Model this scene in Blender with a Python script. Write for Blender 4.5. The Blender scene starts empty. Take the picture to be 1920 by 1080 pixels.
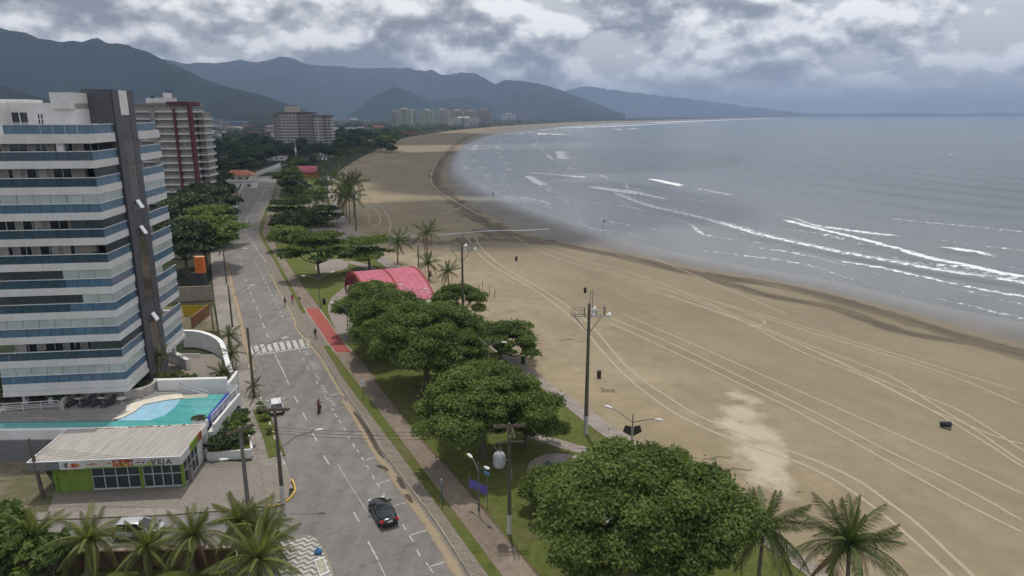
import bpy, bmesh, math, random
import numpy as np
from mathutils import Vector, Matrix, noise as mnoise

# ------------------------------------------------------------------ camera, sky, sun, exposure
S = bpy.context.scene
COL = S.collection
CAM_H, FOC = 36.0, 1280.0            # drone height (m), focal length in pixels of a 1920 wide frame
PITCH = math.atan(325 / FOC)
cP, sP = math.cos(PITCH), math.sin(PITCH)
cd = bpy.data.cameras.new('camera'); cam = bpy.data.objects.new('camera', cd); COL.objects.link(cam)
cam.location = (0, 0, CAM_H); cam.rotation_euler = (math.pi / 2 - PITCH, 0, 0)
cd.sensor_fit = 'HORIZONTAL'; cd.sensor_width = 36; cd.lens = 36 * FOC / 1920
cd.clip_start = 0.5; cd.clip_end = 90000
S.camera = cam

SUN_EL = math.radians(74)
LDIR = Vector((0.14, -0.99, 0)).normalized()             # horizontal travel of the light
sd = bpy.data.lights.new('sun', 'SUN'); sun = bpy.data.objects.new('sun', sd); COL.objects.link(sun)
sd.energy = 2.45; sd.angle = math.radians(0.6); sd.color = (1.0, 0.95, 0.87)
ld = Vector((LDIR.x * math.cos(SUN_EL), LDIR.y * math.cos(SUN_EL), -math.sin(SUN_EL)))
sun.rotation_euler = ld.to_track_quat('-Z', 'Y').to_euler(); sun.location = (0, 0, 300)

S.view_settings.view_transform = 'Standard'; S.view_settings.look = 'None'
S.view_settings.exposure = 0.0; S.view_settings.gamma = 1.0; S.view_settings.use_curve_mapping = False
S.cycles.use_denoising = True; S.cycles.max_bounces = 8; S.cycles.transparent_max_bounces = 12
S.cycles.volume_bounces = 0; S.cycles.sample_clamp_indirect = 6.0

W = bpy.data.worlds.new('World'); S.world = W; W.use_nodes = True
def build_world():
    nt = W.node_tree; N = nt.nodes; L = nt.links; N.clear()
    def n(t, **k):
        q = N.new(t)
        for a, b in k.items(): setattr(q, a, b)
        return q
    def math_(op, a, b=None, c=None, clamp=False):
        q = n('ShaderNodeMath', operation=op); q.use_clamp = clamp
        for i, v in enumerate((a, b, c)):
            if v is None: continue
            if isinstance(v, (int, float)): q.inputs[i].default_value = v
            else: L.new(v, q.inputs[i])
        return q.outputs[0]
    def mixc(f, a, b):
        q = n('ShaderNodeMix', data_type='RGBA')
        for s, v in ((q.inputs[0], f), (q.inputs[6], a), (q.inputs[7], b)):
            if isinstance(v, (int, float)): s.default_value = v
            elif isinstance(v, tuple): s.default_value = (*v, 1)
            else: L.new(v, s)
        return q.outputs[2]
    def ramp(v, lo, hi):
        q = n('ShaderNodeMapRange', interpolation_type='SMOOTHSTEP'); L.new(v, q.inputs[0])
        q.inputs[1].default_value = lo; q.inputs[2].default_value = hi
        return q.outputs[0]
    out = n('ShaderNodeOutputWorld'); bg = n('ShaderNodeBackground'); L.new(bg.outputs[0], out.inputs[0])
    sky = n('ShaderNodeTexSky', sky_type='NISHITA'); sky.sun_disc = False
    sky.sun_elevation = SUN_EL; sky.sun_rotation = math.atan2(-LDIR.x, -LDIR.y)
    sky.air_density = 1.0; sky.dust_density = 2.0; sky.ozone_density = 1.2
    tc = n('ShaderNodeTexCoord'); sep = n('ShaderNodeSeparateXYZ'); L.new(tc.outputs['Generated'], sep.inputs[0])
    x, y, z = sep.outputs
    def noise(dz, scale, stretch, detail=9, rough=.55, off=0.0):
        cb = n('ShaderNodeCombineXYZ'); L.new(x, cb.inputs[0]); L.new(y, cb.inputs[1])
        L.new(math_('MULTIPLY_ADD', math_('ADD', z, dz), stretch, off), cb.inputs[2])
        t = n('ShaderNodeTexNoise'); t.inputs['Scale'].default_value = scale; t.inputs['Detail'].default_value = detail
        t.inputs['Roughness'].default_value = rough; t.inputs['Distortion'].default_value = .0
        L.new(cb.outputs[0], t.inputs['Vector']); return t.outputs['Fac']
    n0 = noise(0, 6.8, 1.75); n1 = noise(.016, 6.8, 1.75)
    big = noise(0, 1.7, 2.4, 2, .5, 5.3)
    fine = noise(0, 17., 1.9, 8, .62, 1.1)
    # cover: heavier over the mountains (towards -x), thin veil over the sea (+x)
    side = ramp(x, -.20, .50)
    dens = math_('MULTIPLY_ADD', fine, .10, math_('MULTIPLY_ADD', big, .34, math_('ADD', n0, -.15)))
    cover = math_('MULTIPLY_ADD', side, -.075, dens)
    mask = ramp(cover, .455, .53)
    light = math_('MULTIPLY_ADD', math_('SUBTRACT', n0, n1), 6.4, math_('MULTIPLY_ADD', fine, .62, .27))
    thick = ramp(cover, .50, .72)
    sh = math_('SUBTRACT', light, math_('MULTIPLY', thick, math_('MULTIPLY_ADD', side, -.28, .60)), clamp=True)
    ccol = n('ShaderNodeValToRGB'); L.new(sh, ccol.inputs[0]); e = ccol.color_ramp.elements
    e[0].position = 0.0; e[0].color = (.31, .335, .38, 1); e[1].position = .80; e[1].color = (1.20, 1.20, 1.20, 1)
    m = e.new(.30); m.color = (.54, .56, .60, 1)
    nis = n('ShaderNodeMix', data_type='RGBA', blend_type='MULTIPLY'); nis.inputs[0].default_value = 1
    L.new(sky.outputs[0], nis.inputs[6]); nis.inputs[7].default_value = (.085, .085, .085, 1)
    veil = mixc(.72, nis.outputs[2], (.88, .885, .89))
    sk = mixc(mask, veil, ccol.outputs[0])
    # grey-blue murk low on the horizon, all round
    lowf = ramp(z, .070, .0)
    sk = mixc(math_('MULTIPLY', lowf, .42), sk, (.68, .69, .71))
    L.new(sk, bg.inputs[0]); bg.inputs[1].default_value = 1.0
build_world()

# ------------------------------------------------------------------ helpers
R = random.Random(7); NR = np.random.default_rng(11)
def G(px, py, z=0.0):
    """plan position of the place that a survey of the photograph puts at frame position px, py and height z"""
    u = (px - 960) / FOC; v = (540 - py) / FOC
    t = (z - CAM_H) / (-sP + v * cP)
    return (u * t, (cP + v * sP) * t)
def height_at(y, py):
    v = (540 - py) / FOC
    return CAM_H + y * (-sP + v * cP) / (cP + v * sP)
def tag(o, label=None, cat=None, group=None, kind=None):
    if label: o['label'] = label
    if cat: o['category'] = cat
    if group: o['group'] = group
    if kind: o['kind'] = kind
    return o
def link(name, data, parent=None, loc=None, rz=None):
    o = bpy.data.objects.new(name, data); COL.objects.link(o)
    if parent is not None: o.parent = parent
    if loc is not None: o.location = loc
    if rz is not None: o.rotation_euler = (0, 0, rz)
    return o
def thing(name, label, cat, loc=(0, 0, 0), rz=0, group=None):
    o = link(name, None, None, loc, rz); o.empty_display_size = .3
    return tag(o, label, cat, group)
def copy_tree(o, parent=None):
    c = o.copy(); COL.objects.link(c); c.parent = parent
    for ch in KIDS(o): copy_tree(ch, c)
    return c
_kids = {}
def KIDS(o): return list(o.children)

def npmesh(name, V, Fq, mat=None, smooth=False):
    """fast mesh from arrays; Fq (M,k) constant polygon size"""
    V = np.asarray(V, dtype=np.float32); Fq = np.asarray(Fq, dtype=np.int32)
    me = bpy.data.meshes.new(name); k = Fq.shape[1]; M = Fq.shape[0]
    me.vertices.add(len(V)); me.vertices.foreach_set('co', V.ravel())
    me.loops.add(M * k); me.loops.foreach_set('vertex_index', Fq.ravel())
    me.polygons.add(M); me.polygons.foreach_set('loop_start', np.arange(0, M * k, k, dtype=np.int32))
    me.polygons.foreach_set('loop_total', np.full(M, k, dtype=np.int32))
    if smooth: me.polygons.foreach_set('use_smooth', np.ones(M, dtype=bool))
    me.update(calc_edges=True)
    if mat: me.materials.append(mat)
    return me
def attr(me, name, vals):
    a = me.attributes.new(name, 'FLOAT', 'POINT'); a.data.foreach_set('value', np.asarray(vals, dtype=np.float32).ravel())

class MB:
    def __init__(s): s.v = []; s.f = []; s.sm = []
    def add(s, vs, fs, smooth=False):
        b = len(s.v); s.v += [tuple(q) for q in vs]; s.f += [tuple(b + i for i in f) for f in fs]; s.sm += [smooth] * len(fs); return s
    def box(s, x0, x1, y0, y1, z0, z1):
        return s.add([(x0,y0,z0),(x1,y0,z0),(x1,y1,z0),(x0,y1,z0),(x0,y0,z1),(x1,y0,z1),(x1,y1,z1),(x0,y1,z1)],
                     [(0,3,2,1),(4,5,6,7),(0,1,5,4),(1,2,6,5),(2,3,7,6),(3,0,4,7)])
    def prism(s, poly, z0, z1):
        a = sum(poly[i][0] * poly[(i+1) % len(poly)][1] - poly[(i+1) % len(poly)][0] * poly[i][1] for i in range(len(poly)))
        if a < 0: poly = poly[::-1]
        n = len(poly)
        return s.add([(x, y, z0) for x, y in poly] + [(x, y, z1) for x, y in poly],
                     [tuple(range(n - 1, -1, -1)), tuple(range(n, 2 * n))] + [(i, (i+1) % n, n + (i+1) % n, n + i) for i in range(n)])
    def sheet(s, poly, z):
        a = sum(poly[i][0] * poly[(i+1) % len(poly)][1] - poly[(i+1) % len(poly)][0] * poly[i][1] for i in range(len(poly)))
        if a < 0: poly = poly[::-1]
        return s.add([(x, y, z) for x, y in poly], [tuple(range(len(poly)))])
    def tube(s, pts, rad, n=8, caps=True):
        pts = [Vector(p) for p in pts]; m = len(pts)
        if isinstance(rad, (int, float)): rad = [rad] * m
        vs = []; up = None
        for i, p in enumerate(pts):
            d = (pts[min(i+1, m-1)] - pts[max(i-1, 0)]).normalized()
            if up is None or abs(d.dot(up)) > .98: up = Vector((1,0,0)) if abs(d.x) < .8 else Vector((0,1,0))
            a = d.cross(up).normalized(); b = d.cross(a).normalized()
            for k in range(n):
                t = 2 * math.pi * k / n; vs.append(p + a * (math.cos(t) * rad[i]) + b * (math.sin(t) * rad[i]))
        fs = [(i*n + k, i*n + (k+1) % n, (i+1)*n + (k+1) % n, (i+1)*n + k) for i in range(m-1) for k in range(n)]
        s.add(vs, fs, True)
        if caps: s.add([vs[k] for k in range(n)], [tuple(range(n-1, -1, -1))]); s.add([vs[(m-1)*n + k] for k in range(n)], [tuple(range(n))])
        return s
    def cyl(s, x, y, z0, z1, r0, r1=None, n=12): return s.tube([(x,y,z0),(x,y,z1)], [r0, r0 if r1 is None else r1], n)
    def lathe(s, prof, n=16, cx=0, cy=0):
        vs = [(cx + r*math.cos(2*math.pi*k/n), cy + r*math.sin(2*math.pi*k/n), z) for r, z in prof for k in range(n)]
        fs = [(i*n+k, i*n+(k+1) % n, (i+1)*n+(k+1) % n, (i+1)*n+k) for i in range(len(prof)-1) for k in range(n)]
        return s.add(vs, fs, True)
    def loft(s, secs, smooth=True, caps=True):
        n = len(secs[0]); vs = [p for q in secs for p in q]
        s.add(vs, [(i*n+k, i*n+(k+1) % n, (i+1)*n+(k+1) % n, (i+1)*n+k) for i in range(len(secs)-1) for k in range(n)], smooth)
        if caps: s.add(secs[0], [tuple(range(n-1, -1, -1))]); s.add(secs[-1], [tuple(range(n))])
        return s
    def mesh(s, name, mat):
        me = bpy.data.meshes.new(name); me.from_pydata(s.v, [], s.f); me.polygons.foreach_set('use_smooth', s.sm)
        if mat: me.materials.append(mat)
        me.update(); return me
    def build(s, name, mat, parent=None, loc=None, rz=None): return link(name, s.mesh(name, mat), parent, loc, rz)
def bm_fix(o):
    bm = bmesh.new(); bm.from_mesh(o.data); bmesh.ops.recalc_face_normals(bm, faces=bm.faces); bm.to_mesh(o.data); bm.free(); return o

# ------------------------------------------------------------------ materials
MATS = {}
class NT:
    def __init__(s, name):
        s.m = bpy.data.materials.new(name); s.m.use_nodes = True; s.t = s.m.node_tree; s.N = s.t.nodes; s.L = s.t.links; s.N.clear()
        s.out = s.n('ShaderNodeOutputMaterial'); s.geo = s.n('ShaderNodeNewGeometry')
    def n(s, t, **k):
        q = s.N.new(t)
        for a, b in k.items(): setattr(q, a, b)
        return q
    def put(s, sock, v):
        if isinstance(v, (int, float)): sock.default_value = v
        elif isinstance(v, tuple): sock.default_value = (*v, 1) if len(v) == 3 and sock.type == 'RGBA' else v
        else: s.L.new(v, sock)
    def math(s, op, a, b=None, c=None, clamp=False):
        q = s.n('ShaderNodeMath', operation=op); q.use_clamp = clamp
        for i, v in enumerate((a, b, c)):
            if v is not None: s.put(q.inputs[i], v)
        return q.outputs[0]
    def mix(s, f, a, b, mode='MIX'):
        q = s.n('ShaderNodeMix', data_type='RGBA', blend_type=mode); s.put(q.inputs[0], f); s.put(q.inputs[6], a); s.put(q.inputs[7], b); return q.outputs[2]
    def fmix(s, f, a, b):
        q = s.n('ShaderNodeMix', data_type='FLOAT'); s.put(q.inputs[0], f); s.put(q.inputs[2], a); s.put(q.inputs[3], b); return q.outputs[0]
    def ramp(s, v, lo, hi, t0=0., t1=1.):
        q = s.n('ShaderNodeMapRange', interpolation_type='SMOOTHSTEP'); s.put(q.inputs[0], v)
        for i, w in enumerate((lo, hi, t0, t1)): s.put(q.inputs[1 + i], w)
        return q.outputs[0]
    def pos(s): return s.geo.outputs['Position']
    def obj(s): return s.n('ShaderNodeTexCoord').outputs['Object']
    def scale(s, v, sc):
        q = s.n('ShaderNodeVectorMath', operation='MULTIPLY'); s.L.new(v, q.inputs[0]); q.inputs[1].default_value = sc; return q.outputs[0]
    def noise(s, vec, sc, detail=4, rough=.55, dist=0.):
        q = s.n('ShaderNodeTexNoise'); s.put(q.inputs['Vector'], vec); q.inputs['Scale'].default_value = sc
        q.inputs['Detail'].default_value = detail; q.inputs['Roughness'].default_value = rough; q.inputs['Distortion'].default_value = dist
        return q.outputs['Fac']
    def attr(s, name): return s.n('ShaderNodeAttribute', attribute_name=name).outputs['Fac']
    def bump(s, h, strength, dist=.1):
        q = s.n('ShaderNodeBump'); q.inputs['Strength'].default_value = strength; q.inputs['Distance'].default_value = dist; s.put(q.inputs['Height'], h); return q.outputs[0]
    def bsdf(s, col, rough=.8, normal=None, metal=0., spec=.3, **k):
        q = s.n('ShaderNodeBsdfPrincipled'); s.put(q.inputs['Base Color'], col); s.put(q.inputs['Roughness'], rough)
        s.put(q.inputs['Metallic'], metal); s.put(q.inputs['Specular IOR Level'], spec)
        if normal is not None: s.L.new(normal, q.inputs['Normal'])
        for a, b in k.items(): s.put(q.inputs[a.replace('_', ' ')], b)
        return q.outputs[0]
    def done(s, sh): s.L.new(sh, s.out.inputs[0]); return s.m
def shade(c, f): return tuple(min(1, v * f) for v in c)
def mat(name, col, rough=.7, var=.18, sc=.6, metal=0., spec=.3, bump=0., streak=0.):
    """plain surface with dirt: two noises vary the colour; streak adds vertical run-off stains"""
    if name in MATS: return MATS[name]
    t = NT(name); p = t.pos()
    a = t.noise(p, sc, 5, .6); b = t.noise(p, sc * 9, 3, .6)
    f = t.math('MULTIPLY_ADD', b, .45, t.math('MULTIPLY', a, .75))
    c = t.mix(t.ramp(f, .3, .85), shade(col, 1 - var), shade(col, 1 + var * .7))
    if streak:
        st = t.noise(t.scale(p, (2.2, 2.2, .12)), 1.0, 4, .65)
        c = t.mix(t.math('MULTIPLY', t.ramp(st, .5, .75), streak), c, shade(col, .45))
    nm = t.bump(b, bump, .03) if bump else None
    MATS[name] = t.done(t.bsdf(c, t.ramp(a, 0, 1, rough - .08, min(1, rough + .1)), nm, metal, spec)); return MATS[name]
def glass(name, col, rough=.08, spec=.6, alpha=1.0):
    if name in MATS: return MATS[name]
    t = NT(name); a = t.noise(t.pos(), .7, 3)
    sh = t.bsdf(t.mix(a, shade(col, .65), shade(col, 1.3)), rough, None, 0, spec)
    if alpha < 1:
        tr = t.n('ShaderNodeBsdfTransparent'); tr.inputs[0].default_value = (*[min(1, .35 + v * 1.2) for v in col], 1)
        mx = t.n('ShaderNodeMixShader'); mx.inputs[0].default_value = alpha; t.L.new(tr.outputs[0], mx.inputs[1]); t.L.new(sh, mx.inputs[2]); sh = mx.outputs[0]
    MATS[name] = t.done(sh); return MATS[name]
# ------------------------------------------------------------------ survey lines (plan curves)
class Line:
    """x as a smooth function of y along the avenue"""
    def __init__(s, pts, sm=2.0):
        q = sorted([G(*p) for p in pts], key=lambda a: a[1]); s.y = np.array([a[1] for a in q]); s.x = np.array([a[0] for a in q])
        yy = np.arange(0, 460, .5); xx = s.raw(yy); k = int(sm * 4) | 1
        ker = np.hanning(k + 2)[1:-1]; ker /= ker.sum(); pad = np.concatenate([xx[0] + (np.arange(-k, 0)) * (xx[1] - xx[0]), xx, xx[-1] + np.arange(1, k + 1) * (xx[-1] - xx[-2])])
        s.yy = yy; s.xx = np.convolve(pad, ker, 'same')[k:-k]
    def raw(s, y):
        x = np.interp(y, s.y, s.x)
        a = (s.x[1] - s.x[0]) / (s.y[1] - s.y[0]); x = np.where(y < s.y[0], s.x[0] + (y - s.y[0]) * a, x)
        b = (s.x[-1] - s.x[-2]) / (s.y[-1] - s.y[-2]); return np.where(y > s.y[-1], s.x[-1] + (y - s.y[-1]) * b, x)
    def __call__(s, y): return float(np.interp(y, s.yy, s.xx))
A0 = Line([(472,860),(452,762),(444,705),(430,684),(411,620),(402,558),(396,500),(395,470),(398,440),(405,411),(419,394),(436,378),(469,333)])
A1 = Line([(622,1080),(600,1030),(553,917),(543,893),(520,830),(490,745),(467,685),(452,640),(446,600),(434,552),(421,490),(414,460),(415,435),(428,418),(447,389),(472,339),(489,325)])
B1 = Line([(880,1080),(820,985),(760,905),(720,852),(680,785),(640,728),(608,672),(582,641),(560,617),(557,598),(530,550),(502,497),(483,450),(480,428),(491,400),(502,378),(516,339),(524,322)], 1.2)
B2 = Line([(914,1080),(751,854),(640,706),(604,646),(567,590),(530,519),(508,480),(491,450),(485,435),(490,415),(498,394),(508,375),(520,339),(527,322)])
B3 = Line([(940,1080),(762,839),(640,680),(614,646),(573,586),(548,540),(516,480),(500,455),(492,437),(498,413),(505,392),(514,370),(524,339),(530,322)])
B4 = Line([(999,1072),(932,991),(847,887),(799,839),(720,738),(683,684),(649,646),(600,580),(568,537),(535,488),(519,467),(508,436),(511,411),(522,380),(527,355),(530,336),(535,322)])
C1 = Line([(1510,1078),(1451,1035),(1179,853),(1094,790),(1000,716),(955,682),(850,597),(780,540),(735,510),(699,483),(668,458),(641,436),(622,385),(613,360),(609,335),(618,318),(640,306)])
C2 = Line([(1555,1077),(1490,1035),(1229,853),(1130,788),(1022,716),(977,682),(880,603),(800,535),(752,503),(722,480),(690,455),(655,422),(632,385),(622,360),(620,335),(633,318),(655,306)])
YS = np.concatenate([np.arange(16, 130, .8), np.arange(130, 418, 2.0)])
def strip(name, LL, LR, z, m, parent=None, y0=16, y1=418, dl=0., dr=0.):
    ys = np.array([y0] + [y for y in YS if y0 < y < y1] + [y1])
    l = np.interp(ys, LL.yy, LL.xx) + dl; r = np.interp(ys, LR.yy, LR.xx) + dr; n = len(ys)
    V = np.zeros((2 * n, 3)); V[:n, 0] = l; V[n:, 0] = r; V[:n, 1] = V[n:, 1] = ys; V[:, 2] = z
    i = np.arange(n - 1); F = np.stack([i, i + n, i + n + 1, i + 1], 1)
    return link(name, npmesh(name, V, F, m), parent)
def kerb(name, LN, side, z0, z1, m, parent, y0, y1, w=.16):
    ys = np.array([y0] + [y for y in YS if y0 < y < y1] + [y1]); x = np.interp(ys, LN.yy, LN.xx); b = MB()
    b.loft([[(a, y, z0), (a + side * w, y, z0), (a + side * w, y, z1), (a, y, z1)] for a, y in zip(x, ys)], False)
    return bm_fix(b.build(name, m, parent))
def poly_px(pts, z=0.): return [G(a, b, z) for a, b in pts]
def smooth_closed(pts, it=2):
    for _ in range(it):
        q = []
        for i in range(len(pts)):
            a, b = pts[i], pts[(i + 1) % len(pts)]
            q += [(a[0]*.75 + b[0]*.25, a[1]*.75 + b[1]*.25), (a[0]*.25 + b[0]*.75, a[1]*.25 + b[1]*.75)]
        pts = q
    return pts
def smooth_open(pts, it=2):
    for _ in range(it):
        q = [pts[0]]
        for a, b in zip(pts, pts[1:]):
            q += [tuple(np.array(a)*.75 + np.array(b)*.25), tuple(np.array(a)*.25 + np.array(b)*.75)]
        pts = q + [pts[-1]]
    return pts
def dist_poly(P, line):
    """distance of points P (N,2) to a polyline, and the signed side (left of travel positive)"""
    L = np.array(line); best = np.full(len(P), 1e18); sign = np.zeros(len(P))
    for a, b in zip(L[:-1], L[1:]):
        d = b - a; q = P - a; t = np.clip((q @ d) / (d @ d + 1e-9), 0, 1); e = q - t[:, None] * d; r = (e * e).sum(1)
        w = r < best; best = np.where(w, r, best); sign = np.where(w, np.sign(d[0] * q[:, 1] - d[1] * q[:, 0]), sign)
    return np.sqrt(best), sign

# ------------------------------------------------------------------ surface materials
def m_asphalt():
    t = NT('asphalt'); p = t.pos(); big = t.noise(p, .09, 4, .6); mid = t.noise(p, .7, 5, .65, .5); fine = t.noise(p, 14, 3, .7)
    long_ = t.noise(t.scale(p, (.8, .06, 1)), 1.0, 3, .5)
    f = t.math('ADD', t.math('MULTIPLY', big, .4), t.math('MULTIPLY_ADD', mid, .4, t.math('MULTIPLY', long_, .3)))
    c = t.mix(t.ramp(f, .35, .75), (.145, .135, .125), (.25, .233, .217))
    c = t.mix(t.ramp(fine, .35, .8), c, t.mix(1., c, (.74, .74, .76), 'MULTIPLY'))
    v = t.n('ShaderNodeTexVoronoi', feature='DISTANCE_TO_EDGE'); t.L.new(p, v.inputs['Vector']); v.inputs['Scale'].default_value = .16
    cr = t.ramp(t.math('ADD', v.outputs[0], t.math('MULTIPLY', mid, .05)), .024, .03)
    c = t.mix(t.math('MULTIPLY', t.math('SUBTRACT', 1., cr), .35), c, (.05, .05, .05))
    return t.done(t.bsdf(c, .82, t.bump(fine, .25, .02), spec=.25))
def m_paver(name, c0, c1, sc, joint, stain=.3):
    t = NT(name); p = t.pos(); b = t.n('ShaderNodeTexBrick'); t.L.new(p, b.inputs['Vector'])
    b.inputs['Scale'].default_value = sc; b.inputs['Mortar Size'].default_value = .018; b.inputs['Color1'].default_value = (*c0, 1); b.inputs['Color2'].default_value = (*c1, 1); b.inputs['Mortar'].default_value = (*joint, 1)
    a = t.noise(p, .22, 5, .6); f = t.noise(p, 5, 4, .7)
    c = t.mix(t.math('MULTIPLY', t.ramp(a, .45, .75), stain), b.outputs[0], shade(c0, .55)); c = t.mix(t.ramp(f, .3, .8), t.mix(1., c, (.75, .75, .75), 'MULTIPLY'), c)
    return t.done(t.bsdf(c, .85, t.bump(f, .3, .02), spec=.2))
def m_concrete(name, c0, var=.35):
    t = NT(name); p = t.pos(); a = t.noise(p, .16, 5, .62, .4); b = t.noise(p, 1.6, 5, .65); f = t.noise(p, 18, 2, .6)
    c = t.mix(t.ramp(t.math('MULTIPLY_ADD', b, .5, t.math('MULTIPLY', a, .6)), .35, .75), shade(c0, 1 - var), shade(c0, 1 + var * .5))
    return t.done(t.bsdf(t.mix(t.ramp(f, .3, .8), t.mix(1., c, (.82, .82, .82), 'MULTIPLY'), c), .88, t.bump(b, .2, .02), spec=.2))
def m_grass(name, c0, c1, dirt=(.16, .125, .075), amt=.5):
    t = NT(name); p = t.pos(); a = t.noise(p, .12, 5, .6); b = t.noise(p, 1.1, 5, .7); f = t.noise(p, 9, 4, .75)
    c = t.mix(t.ramp(t.math('MULTIPLY_ADD', f, .5, t.math('MULTIPLY', b, .5)), .3, .72), c0, c1)
    c = t.mix(t.math('MULTIPLY', t.ramp(t.math('MULTIPLY_ADD', b, .35, a), .66, .86), amt), c, dirt)
    return t.done(t.bsdf(c, .9, t.bump(f, .9, .12), spec=.12))
def m_town():
    t = NT('town_ground'); p = t.pos(); a = t.noise(p, .012, 6, .65); b = t.noise(p, .11, 5, .7); f = t.noise(p, 1.4, 4, .7)
    c = t.mix(t.ramp(b, .35, .7), (.030, .042, .020), (.075, .078, .040)); c = t.mix(t.ramp(a, .52, .72), c, (.15, .135, .105))
    return t.done(t.bsdf(t.mix(f, c, t.mix(1., c, (.5, .5, .5), 'MULTIPLY')), .95, t.bump(f, .5, .3), spec=.1))
def m_sand():
    t = NT('sand'); p = t.pos(); big = t.noise(p, .03, 5, .6, .6); mid = t.noise(p, .35, 5, .65); fine = t.noise(p, 7, 3, .7)
    w = t.math('MULTIPLY_ADD', t.math('SUBTRACT', t.noise(p, .09, 5, .65), .5), 5., 0.)
    along = t.noise(t.scale(p, (.05, .045, 1)), 1.0, 6, .7, .8)
    c = t.mix(t.ramp(t.math('MULTIPLY_ADD', mid, .4, t.math('MULTIPLY', big, .65)), .36, .70), (.245, .194, .126), (.35, .288, .195))
    inner = t.ramp(t.math('ADD', t.attr('prom'), t.math('MULTIPLY', w, 3.)), 4, 40)
    c = t.mix(t.math('MULTIPLY', inner, .62), c, (.222, .188, .132))
    c = t.mix(t.math('MULTIPLY', t.ramp(t.math('ADD', t.attr('pale'), t.math('MULTIPLY_ADD', t.math('SUBTRACT', mid, .5), 5., t.math('MULTIPLY', w, .35))), -1.2, 1.1), .78), c, (.50, .43, .33))
    cb = t.n('ShaderNodeCombineXYZ'); sx = t.n('ShaderNodeSeparateXYZ'); t.L.new(p, sx.inputs[0]); t.put(cb.inputs[0], t.math('MULTIPLY', t.attr('prom'), .22)); t.put(cb.inputs[1], t.math('MULTIPLY', t.math('SUBTRACT', sx.outputs[1], sx.outputs[0]), .022)); stk = t.noise(cb.outputs[0], 1., 6, .65, .5)
    c = t.mix(t.math('MULTIPLY', t.ramp(stk, .35, .7), .55), c, t.mix(1., c, (.80, .80, .82), 'MULTIPLY')); fs = t.noise(p, 22, 2, .6); c = t.mix(t.math('MULTIPLY', t.ramp(fs, .45, .7), .3), c, t.mix(1., c, (.78, .78, .78), 'MULTIPLY'))
    speck = t.ramp(t.noise(p, 2.3, 2, .5), .70, .74); c = t.mix(t.math('MULTIPLY', speck, .25), c, (.16, .13, .08))
    wet = t.ramp(t.math('MULTIPLY_ADD', w, .5, t.attr('wet')), -1.5, 5.)
    wc = t.mix(t.ramp(along, .35, .7), (.150, .138, .122), (.205, .188, .168)); c = t.mix(wet, c, wc)
    dk = t.ramp(t.math('ADD', t.math('MULTIPLY', t.math('SUBTRACT', t.noise(p, .10, 5, .7, 1.2), .5), t.attr('darkamp')), t.math('MULTIPLY_ADD', t.math('SUBTRACT', mid, .5), 1.6, t.attr('dark'))), -.9, .8)
    c = t.mix(t.math('MULTIPLY', dk, t.fmix(t.ramp(stk, .3, .7), .5, 1.)), c, (.098, .082, .062))
    shine = t.ramp(t.math('MULTIPLY_ADD', w, 1.0, t.attr('shine')), -15., 2.)
    c = t.mix(t.math('MULTIPLY', shine, .7), c, (.135, .130, .125))
    rough = t.math('SUBTRACT', t.math('SUBTRACT', .95, t.math('MULTIPLY', wet, .38)), t.math('MULTIPLY', shine, .40))
    h = t.math('MULTIPLY_ADD', fine, .3, mid)
    bm = t.n('ShaderNodeBump'); t.put(bm.inputs['Strength'], t.fmix(wet, .5, .04)); bm.inputs['Distance'].default_value = .12; t.put(bm.inputs['Height'], h)
    return t.done(t.bsdf(c, rough, bm.outputs[0], spec=t.fmix(shine, .12, .5)))
def m_sea():
    t = NT('sea_water'); p = t.pos(); d = t.attr('shore')
    w1 = t.noise(t.scale(p, (.22, .10, 1)), 1.0, 5, .6, .4); w2 = t.noise(p, 1.2, 4, .65); w3 = t.noise(t.scale(p, (.02, .008, 1)), 1., 4, .6, .5)
    deep = t.ramp(d, 25, 260)
    c = t.mix(deep, (.125, .132, .132), (.034, .058, .072)); c = t.mix(t.ramp(w3, .4, .7), c, t.mix(1., c, (.78, .82, .85), 'MULTIPLY'))
    fo = t.attr('foam'); lace = t.noise(p, .55, 8, .78, .6)
    cover = t.math('ADD', fo, t.math('MULTIPLY', t.math('SUBTRACT', lace, .5), 2.2))
    fm = t.ramp(cover, .42, .66)
    c = t.mix(fm, c, (.74, .76, .78))
    film = t.ramp(d, 70, 5)
    rough = t.fmix(fm, t.fmix(film, .20, .17), .8)
    h = t.math('MULTIPLY_ADD', w2, .35, w1)
    bm = t.n('ShaderNodeBump'); t.put(bm.inputs['Strength'], t.fmix(film, .55, .10)); bm.inputs['Distance'].default_value = .5; t.put(bm.inputs['Height'], h)
    return t.done(t.bsdf(c, rough, bm.outputs[0], spec=.27))
def m_worn():
    t = NT('road_paint'); p = t.pos(); a = t.noise(p, 1.1, 5, .7); b = t.noise(p, 7, 4, .7)
    c = t.mix(t.ramp(t.math('MULTIPLY_ADD', b, .6, t.math('MULTIPLY', a, .5)), .40, .66), (.23, .22, .205), (.60, .585, .55)); return t.done(t.bsdf(c, .8, spec=.2))
M_ASPH = m_asphalt(); M_TOWN = m_town(); M_SAND = m_sand(); M_SEA = m_sea()
M_MOSAIC = m_paver('mosaic_stone', (.30, .255, .215), (.22, .185, .155), .9, (.15, .125, .1))
M_PROM = m_paver('promenade_stone', (.40, .345, .31), (.30, .25, .225), .55, (.2, .17, .15))
M_PATH = m_concrete('path_concrete', (.255, .205, .160)); M_WALK = m_concrete('pavement_concrete', (.30, .27, .235))
M_REDPAV = m_paver('red_paver', (.46, .115, .095), (.36, .085, .075), 2.2, (.22, .1, .085))
M_KERB = m_concrete('kerb_concrete', (.34, .30, .24)); M_YELLOW = mat('yellow_paint', (.55, .36, .07), .7, .35, 1.2)
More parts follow.
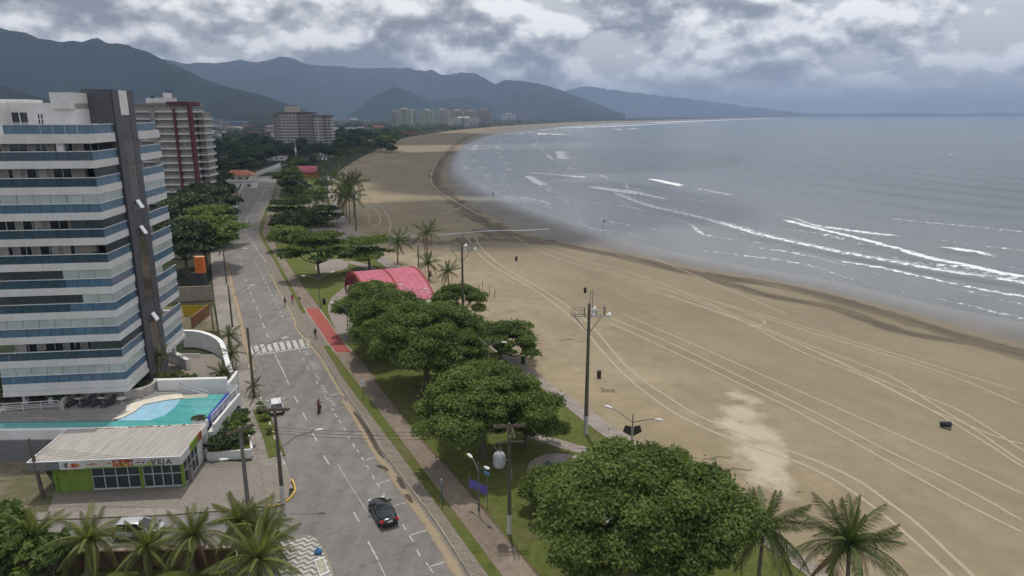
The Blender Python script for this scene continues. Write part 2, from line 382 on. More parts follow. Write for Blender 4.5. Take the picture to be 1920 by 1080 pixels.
M_LINE = m_worn(); M_LAWN = m_grass('lawn', (.070, .090, .018), (.150, .168, .045))
M_ROUGHG = m_grass('rough_ground', (.09, .10, .045), (.21, .175, .115), (.27, .225, .17), .9)
M_FORE = m_paver('forecourt_paver', (.305, .272, .232), (.262, .232, .198), 1.1, (.2, .175, .15), .35)
M_DUST = None
def m_patch(name, col, lo=.42, hi=.62, sc=.8, rough=.9, amt=.8):
    t = NT(name); p = t.pos(); q = t.ramp(t.math('MULTIPLY_ADD', t.attr('edge'), .9, t.math('MULTIPLY', t.noise(p, sc, 6, .7), .8)), lo + .35, hi + .45)
    tr = t.n('ShaderNodeBsdfTransparent'); mx = t.n('ShaderNodeMixShader'); t.put(mx.inputs[0], t.math('MULTIPLY', q, amt)); t.L.new(tr.outputs[0], mx.inputs[1])
    c = t.mix(t.noise(p, 3, 4), shade(col, .75), shade(col, 1.2)); t.L.new(t.bsdf(c, rough, spec=.3), mx.inputs[2]); return t.done(mx.outputs[0])
M_TRACK = m_patch('track_sand', (.47, .40, .30), .05, .45, .8, .95, .75); M_DUST = m_patch('sand_drift', (.36, .285, .19), .3, .6, .7, .95, .85)
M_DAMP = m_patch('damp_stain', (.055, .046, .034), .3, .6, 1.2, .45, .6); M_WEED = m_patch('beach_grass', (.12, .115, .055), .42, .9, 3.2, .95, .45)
def ribbon(name, pts, w, z, m, parent=None, it=2):
    """irregular flat strip with an edge attribute that is 1 in the middle and 0 at its rims"""
    q = smooth_open([tuple(map(float, p)) for p in pts], it); V = []; E = []
    for i, p in enumerate(q):
        a = np.array(q[max(i-1, 0)]); b = np.array(q[min(i+1, len(q)-1)]); d = b - a; d = d / (np.hypot(*d) + 1e-9); nrm = np.array((-d[1], d[0]))
        ww = w(i / (len(q) - 1)) if callable(w) else w; fade = min(1, i / 2., (len(q) - 1 - i) / 2.)
        for k, e in ((-1, 0), (0, 1), (1, 0)):
            s_ = np.array(p) + nrm * k * ww / 2; V.append((s_[0], s_[1], z(s_[0], s_[1]) if callable(z) else z)); E.append(e * fade)
    n = len(q); F = [(3*i + k, 3*i + k + 1, 3*i + k + 4, 3*i + k + 3) for i in range(n - 1) for k in (0, 1)]
    me = npmesh(name, V, F, m); attr(me, 'edge', E); return link(name, me, parent)

# ------------------------------------------------------------------ ground, coast, beach, sea
WATER = [(-60, -700), (420, -260), (250, -60), (165, 45)]
WATER = [(520, -420), (330, -150), (215, 0), (140, 72)] + [G(*p) for p in [(1920,600),(1762,570),(1575,525),(1387,494),(1200,456),(1077,414),(984,386),(940,367),(899,349),(871,324),(862,302),(880,274),(912,256),(952,249),(999,244),(1077,236),(1171,230.6),(1234,228.7),(1400,222.5),(1600,218)]]
VEG = [(180, -420), (110, -150), (60, 0), (40, 30)]
VEGFAR = [(671,299),(718,277),(737,264),(787,253),(859,244),(912,239),(952,236),(1077,228.6),(1240,225),(1400,220.5),(1600,217)]
VEG += [(C2(y), y) for y in (40, 47.5, 60, 75, 90, 110, 130, 150, 180, 215, 260, 310, 350, 400)] + [G(*p) for p in VEGFAR]
def resample(line, n, power=1.0):
    L = np.array(line); d = np.concatenate([[0], np.cumsum(np.hypot(*(L[1:] - L[:-1]).T))]); return d, L
def coast_pair(n=420):
    """matching points on the planting line and the water line"""
    w = np.array(smooth_open(WATER, 2)); v = np.array(smooth_open(VEG, 2))
    # parameter: position along the coast measured on the water line, denser near the viewer
    dw = np.concatenate([[0], np.cumsum(np.hypot(*(w[1:] - w[:-1]).T))]); i0 = np.argmin(np.hypot(w[:, 0] - 100, w[:, 1] - 130)); s0 = dw[i0]
    a = np.sort(np.concatenate([-np.geomspace(3, s0, 40), [0], np.geomspace(1.5, dw[-1] - s0, n)])) + s0
    wp = np.stack([np.interp(a, dw, w[:, 0]), np.interp(a, dw, w[:, 1])], 1)
    dv = np.concatenate([[0], np.cumsum(np.hypot(*(v[1:] - v[:-1]).T))]); out = []; last = 0
    # nearest planting point, kept monotone
    vv = np.stack([np.interp(np.linspace(0, 1, 6000)**3 * dv[-1], dv, v[:, 0]), np.interp(np.linspace(0, 1, 6000)**3 * dv[-1], dv, v[:, 1])], 1)
    for p in wp:
        k = last + int(np.argmin(np.hypot(*(vv[last:] - p).T))); out.append(k); last = max(last, k)
    ker = np.hanning(33); ker /= ker.sum(); kk = np.convolve(np.pad(np.array(out, float), 16, 'edge'), ker, 'valid')
    vp = np.stack([np.interp(kk, np.arange(6000), vv[:, 0]), np.interp(kk, np.arange(6000), vv[:, 1])], 1)
    return vp, wp
SEA_Z = -.55
def sand_z(prom, wd):
    """height of the sand from the distance to promenade and the signed distance to the water line (sea positive)"""
    f = np.clip(prom / (prom + np.maximum(-wd, 0) + 1e-6), 0, 1); return np.where(wd < 0, .05 - .58 * f**1.6, -.55 - wd * .02)
DARK = [([(1920,660),(1800,628),(1700,597),(1600,567),(1500,540),(1425,526),(1350,517),(1275,505),(1200,485),(1130,471),(1060,459),(1000,448),(955,440)], 2.5),
        ([(1330,519),(1380,534),(1430,551),(1500,562),(1570,574),(1620,594),(1680,616),(1740,629),(1830,640),(1920,668)], 1.7),
        ([(965,444),(930,428),(905,412),(872,395),(850,372),(826,352),(814,335),(820,312),(838,290),(856,268),(884,252),(930,242.5),(1000,237)], 3.0),
        ([(690,452),(760,452),(830,455),(900,451),(960,447),(1020,452)], 4.2), ([(900,433),(940,441),(990,446)], 3.), ([(700,438),(770,434)], 1.2)]
def build_beach():
    vp, wp = coast_pair(); n = len(vp); ts = np.concatenate([np.linspace(0, 1, 150), [1.06, 1.15, 1.3]]); m = len(ts)
    dirv = wp - vp; P = vp[:, None, :] - dirv[:, None, :] * 0 + dirv[:, None, :] * ts[None, :, None]
    P[:, 0, :] -= dirv / (np.hypot(*dirv.T)[:, None]) * 1.5
    P = P.reshape(-1, 2)
    wd, sg = dist_poly(P, smooth_open(WATER, 2)); wd = wd * np.where(sg < 0, 1, -1)
    pr, _ = dist_poly(P, smooth_open(VEG, 2))
    z = sand_z(pr, wd)
    tide = [(430, -420), (250, -150), (160, 0), (115, 60)] + [G(*p) for p in [(1920,648),(1762,606),(1600,558),(1425,520),(1275,500),(1200,481),(1060,455),(985,443),(930,410),(870,380),(845,355),(832,335),(836,310),(850,285),(872,262),(905,249),(960,240),(1077,233),(1240,226.5),(1600,217.5)]]
    td, ts_ = dist_poly(P, smooth_open(tide, 2)); wet = td * np.where(ts_ < 0, 1, -1)
    dark = np.full(len(P), -50.); damp = np.full(len(P), 2.)
    for pts, hw in DARK:
        d, _ = dist_poly(P, smooth_open([G(*q) for q in pts], 2)); damp = np.where(hw - d > dark, hw * 7. if hw > 2.5 else hw * 1.6, damp); dark = np.maximum(dark, hw - d)
    pale = np.full(len(P), -50.)
    for c, r in (((1392,775),2.2),((1412,810),2.6),((1425,850),2.6),((1440,890),2.2),((1395,745),1.4),((1375,800),1.6),((1452,915),1.4)):
        g = G(*c); pale = np.maximum(pale, r - np.hypot(P[:, 0] - g[0], P[:, 1] - g[1]))
    V = np.concatenate([P, z[:, None]], 1); i, j = np.meshgrid(np.arange(n - 1), np.arange(m - 1), indexing='ij'); a = (i * m + j).ravel()
    me = npmesh('beach', V, np.stack([a, a + 1, a + m + 1, a + m], 1), M_SAND, True)
    bm = bmesh.new(); bm.from_mesh(me); bmesh.ops.recalc_face_normals(bm, faces=bm.faces)
    if sum(f.normal.z for f in list(bm.faces)[:2000]) < 0: bmesh.ops.reverse_faces(bm, faces=bm.faces)
    bm.to_mesh(me); bm.free()
    for k, v in (('prom', pr), ('wet', wet), ('dark', dark), ('darkamp', damp), ('pale', pale), ('shine', wd)): attr(me, k, v)
    return tag(link('beach', me), kind='structure'), vp
BEACH, VEGP = build_beach()
def zsand(x, y):
    p = np.array([[x, y]]); wd, sg = dist_poly(p, ZW); pr, _ = dist_poly(p, ZV); return float(sand_z(pr, wd * np.where(sg < 0, 1, -1))[0])
ZW = smooth_open(WATER, 2); ZV = smooth_open(VEG, 2)
FOAM = [([(1150,362),(1215,387),(1290,402),(1350,418),(1425,441),(1500,457),(1575,473),(1680,492),(1762,507),(1850,519),(1920,530),(2100,565),(2400,640)], 9., .60), ([(1150,362),(1215,387),(1290,402),(1350,418),(1425,441),(1500,457),(1575,473),(1680,492),(1762,507),(1850,519),(1920,530),(2100,565)], 1.1, .95),
        ([(1219,336),(1262,346)], 5., 1.5), ([(1474,414),(1500,421),(1540,431),(1592,443)], 3., .95), ([(1598,445),(1640,455)], 3., 1.), ([(1645,458),(1675,464)], 2.5, 1.),
        ([(1690,470),(1740,485),(1810,497),(1870,512)], 4.5, .9), ([(1868,511),(1925,520)], 3., 1.), ([(1790,467),(1815,471)], 5., 1.3), ([(1000,323),(1040,326),(1080,330)], 9., .8), ([(985,330),(1008,345)], 8., .9),
        ([(1110,350),(1150,356),(1180,360)], 10., .9), ([(1043,283),(1048,296)], 12., 1.), ([(1005,250),(1050,252)], 25., 1.1), ([(1160,242),(1200,241)], 25., 1.0), ([(1075,239),(1150,237),(1240,232),(1320,230)], 40., 1.05), ([(1000,243),(1100,234.5),(1200,229.5),(1300,226.5)], 45., 1.15), ([(1240,229.5),(1330,226),(1450,222)], 70., 1.2),
        ([(1580,487),(1660,500),(1750,520),(1830,537),(1920,553)], 2.0, .85), ([(1745,286),(1780,290)], 4., .9), ([(905,305),(930,292),(985,290)], 2.0, .55), ([(890,320),(925,345),(950,358),(1000,372)], 2., .55)]
def build_sea():
    na, nr = 520, 420; ang = np.radians(np.linspace(-22, 100, na)); r = np.concatenate([np.geomspace(60, 700, 300), np.geomspace(715, 30000, nr - 300)])
    A, Rr = np.meshgrid(ang, r, indexing='ij'); P = np.stack([Rr.ravel() * np.sin(A.ravel()), Rr.ravel() * np.cos(A.ravel())], 1)
    wd, sg = dist_poly(P, ZW); d = wd * np.where(sg < 0, 1, -1); foam = np.zeros(len(P)); lift = np.zeros(len(P))
    for pts, wdt, amp in FOAM:
        q = smooth_open([G(*p) for p in pts], 2); e, s_ = dist_poly(P, q)
        front = s_ if True else 0
        # seaward side trails off slowly, shoreward side is sharp
        q0 = np.array(q[len(q) // 2])[None]; dq = d[np.argmin(np.hypot(*(P - q0).T))]
        trail = np.where(d >= dq + 0 * e, 1, 1); side = np.where(s_ > 0, 1., .12)
        foam = np.maximum(foam, amp * np.exp(-(e / (wdt * side))**1.3)); lift = np.maximum(lift, .55 * np.exp(-((e - 1.5) / 3.)**2) * (amp > .89) * (wdt < 10))
    edge = np.exp(-((d - 1.) / 1.6)**2) * .22; foam = np.maximum(foam, edge * (d > -4))
    far = np.clip(1 - d / 1500, 0, 1); foam = np.maximum(foam, .40 * np.exp(-np.maximum(d, 0) / 60) * np.clip((np.hypot(P[:, 0], P[:, 1]) - 190) / 120, 0, 1) * (d > -2)); ph = d / 34 * 2 * math.pi + 1.3 * np.sin(P[:, 0] * .011 + P[:, 1] * .006) + .7 * np.sin(P[:, 1] * .023)
    swell = 1.0 * np.clip((d - 60) / 120, 0, 1) * far * np.maximum(0, np.sin(ph))**3
    al = P[:, 1] - .35 * P[:, 0]; seg = np.sin(al * .043 + d * .01) + .8 * np.sin(al * .017 + 1.7 + d * .023) + .5 * np.sin(al * .11); brk = np.exp(-((np.sin(ph + .35) - 1) / .10)**2) * np.clip((seg - .35) * 1.6, 0, 1) * np.clip((d - 25) / 25, 0, 1) * np.clip((150 - d) / 60, 0, 1); foam = np.maximum(foam, .64 * brk)
    for k_, amp_ in ((7., .42), (19., .38), (34., .43), (55., .34), (78., .42)): foam = np.maximum(foam, (amp_ + .14 * np.sin(al * .09 + k_)) * np.exp(-((d - k_ - 4.5 * np.sin(al * .047 + k_) - 2.2 * np.sin(al * .13 + 2 * k_)) / (1. + np.hypot(P[:, 0], P[:, 1]) * .004))**2))
    z = SEA_Z + swell + lift * np.clip(d / 30, 0, 1)
    V = np.concatenate([P, z[:, None]], 1); i, j = np.meshgrid(np.arange(na - 1), np.arange(nr - 1), indexing='ij'); a = (i * nr + j).ravel(); F = np.stack([a, a + 1, a + nr + 1, a + nr], 1)
    keep = (d[F].max(1) > -30); me = npmesh('sea', V, F[keep][:, ::-1], M_SEA, True); attr(me, 'shore', d); attr(me, 'foam', foam)
    return tag(link('sea', me), kind='structure')
SEA = build_sea()
def build_ground():
    """town side: one sheet from the planting line to beyond the mountains, and the far shore of the bay"""
    v = np.array(smooth_open(VEG, 1)); n = len(v); b = MB(); far = [(-30000, y) for y in np.linspace(-420, 30000, n)]
    V = [(x, y, -.03) for x, y in v] + [(x, y, -.03) for x, y in far]; F = [(i, i + 1, n + i + 1, n + i) for i in range(n - 1)]
    V += [(-30000, 30000, -.03), (30000, 29000, -.03)]; b.add(V, F); b.f.append((n - 1, 2*n + 1, 2*n)); b.sm.append(False)
    o = b.build('ground', M_TOWN); bm = bmesh.new(); bm.from_mesh(o.data)
    for f in bm.faces:
        f.normal_update()
        if f.normal.z < 0: f.normal_flip()
    bm.to_mesh(o.data); bm.free(); return tag(o, kind='structure')
GROUND = build_ground()

# ------------------------------------------------------------------ mountains
def m_hill():
    t = NT('forest_slope'); p = t.pos(); a = t.noise(p, .0035, 6, .65); b = t.noise(p, .03, 5, .7)
    c = t.mix(t.ramp(b, .3, .7), (.012, .021, .013), (.032, .044, .022)); c = t.mix(t.ramp(a, .6, .8), c, (.06, .06, .035))
    return t.done(t.bsdf(c, .95, t.bump(t.math('ADD', a, b), 1., 30.), spec=.05))
M_HILL = m_hill()
def ridge(prof, dist, depth, seed, rough=.10):
    """a mountain chain: crest heights follow the survey, spurs and gullies run down both flanks"""
    px = np.array([p[0] for p in prof], float); py = np.array([p[1] for p in prof], float); X = np.arange(px[0], px[-1] + 1, 3.); Y = np.interp(X, px, py); n = len(X); m = 60; V = np.zeros((n, m, 3))
    for i, (x, y) in enumerate(zip(X, Y)):
        az = math.atan2((x - 960) / FOC, cP); dd = dist * (1 + .10 * math.sin(x * .006 + seed)); crest = max(0, (215 - y) / FOC * dd * math.cos(az) + CAM_H)
        for j in range(m):
            s_ = j / (m - 1) * 2 - 1; r = dd + s_ * depth * (.8 + .25 * math.sin(x * .011 + seed * 2)); xx, yy = r * math.sin(az), r * math.cos(az)
            f = mnoise.fractal(Vector((xx * .0012, yy * .0012, seed)), .9, 2.1, 6); g = abs(mnoise.fractal(Vector((xx * .0022 + 9, yy * .0009, seed + 3)), .9, 2., 5))
            base = (1 - abs(s_)**1.15); h = crest * max(0, base) * (1 - rough * 5. * min(1, abs(s_) * 2.2)**.7 * g * 2.) + crest * rough * .9 * f * (.22 + min(1, abs(s_) * 3)) * base
            V[i, j] = (xx, yy, max(h, 0) - 12 * (abs(s_) > .98))
    i, j = np.meshgrid(np.arange(n - 1), np.arange(m - 1), indexing='ij'); a = (i * m + j).ravel()
    me = npmesh('hills', V.reshape(-1, 3), np.stack([a, a + 1, a + m + 1, a + m], 1)[:, ::-1], M_HILL, True); return tag(link('hills', me), kind='structure')
ridge([(-420,140),(-300,100),(-200,75),(-100,55),(0,45),(45,42),(100,62),(150,75),(200,80),(250,82),(262,90),(300,92),(340,108),(370,125),(420,150),(470,165),(520,177),(560,192),(590,205),(615,216)], 4500, 1300, 1.)
ridge([(250,214),(300,150),(360,118),(400,125),(440,124),(490,117),(520,122),(560,114),(585,118),(610,128),(650,128),(700,133),(780,130),(830,138),(900,143),(932,157),(945,150),(980,155),(1010,160),(1040,170),(1080,185),(1120,200),(1160,214)], 7600, 2000, 4.)
ridge([(670,215),(690,205),(720,180),(755,164),(790,178),(820,190),(850,186),(890,184),(920,195),(950,212)], 6000, 600, 7.)
ridge([(-420,100),(-200,110),(-60,125),(0,140),(60,160),(140,185),(200,200),(240,214)], 3300, 600, 9.)
ridge([(960,214),(1000,176),(1050,170),(1090,164),(1130,170),(1200,178),(1300,190),(1380,201),(1440,208),(1480,214)], 12500, 1800, 12.)
ridge([(1460,215),(1500,213),(1580,213),(1660,212),(1700,213),(1760,213.2),(1800,211.5),(1850,212),(1900,211),(1980,212),(2050,215)], 15500, 500, 15.)
# shade-casting cumulus that stands above the town
# ------------------------------------------------------------------ avenue, pavements, park ground
def S_(o): return tag(o, kind='structure')
ROAD = S_(strip('road', A1, B1, 0.0, M_ASPH))
def far_road():
    pts = [(A1(416), 416), (B1(416), 416)]; a = [G(*p) for p in ((489,325),(512,316),(540,307),(575,299),(610,291))]; c = [G(*p) for p in ((524,322),(545,313),(568,306),(600,299),(630,293))]
    return S_(MB().sheet(a + c[::-1], .004).build('road', M_ASPH))
far_road()
SIDE_FAR = [G(-200,986), G(0,980), G(317,967), G(440,957), G(523,947)]
SIDE_NEAR = [(x, y - 5.6) for x, y in SIDE_FAR]
S_(MB().sheet([SIDE_FAR[0], *SIDE_FAR[1:], G(546,925), G(556,915), (-17, 61), (-16.4, 46.5), *[(x, y) for x, y in SIDE_NEAR[::-1]]], -.004).build('road', M_ASPH))
# right side of the avenue: stone pavement, grass verge, path, lawn, promenade
PAVE_R = S_(strip('pavement', B1, B2, .13, M_MOSAIC, dl=.15)); kerb('kerb', B1, 1, -.02, .145, M_KERB, PAVE_R, 16, 418)
yr0, yr1 = G(604,650)[1], G(567,588)[1]
for a, b in ((16, yr0), (yr1, 418)): S_(strip('grass_verge', B2, B3, .135, M_LAWN, y0=a, y1=b))
S_(strip('pavement', B2, B3, .134, M_MOSAIC, y0=yr0, y1=yr1))
yp0, yp1 = G(640,662)[1], G(590,579)[1]
for a, b in ((16, yp0), (yp1, 418)): S_(strip('path', B3, B4, .13, M_PATH, y0=a, y1=b))
red = S_(strip('path', B3, B4, .132, M_REDPAV, y0=yp0, y1=yp1)); kerb('edging', B4, -1, .1, .17, M_KERB, red, yp0, yp1, .3); kerb('edging', B3, 1, .1, .17, M_KERB, red, yp0, yp1, .3)
LAWN = S_(strip('lawn', B4, C1, .10, M_LAWN)); kerb('edging', B4, 1, .05, .17, mat('dark_edging', (.12, .08, .06), .9), LAWN, 16, yp0, .14); kerb('edging', B4, 1, .05, .17, mat('dark_edging', (.12, .08, .06)), LAWN, yp1, 418, .14)
PROM = S_(strip('promenade', C1, C2, .15, M_PROM)); kerb('edging', C2, 1, -.3, .16, M_KERB, PROM, 16, 418, .12); kerb('edging', C1, -1, .05, .16, M_KERB, PROM, 16, 418, .1)
def park_path(pts, w, z): 
    q = smooth_open([G(*p) for p in pts], 2); V = []
    for i, p in enumerate(q):
        d = np.array(q[min(i+1, len(q)-1)]) - np.array(q[max(i-1, 0)]); d = d / np.hypot(*d); nn = np.array((-d[1], d[0])) * w / 2; V += [(*(np.array(p) - nn), z), (*(np.array(p) + nn), z)]
    return S_(link('path', npmesh('path', V, [(2*i, 2*i+2, 2*i+3, 2*i+1) for i in range(len(q)-1)], M_PROM)))
def plaza(pts, z, m=None): return S_(MB().sheet(smooth_closed(poly_px(pts)), z).build('plaza', m or M_PROM))
park_path([(985,812),(1030,828),(1080,842),(1130,856),(1190,868),(1230,872)], 1.7, .119)
plaza([(985,880),(1000,860),(1040,850),(1090,856),(1120,868),(1125,890),(1105,920),(1050,935),(1000,920)], .112)
plaza([(640,545),(665,520),(700,512),(740,515),(800,560),(830,600),(760,640),(690,640),(650,650),(622,605),(612,575),(625,555)], .112)   # round the red pavilion
plaza([(1120,960),(1200,930),(1330,960),(1380,1010),(1300,1060),(1150,1040)], .112)
park_path([(625,497),(650,491),(680,497),(700,508)], 2.5, .119)
plaza([(588,500),(610,488),(640,486),(655,495),(650,505),(620,512),(595,512)], .115)
park_path([(538,412),(552,402),(568,398),(585,396)], 2.5, .119)
plaza([(572,432),(600,425),(640,428),(668,440),(690,455),(660,452),(620,446),(590,446)], .115)
plaza([(560,380),(580,374),(605,374),(622,384),(600,392),(575,390)], .115, M_FORE)
park_path([(600,395),(620,405),(640,425)], 3.5, .121)
# left pavement
yk0, yk1 = G(540,930)[1], G(452,645)[1]; yk2 = G(447,606)[1]
PAVE_L = S_(strip('pavement', A0, A1, .12, M_WALK, y0=yk0 + 1.2, y1=405, dr=-.15))
kerb('kerb', A1, -1, -.02, .14, M_KERB, PAVE_L, yk0 + 2.6, 405)
# dashes of white paint along the kerb
yy = G(536,873)[1]
while yy < G(468,690)[1]:
    kerb('kerb_mark', A1, -1, -.01, .146, M_LINE, PAVE_L, yy, yy + .95, .19); yy += 1.9
cx = [G(*p) for p in ((546,900),(553,917),(549,930),(537,940),(523,948),(500,951))]
yk = MB(); ring = smooth_open(cx, 2)
for a, b in zip(ring, ring[1:]):
    d = np.array(b) - np.array(a); d = d / np.hypot(*d); nn = np.array((-d[1], d[0])) * .16; nn = nn if nn[0] > 0 else -nn
    yk.prism([a, b, (b[0]+nn[0], b[1]+nn[1]), (a[0]+nn[0], a[1]+nn[1])], -.02, .15)
yk.build('yellow_kerb', M_YELLOW, PAVE_L)
FORE = S_(MB().sheet([G(90,962), G(330,952), G(430,946), G(523,944), G(540,936), G(545,905), G(538,880), G(472,866), G(465,868), G(385,866), G(345,880), G(105,920)], .126).build('forecourt', M_FORE))
S_(MB().sheet([G(-200,974), G(0,969), G(95,962), G(330,952), G(430,946), G(515,942), G(523,948), G(440,957), G(317,967), G(0,980), G(-200,986)], .13).build('pavement', M_WALK))
kb = MB(); sf = SIDE_FAR
for a, b in zip(sf, sf[1:]): kb.prism([a, b, (b[0], b[1]+.16), (a[0], a[1]+.16)], -.02, .14)
kb.build('kerb', M_KERB, FORE)
S_(MB().sheet([G(-200,974), G(0,969), G(95,962), G(105,920), G(75,866), G(-200,870)], .10).build('vacant_lot', M_ROUGHG))
# near block: patterned corner pavement, garden lawn
def m_wave():
    t = NT('wave_mosaic'); p = t.pos(); w = t.n('ShaderNodeTexWave', wave_type='BANDS', bands_direction='Y', wave_profile='SIN'); t.L.new(p, w.inputs['Vector']); w.inputs['Scale'].default_value = .52; w.inputs['Distortion'].default_value = 0
    sx = t.n('ShaderNodeSeparateXYZ'); t.L.new(p, sx.inputs[0]); cb = t.n('ShaderNodeCombineXYZ'); t.L.new(sx.outputs[0], cb.inputs[0])
    t.L.new(t.math('MULTIPLY_ADD', t.math('SINE', t.math('MULTIPLY', sx.outputs[0], 7.)), .16, sx.outputs[1]), cb.inputs[1]); t.L.new(cb.outputs[0], w.inputs['Vector'])
    f = t.noise(p, 6, 4, .7); c = t.mix(t.ramp(w.outputs[1], .35, .5), (.20, .19, .18), (.52, .50, .47)); return t.done(t.bsdf(t.mix(t.ramp(f, .3, .7), t.mix(1., c, (.7, .68, .65), 'MULTIPLY'), c), .85, spec=.2))
corner = [G(*p) for p in ((380,1034),(480,1026),(548,1014),(575,1006),(592,1012),(604,1030),(614,1055),(622,1080),(640,1120),(520,1120),(400,1060))]
S_(MB().sheet(corner, .12).build('pavement', m_wave())); kc = MB()
for a, b in zip(corner[2:9], corner[3:9]):
    d = np.array(b) - np.array(a); d = d / np.hypot(*d); nn = np.array((d[1], -d[0])) * .15; nn = -nn
    kc.prism([a, b, (b[0]+nn[0], b[1]+nn[1]), (a[0]+nn[0], a[1]+nn[1])], -.02, .14)
kc.build('kerb', M_KERB, PAVE_L)
GY = SIDE_NEAR[1][1] - 1.6
WA, WB = G(-150,1039,1.7), G(440,1026,1.7)
S_(MB().sheet([WA, WB, (-21, 47.5), (-19.5, 44.5), (-18, 30), (-70, 30), (-70, WA[1])], .10).build('lawn', M_LAWN))
S_(MB().sheet([(-70, WA[1]), WA, WB, (-20.5, 49.0), *SIDE_NEAR[::-1][1:]], .116).build('pavement', M_WALK))
# ---- painted markings (thin sheets of paint on the asphalt)
def bar(pa, pb, w, z=.006, name='road_marking'):
    a = np.array(G(*pa)); b = np.array(G(*pb)); d = b - a; d = d / np.hypot(*d); nn = np.array((-d[1], d[0])) * w / 2
    return MB().sheet([tuple(a - nn), tuple(b - nn), tuple(b + nn), tuple(a + nn)], z).build(name, M_LINE, ROAD)
for a, b in (((690,1015),(709,1050)),((663,960),(673,978)),((607,854),(617,871)),((586,812),(594,827)),((568,774),(575,788)),((551,741),(558,754)),((537,711),(542,722)),
             ((515,663),(536,707)),((500,625),(504,633)),((492,605),(496,615)),((486,588),(490,597)),((480,574),(484,581)),((474,560),(477,568)),((469,547),(472,553)),((464,535),(467,541)),((460,523),(462,528)),((450,492),(452,498)),((446,478),(448,484)),((441,462),(443,467)),((438,446),(439,451)),((440,430),(439,436)),((445,418),(443,423)),((451,406),(448,411)),((458,394),(455,399)),((466,380),(462,385)),((474,366),(470,371)),((483,350),(479,356))):
    bar(a, b, .13)
for a, b in (((633,871),(690,962)),((709,1052),(735,1105))): bar(a, b, .06)
for a, b in (((782,1031),(787,1042)),((799,1055),(812,1074)),((768,1005),(775,1015)),((755,983),(761,994)),((743,964),(749,972)),((731,942),(736,951)),((719,924),(722,929)),((706,905),(712,914)),((698,891),(702,898)),((687,872),(692,880)),((678,857),(682,863)),((669,843),(673,849)),((661,832),(665,838)),((652,818),(656,824)),((644,801),(648,807)),((635,787),(639,793)),((628,776),(632,782)),((622,765),(626,771)),
             ((609,742),(614,750)),((592,714),(596,720)),((576,688),(579,693)),((568,671),(571,676)),((560,657),(563,661))):
    bar(a, b, .12)
for a, b in (((707,907),(737,898)),((688,862),(713,854)),((665,814),(690,808)),((640,765),(665,760)),((616,743),(640,736)),((738,949),(768,940)),((768,1004),(804,993)),((804,1063),(846,1050)),((592,691),(600,688))): bar(a, b, .12)
# crossing and stop line
for i in range(10):
    f = i / 9; xa = 467 + f * 108; ya = 649 - f * 14.; bar((xa, ya), (xa + 5.5, ya + 15.5 - f * 1.5), .62)
bar((474,666.5),(583,650.5), .34)
# parking bays by the crossing, dotted lane line beyond
for i in range(14): bar((478 + i * 3.9, 489 + i * 7.9), (479.6 + i * 3.9, 492.5 + i * 7.9), .14)
for y in (560,564.5,569,573): bar((514 + (y-560)*.5, y + 1), (537 + (y-560)*.6, y - 1), .12)
bar((522,587),(545,583.5), .12); bar((528,599),(553,596), .12)
q = [(500,493),(478,462),(463,440),(459,425),(464,410),(472,396),(482,380),(492,365),(500,350),(507,338)]
for a, b in zip(q, q[1:]): bar(a, b, .12)
# worn lettering along the bay edge
for i, (x, y) in enumerate(((573,663),(583,682),(591,704),(604,728),(619,752))):
    for k in range(5 if i else 3): bar((x - 4 + k * 2.2, y - 4 + k * 3.4 + (k % 2)), (x + 3.5 + k * 2.0, y - 5 + k * 3.2), .16, .007)
for k in range(5): bar((426 + k*.5, 632 + k*4), (449, 631 + k*4), .3)
# manhole cover, drains
gx, gy = G(605,988); mh = MB().cyl(gx, gy, -.01, .008, .62, n=20).build('manhole_cover', mat('worn_iron', (.17,.16,.15), .6), ROAD)
MB().cyl(gx, gy, .002, .012, .40, n=20).build('lid', mat('worn_iron', (.17,.16,.15)), mh)
MB().cyl(*G(601,853), -.01, .008, .42, n=16).build('manhole_cover', mat('worn_iron2', (.13,.125,.12), .6), ROAD)
# sand blown against the kerb, damp gutter stains
ribbon('sand_drift', [(B1(y) - .75, y) for y in np.arange(36, 86, 3)], 1.7, .009, M_DUST, ROAD, 1)
ribbon('sand_drift', [(B1(y) - .5, y) for y in np.arange(82, 160, 4)], .9, .009, M_DUST, ROAD, 1)
ribbon('sand_drift', [(A1(y) + .5, y) for y in np.arange(92, 170, 4)], 1.6, .009, M_DUST, ROAD, 1)
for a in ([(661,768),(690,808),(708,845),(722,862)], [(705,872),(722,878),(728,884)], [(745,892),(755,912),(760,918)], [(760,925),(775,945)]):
    ribbon('damp_stain', [G(*p) for p in a], lambda t: .75 * (.35 + math.sin(math.pi * min(1, t + .1))), .011, M_DAMP, ROAD, 2)
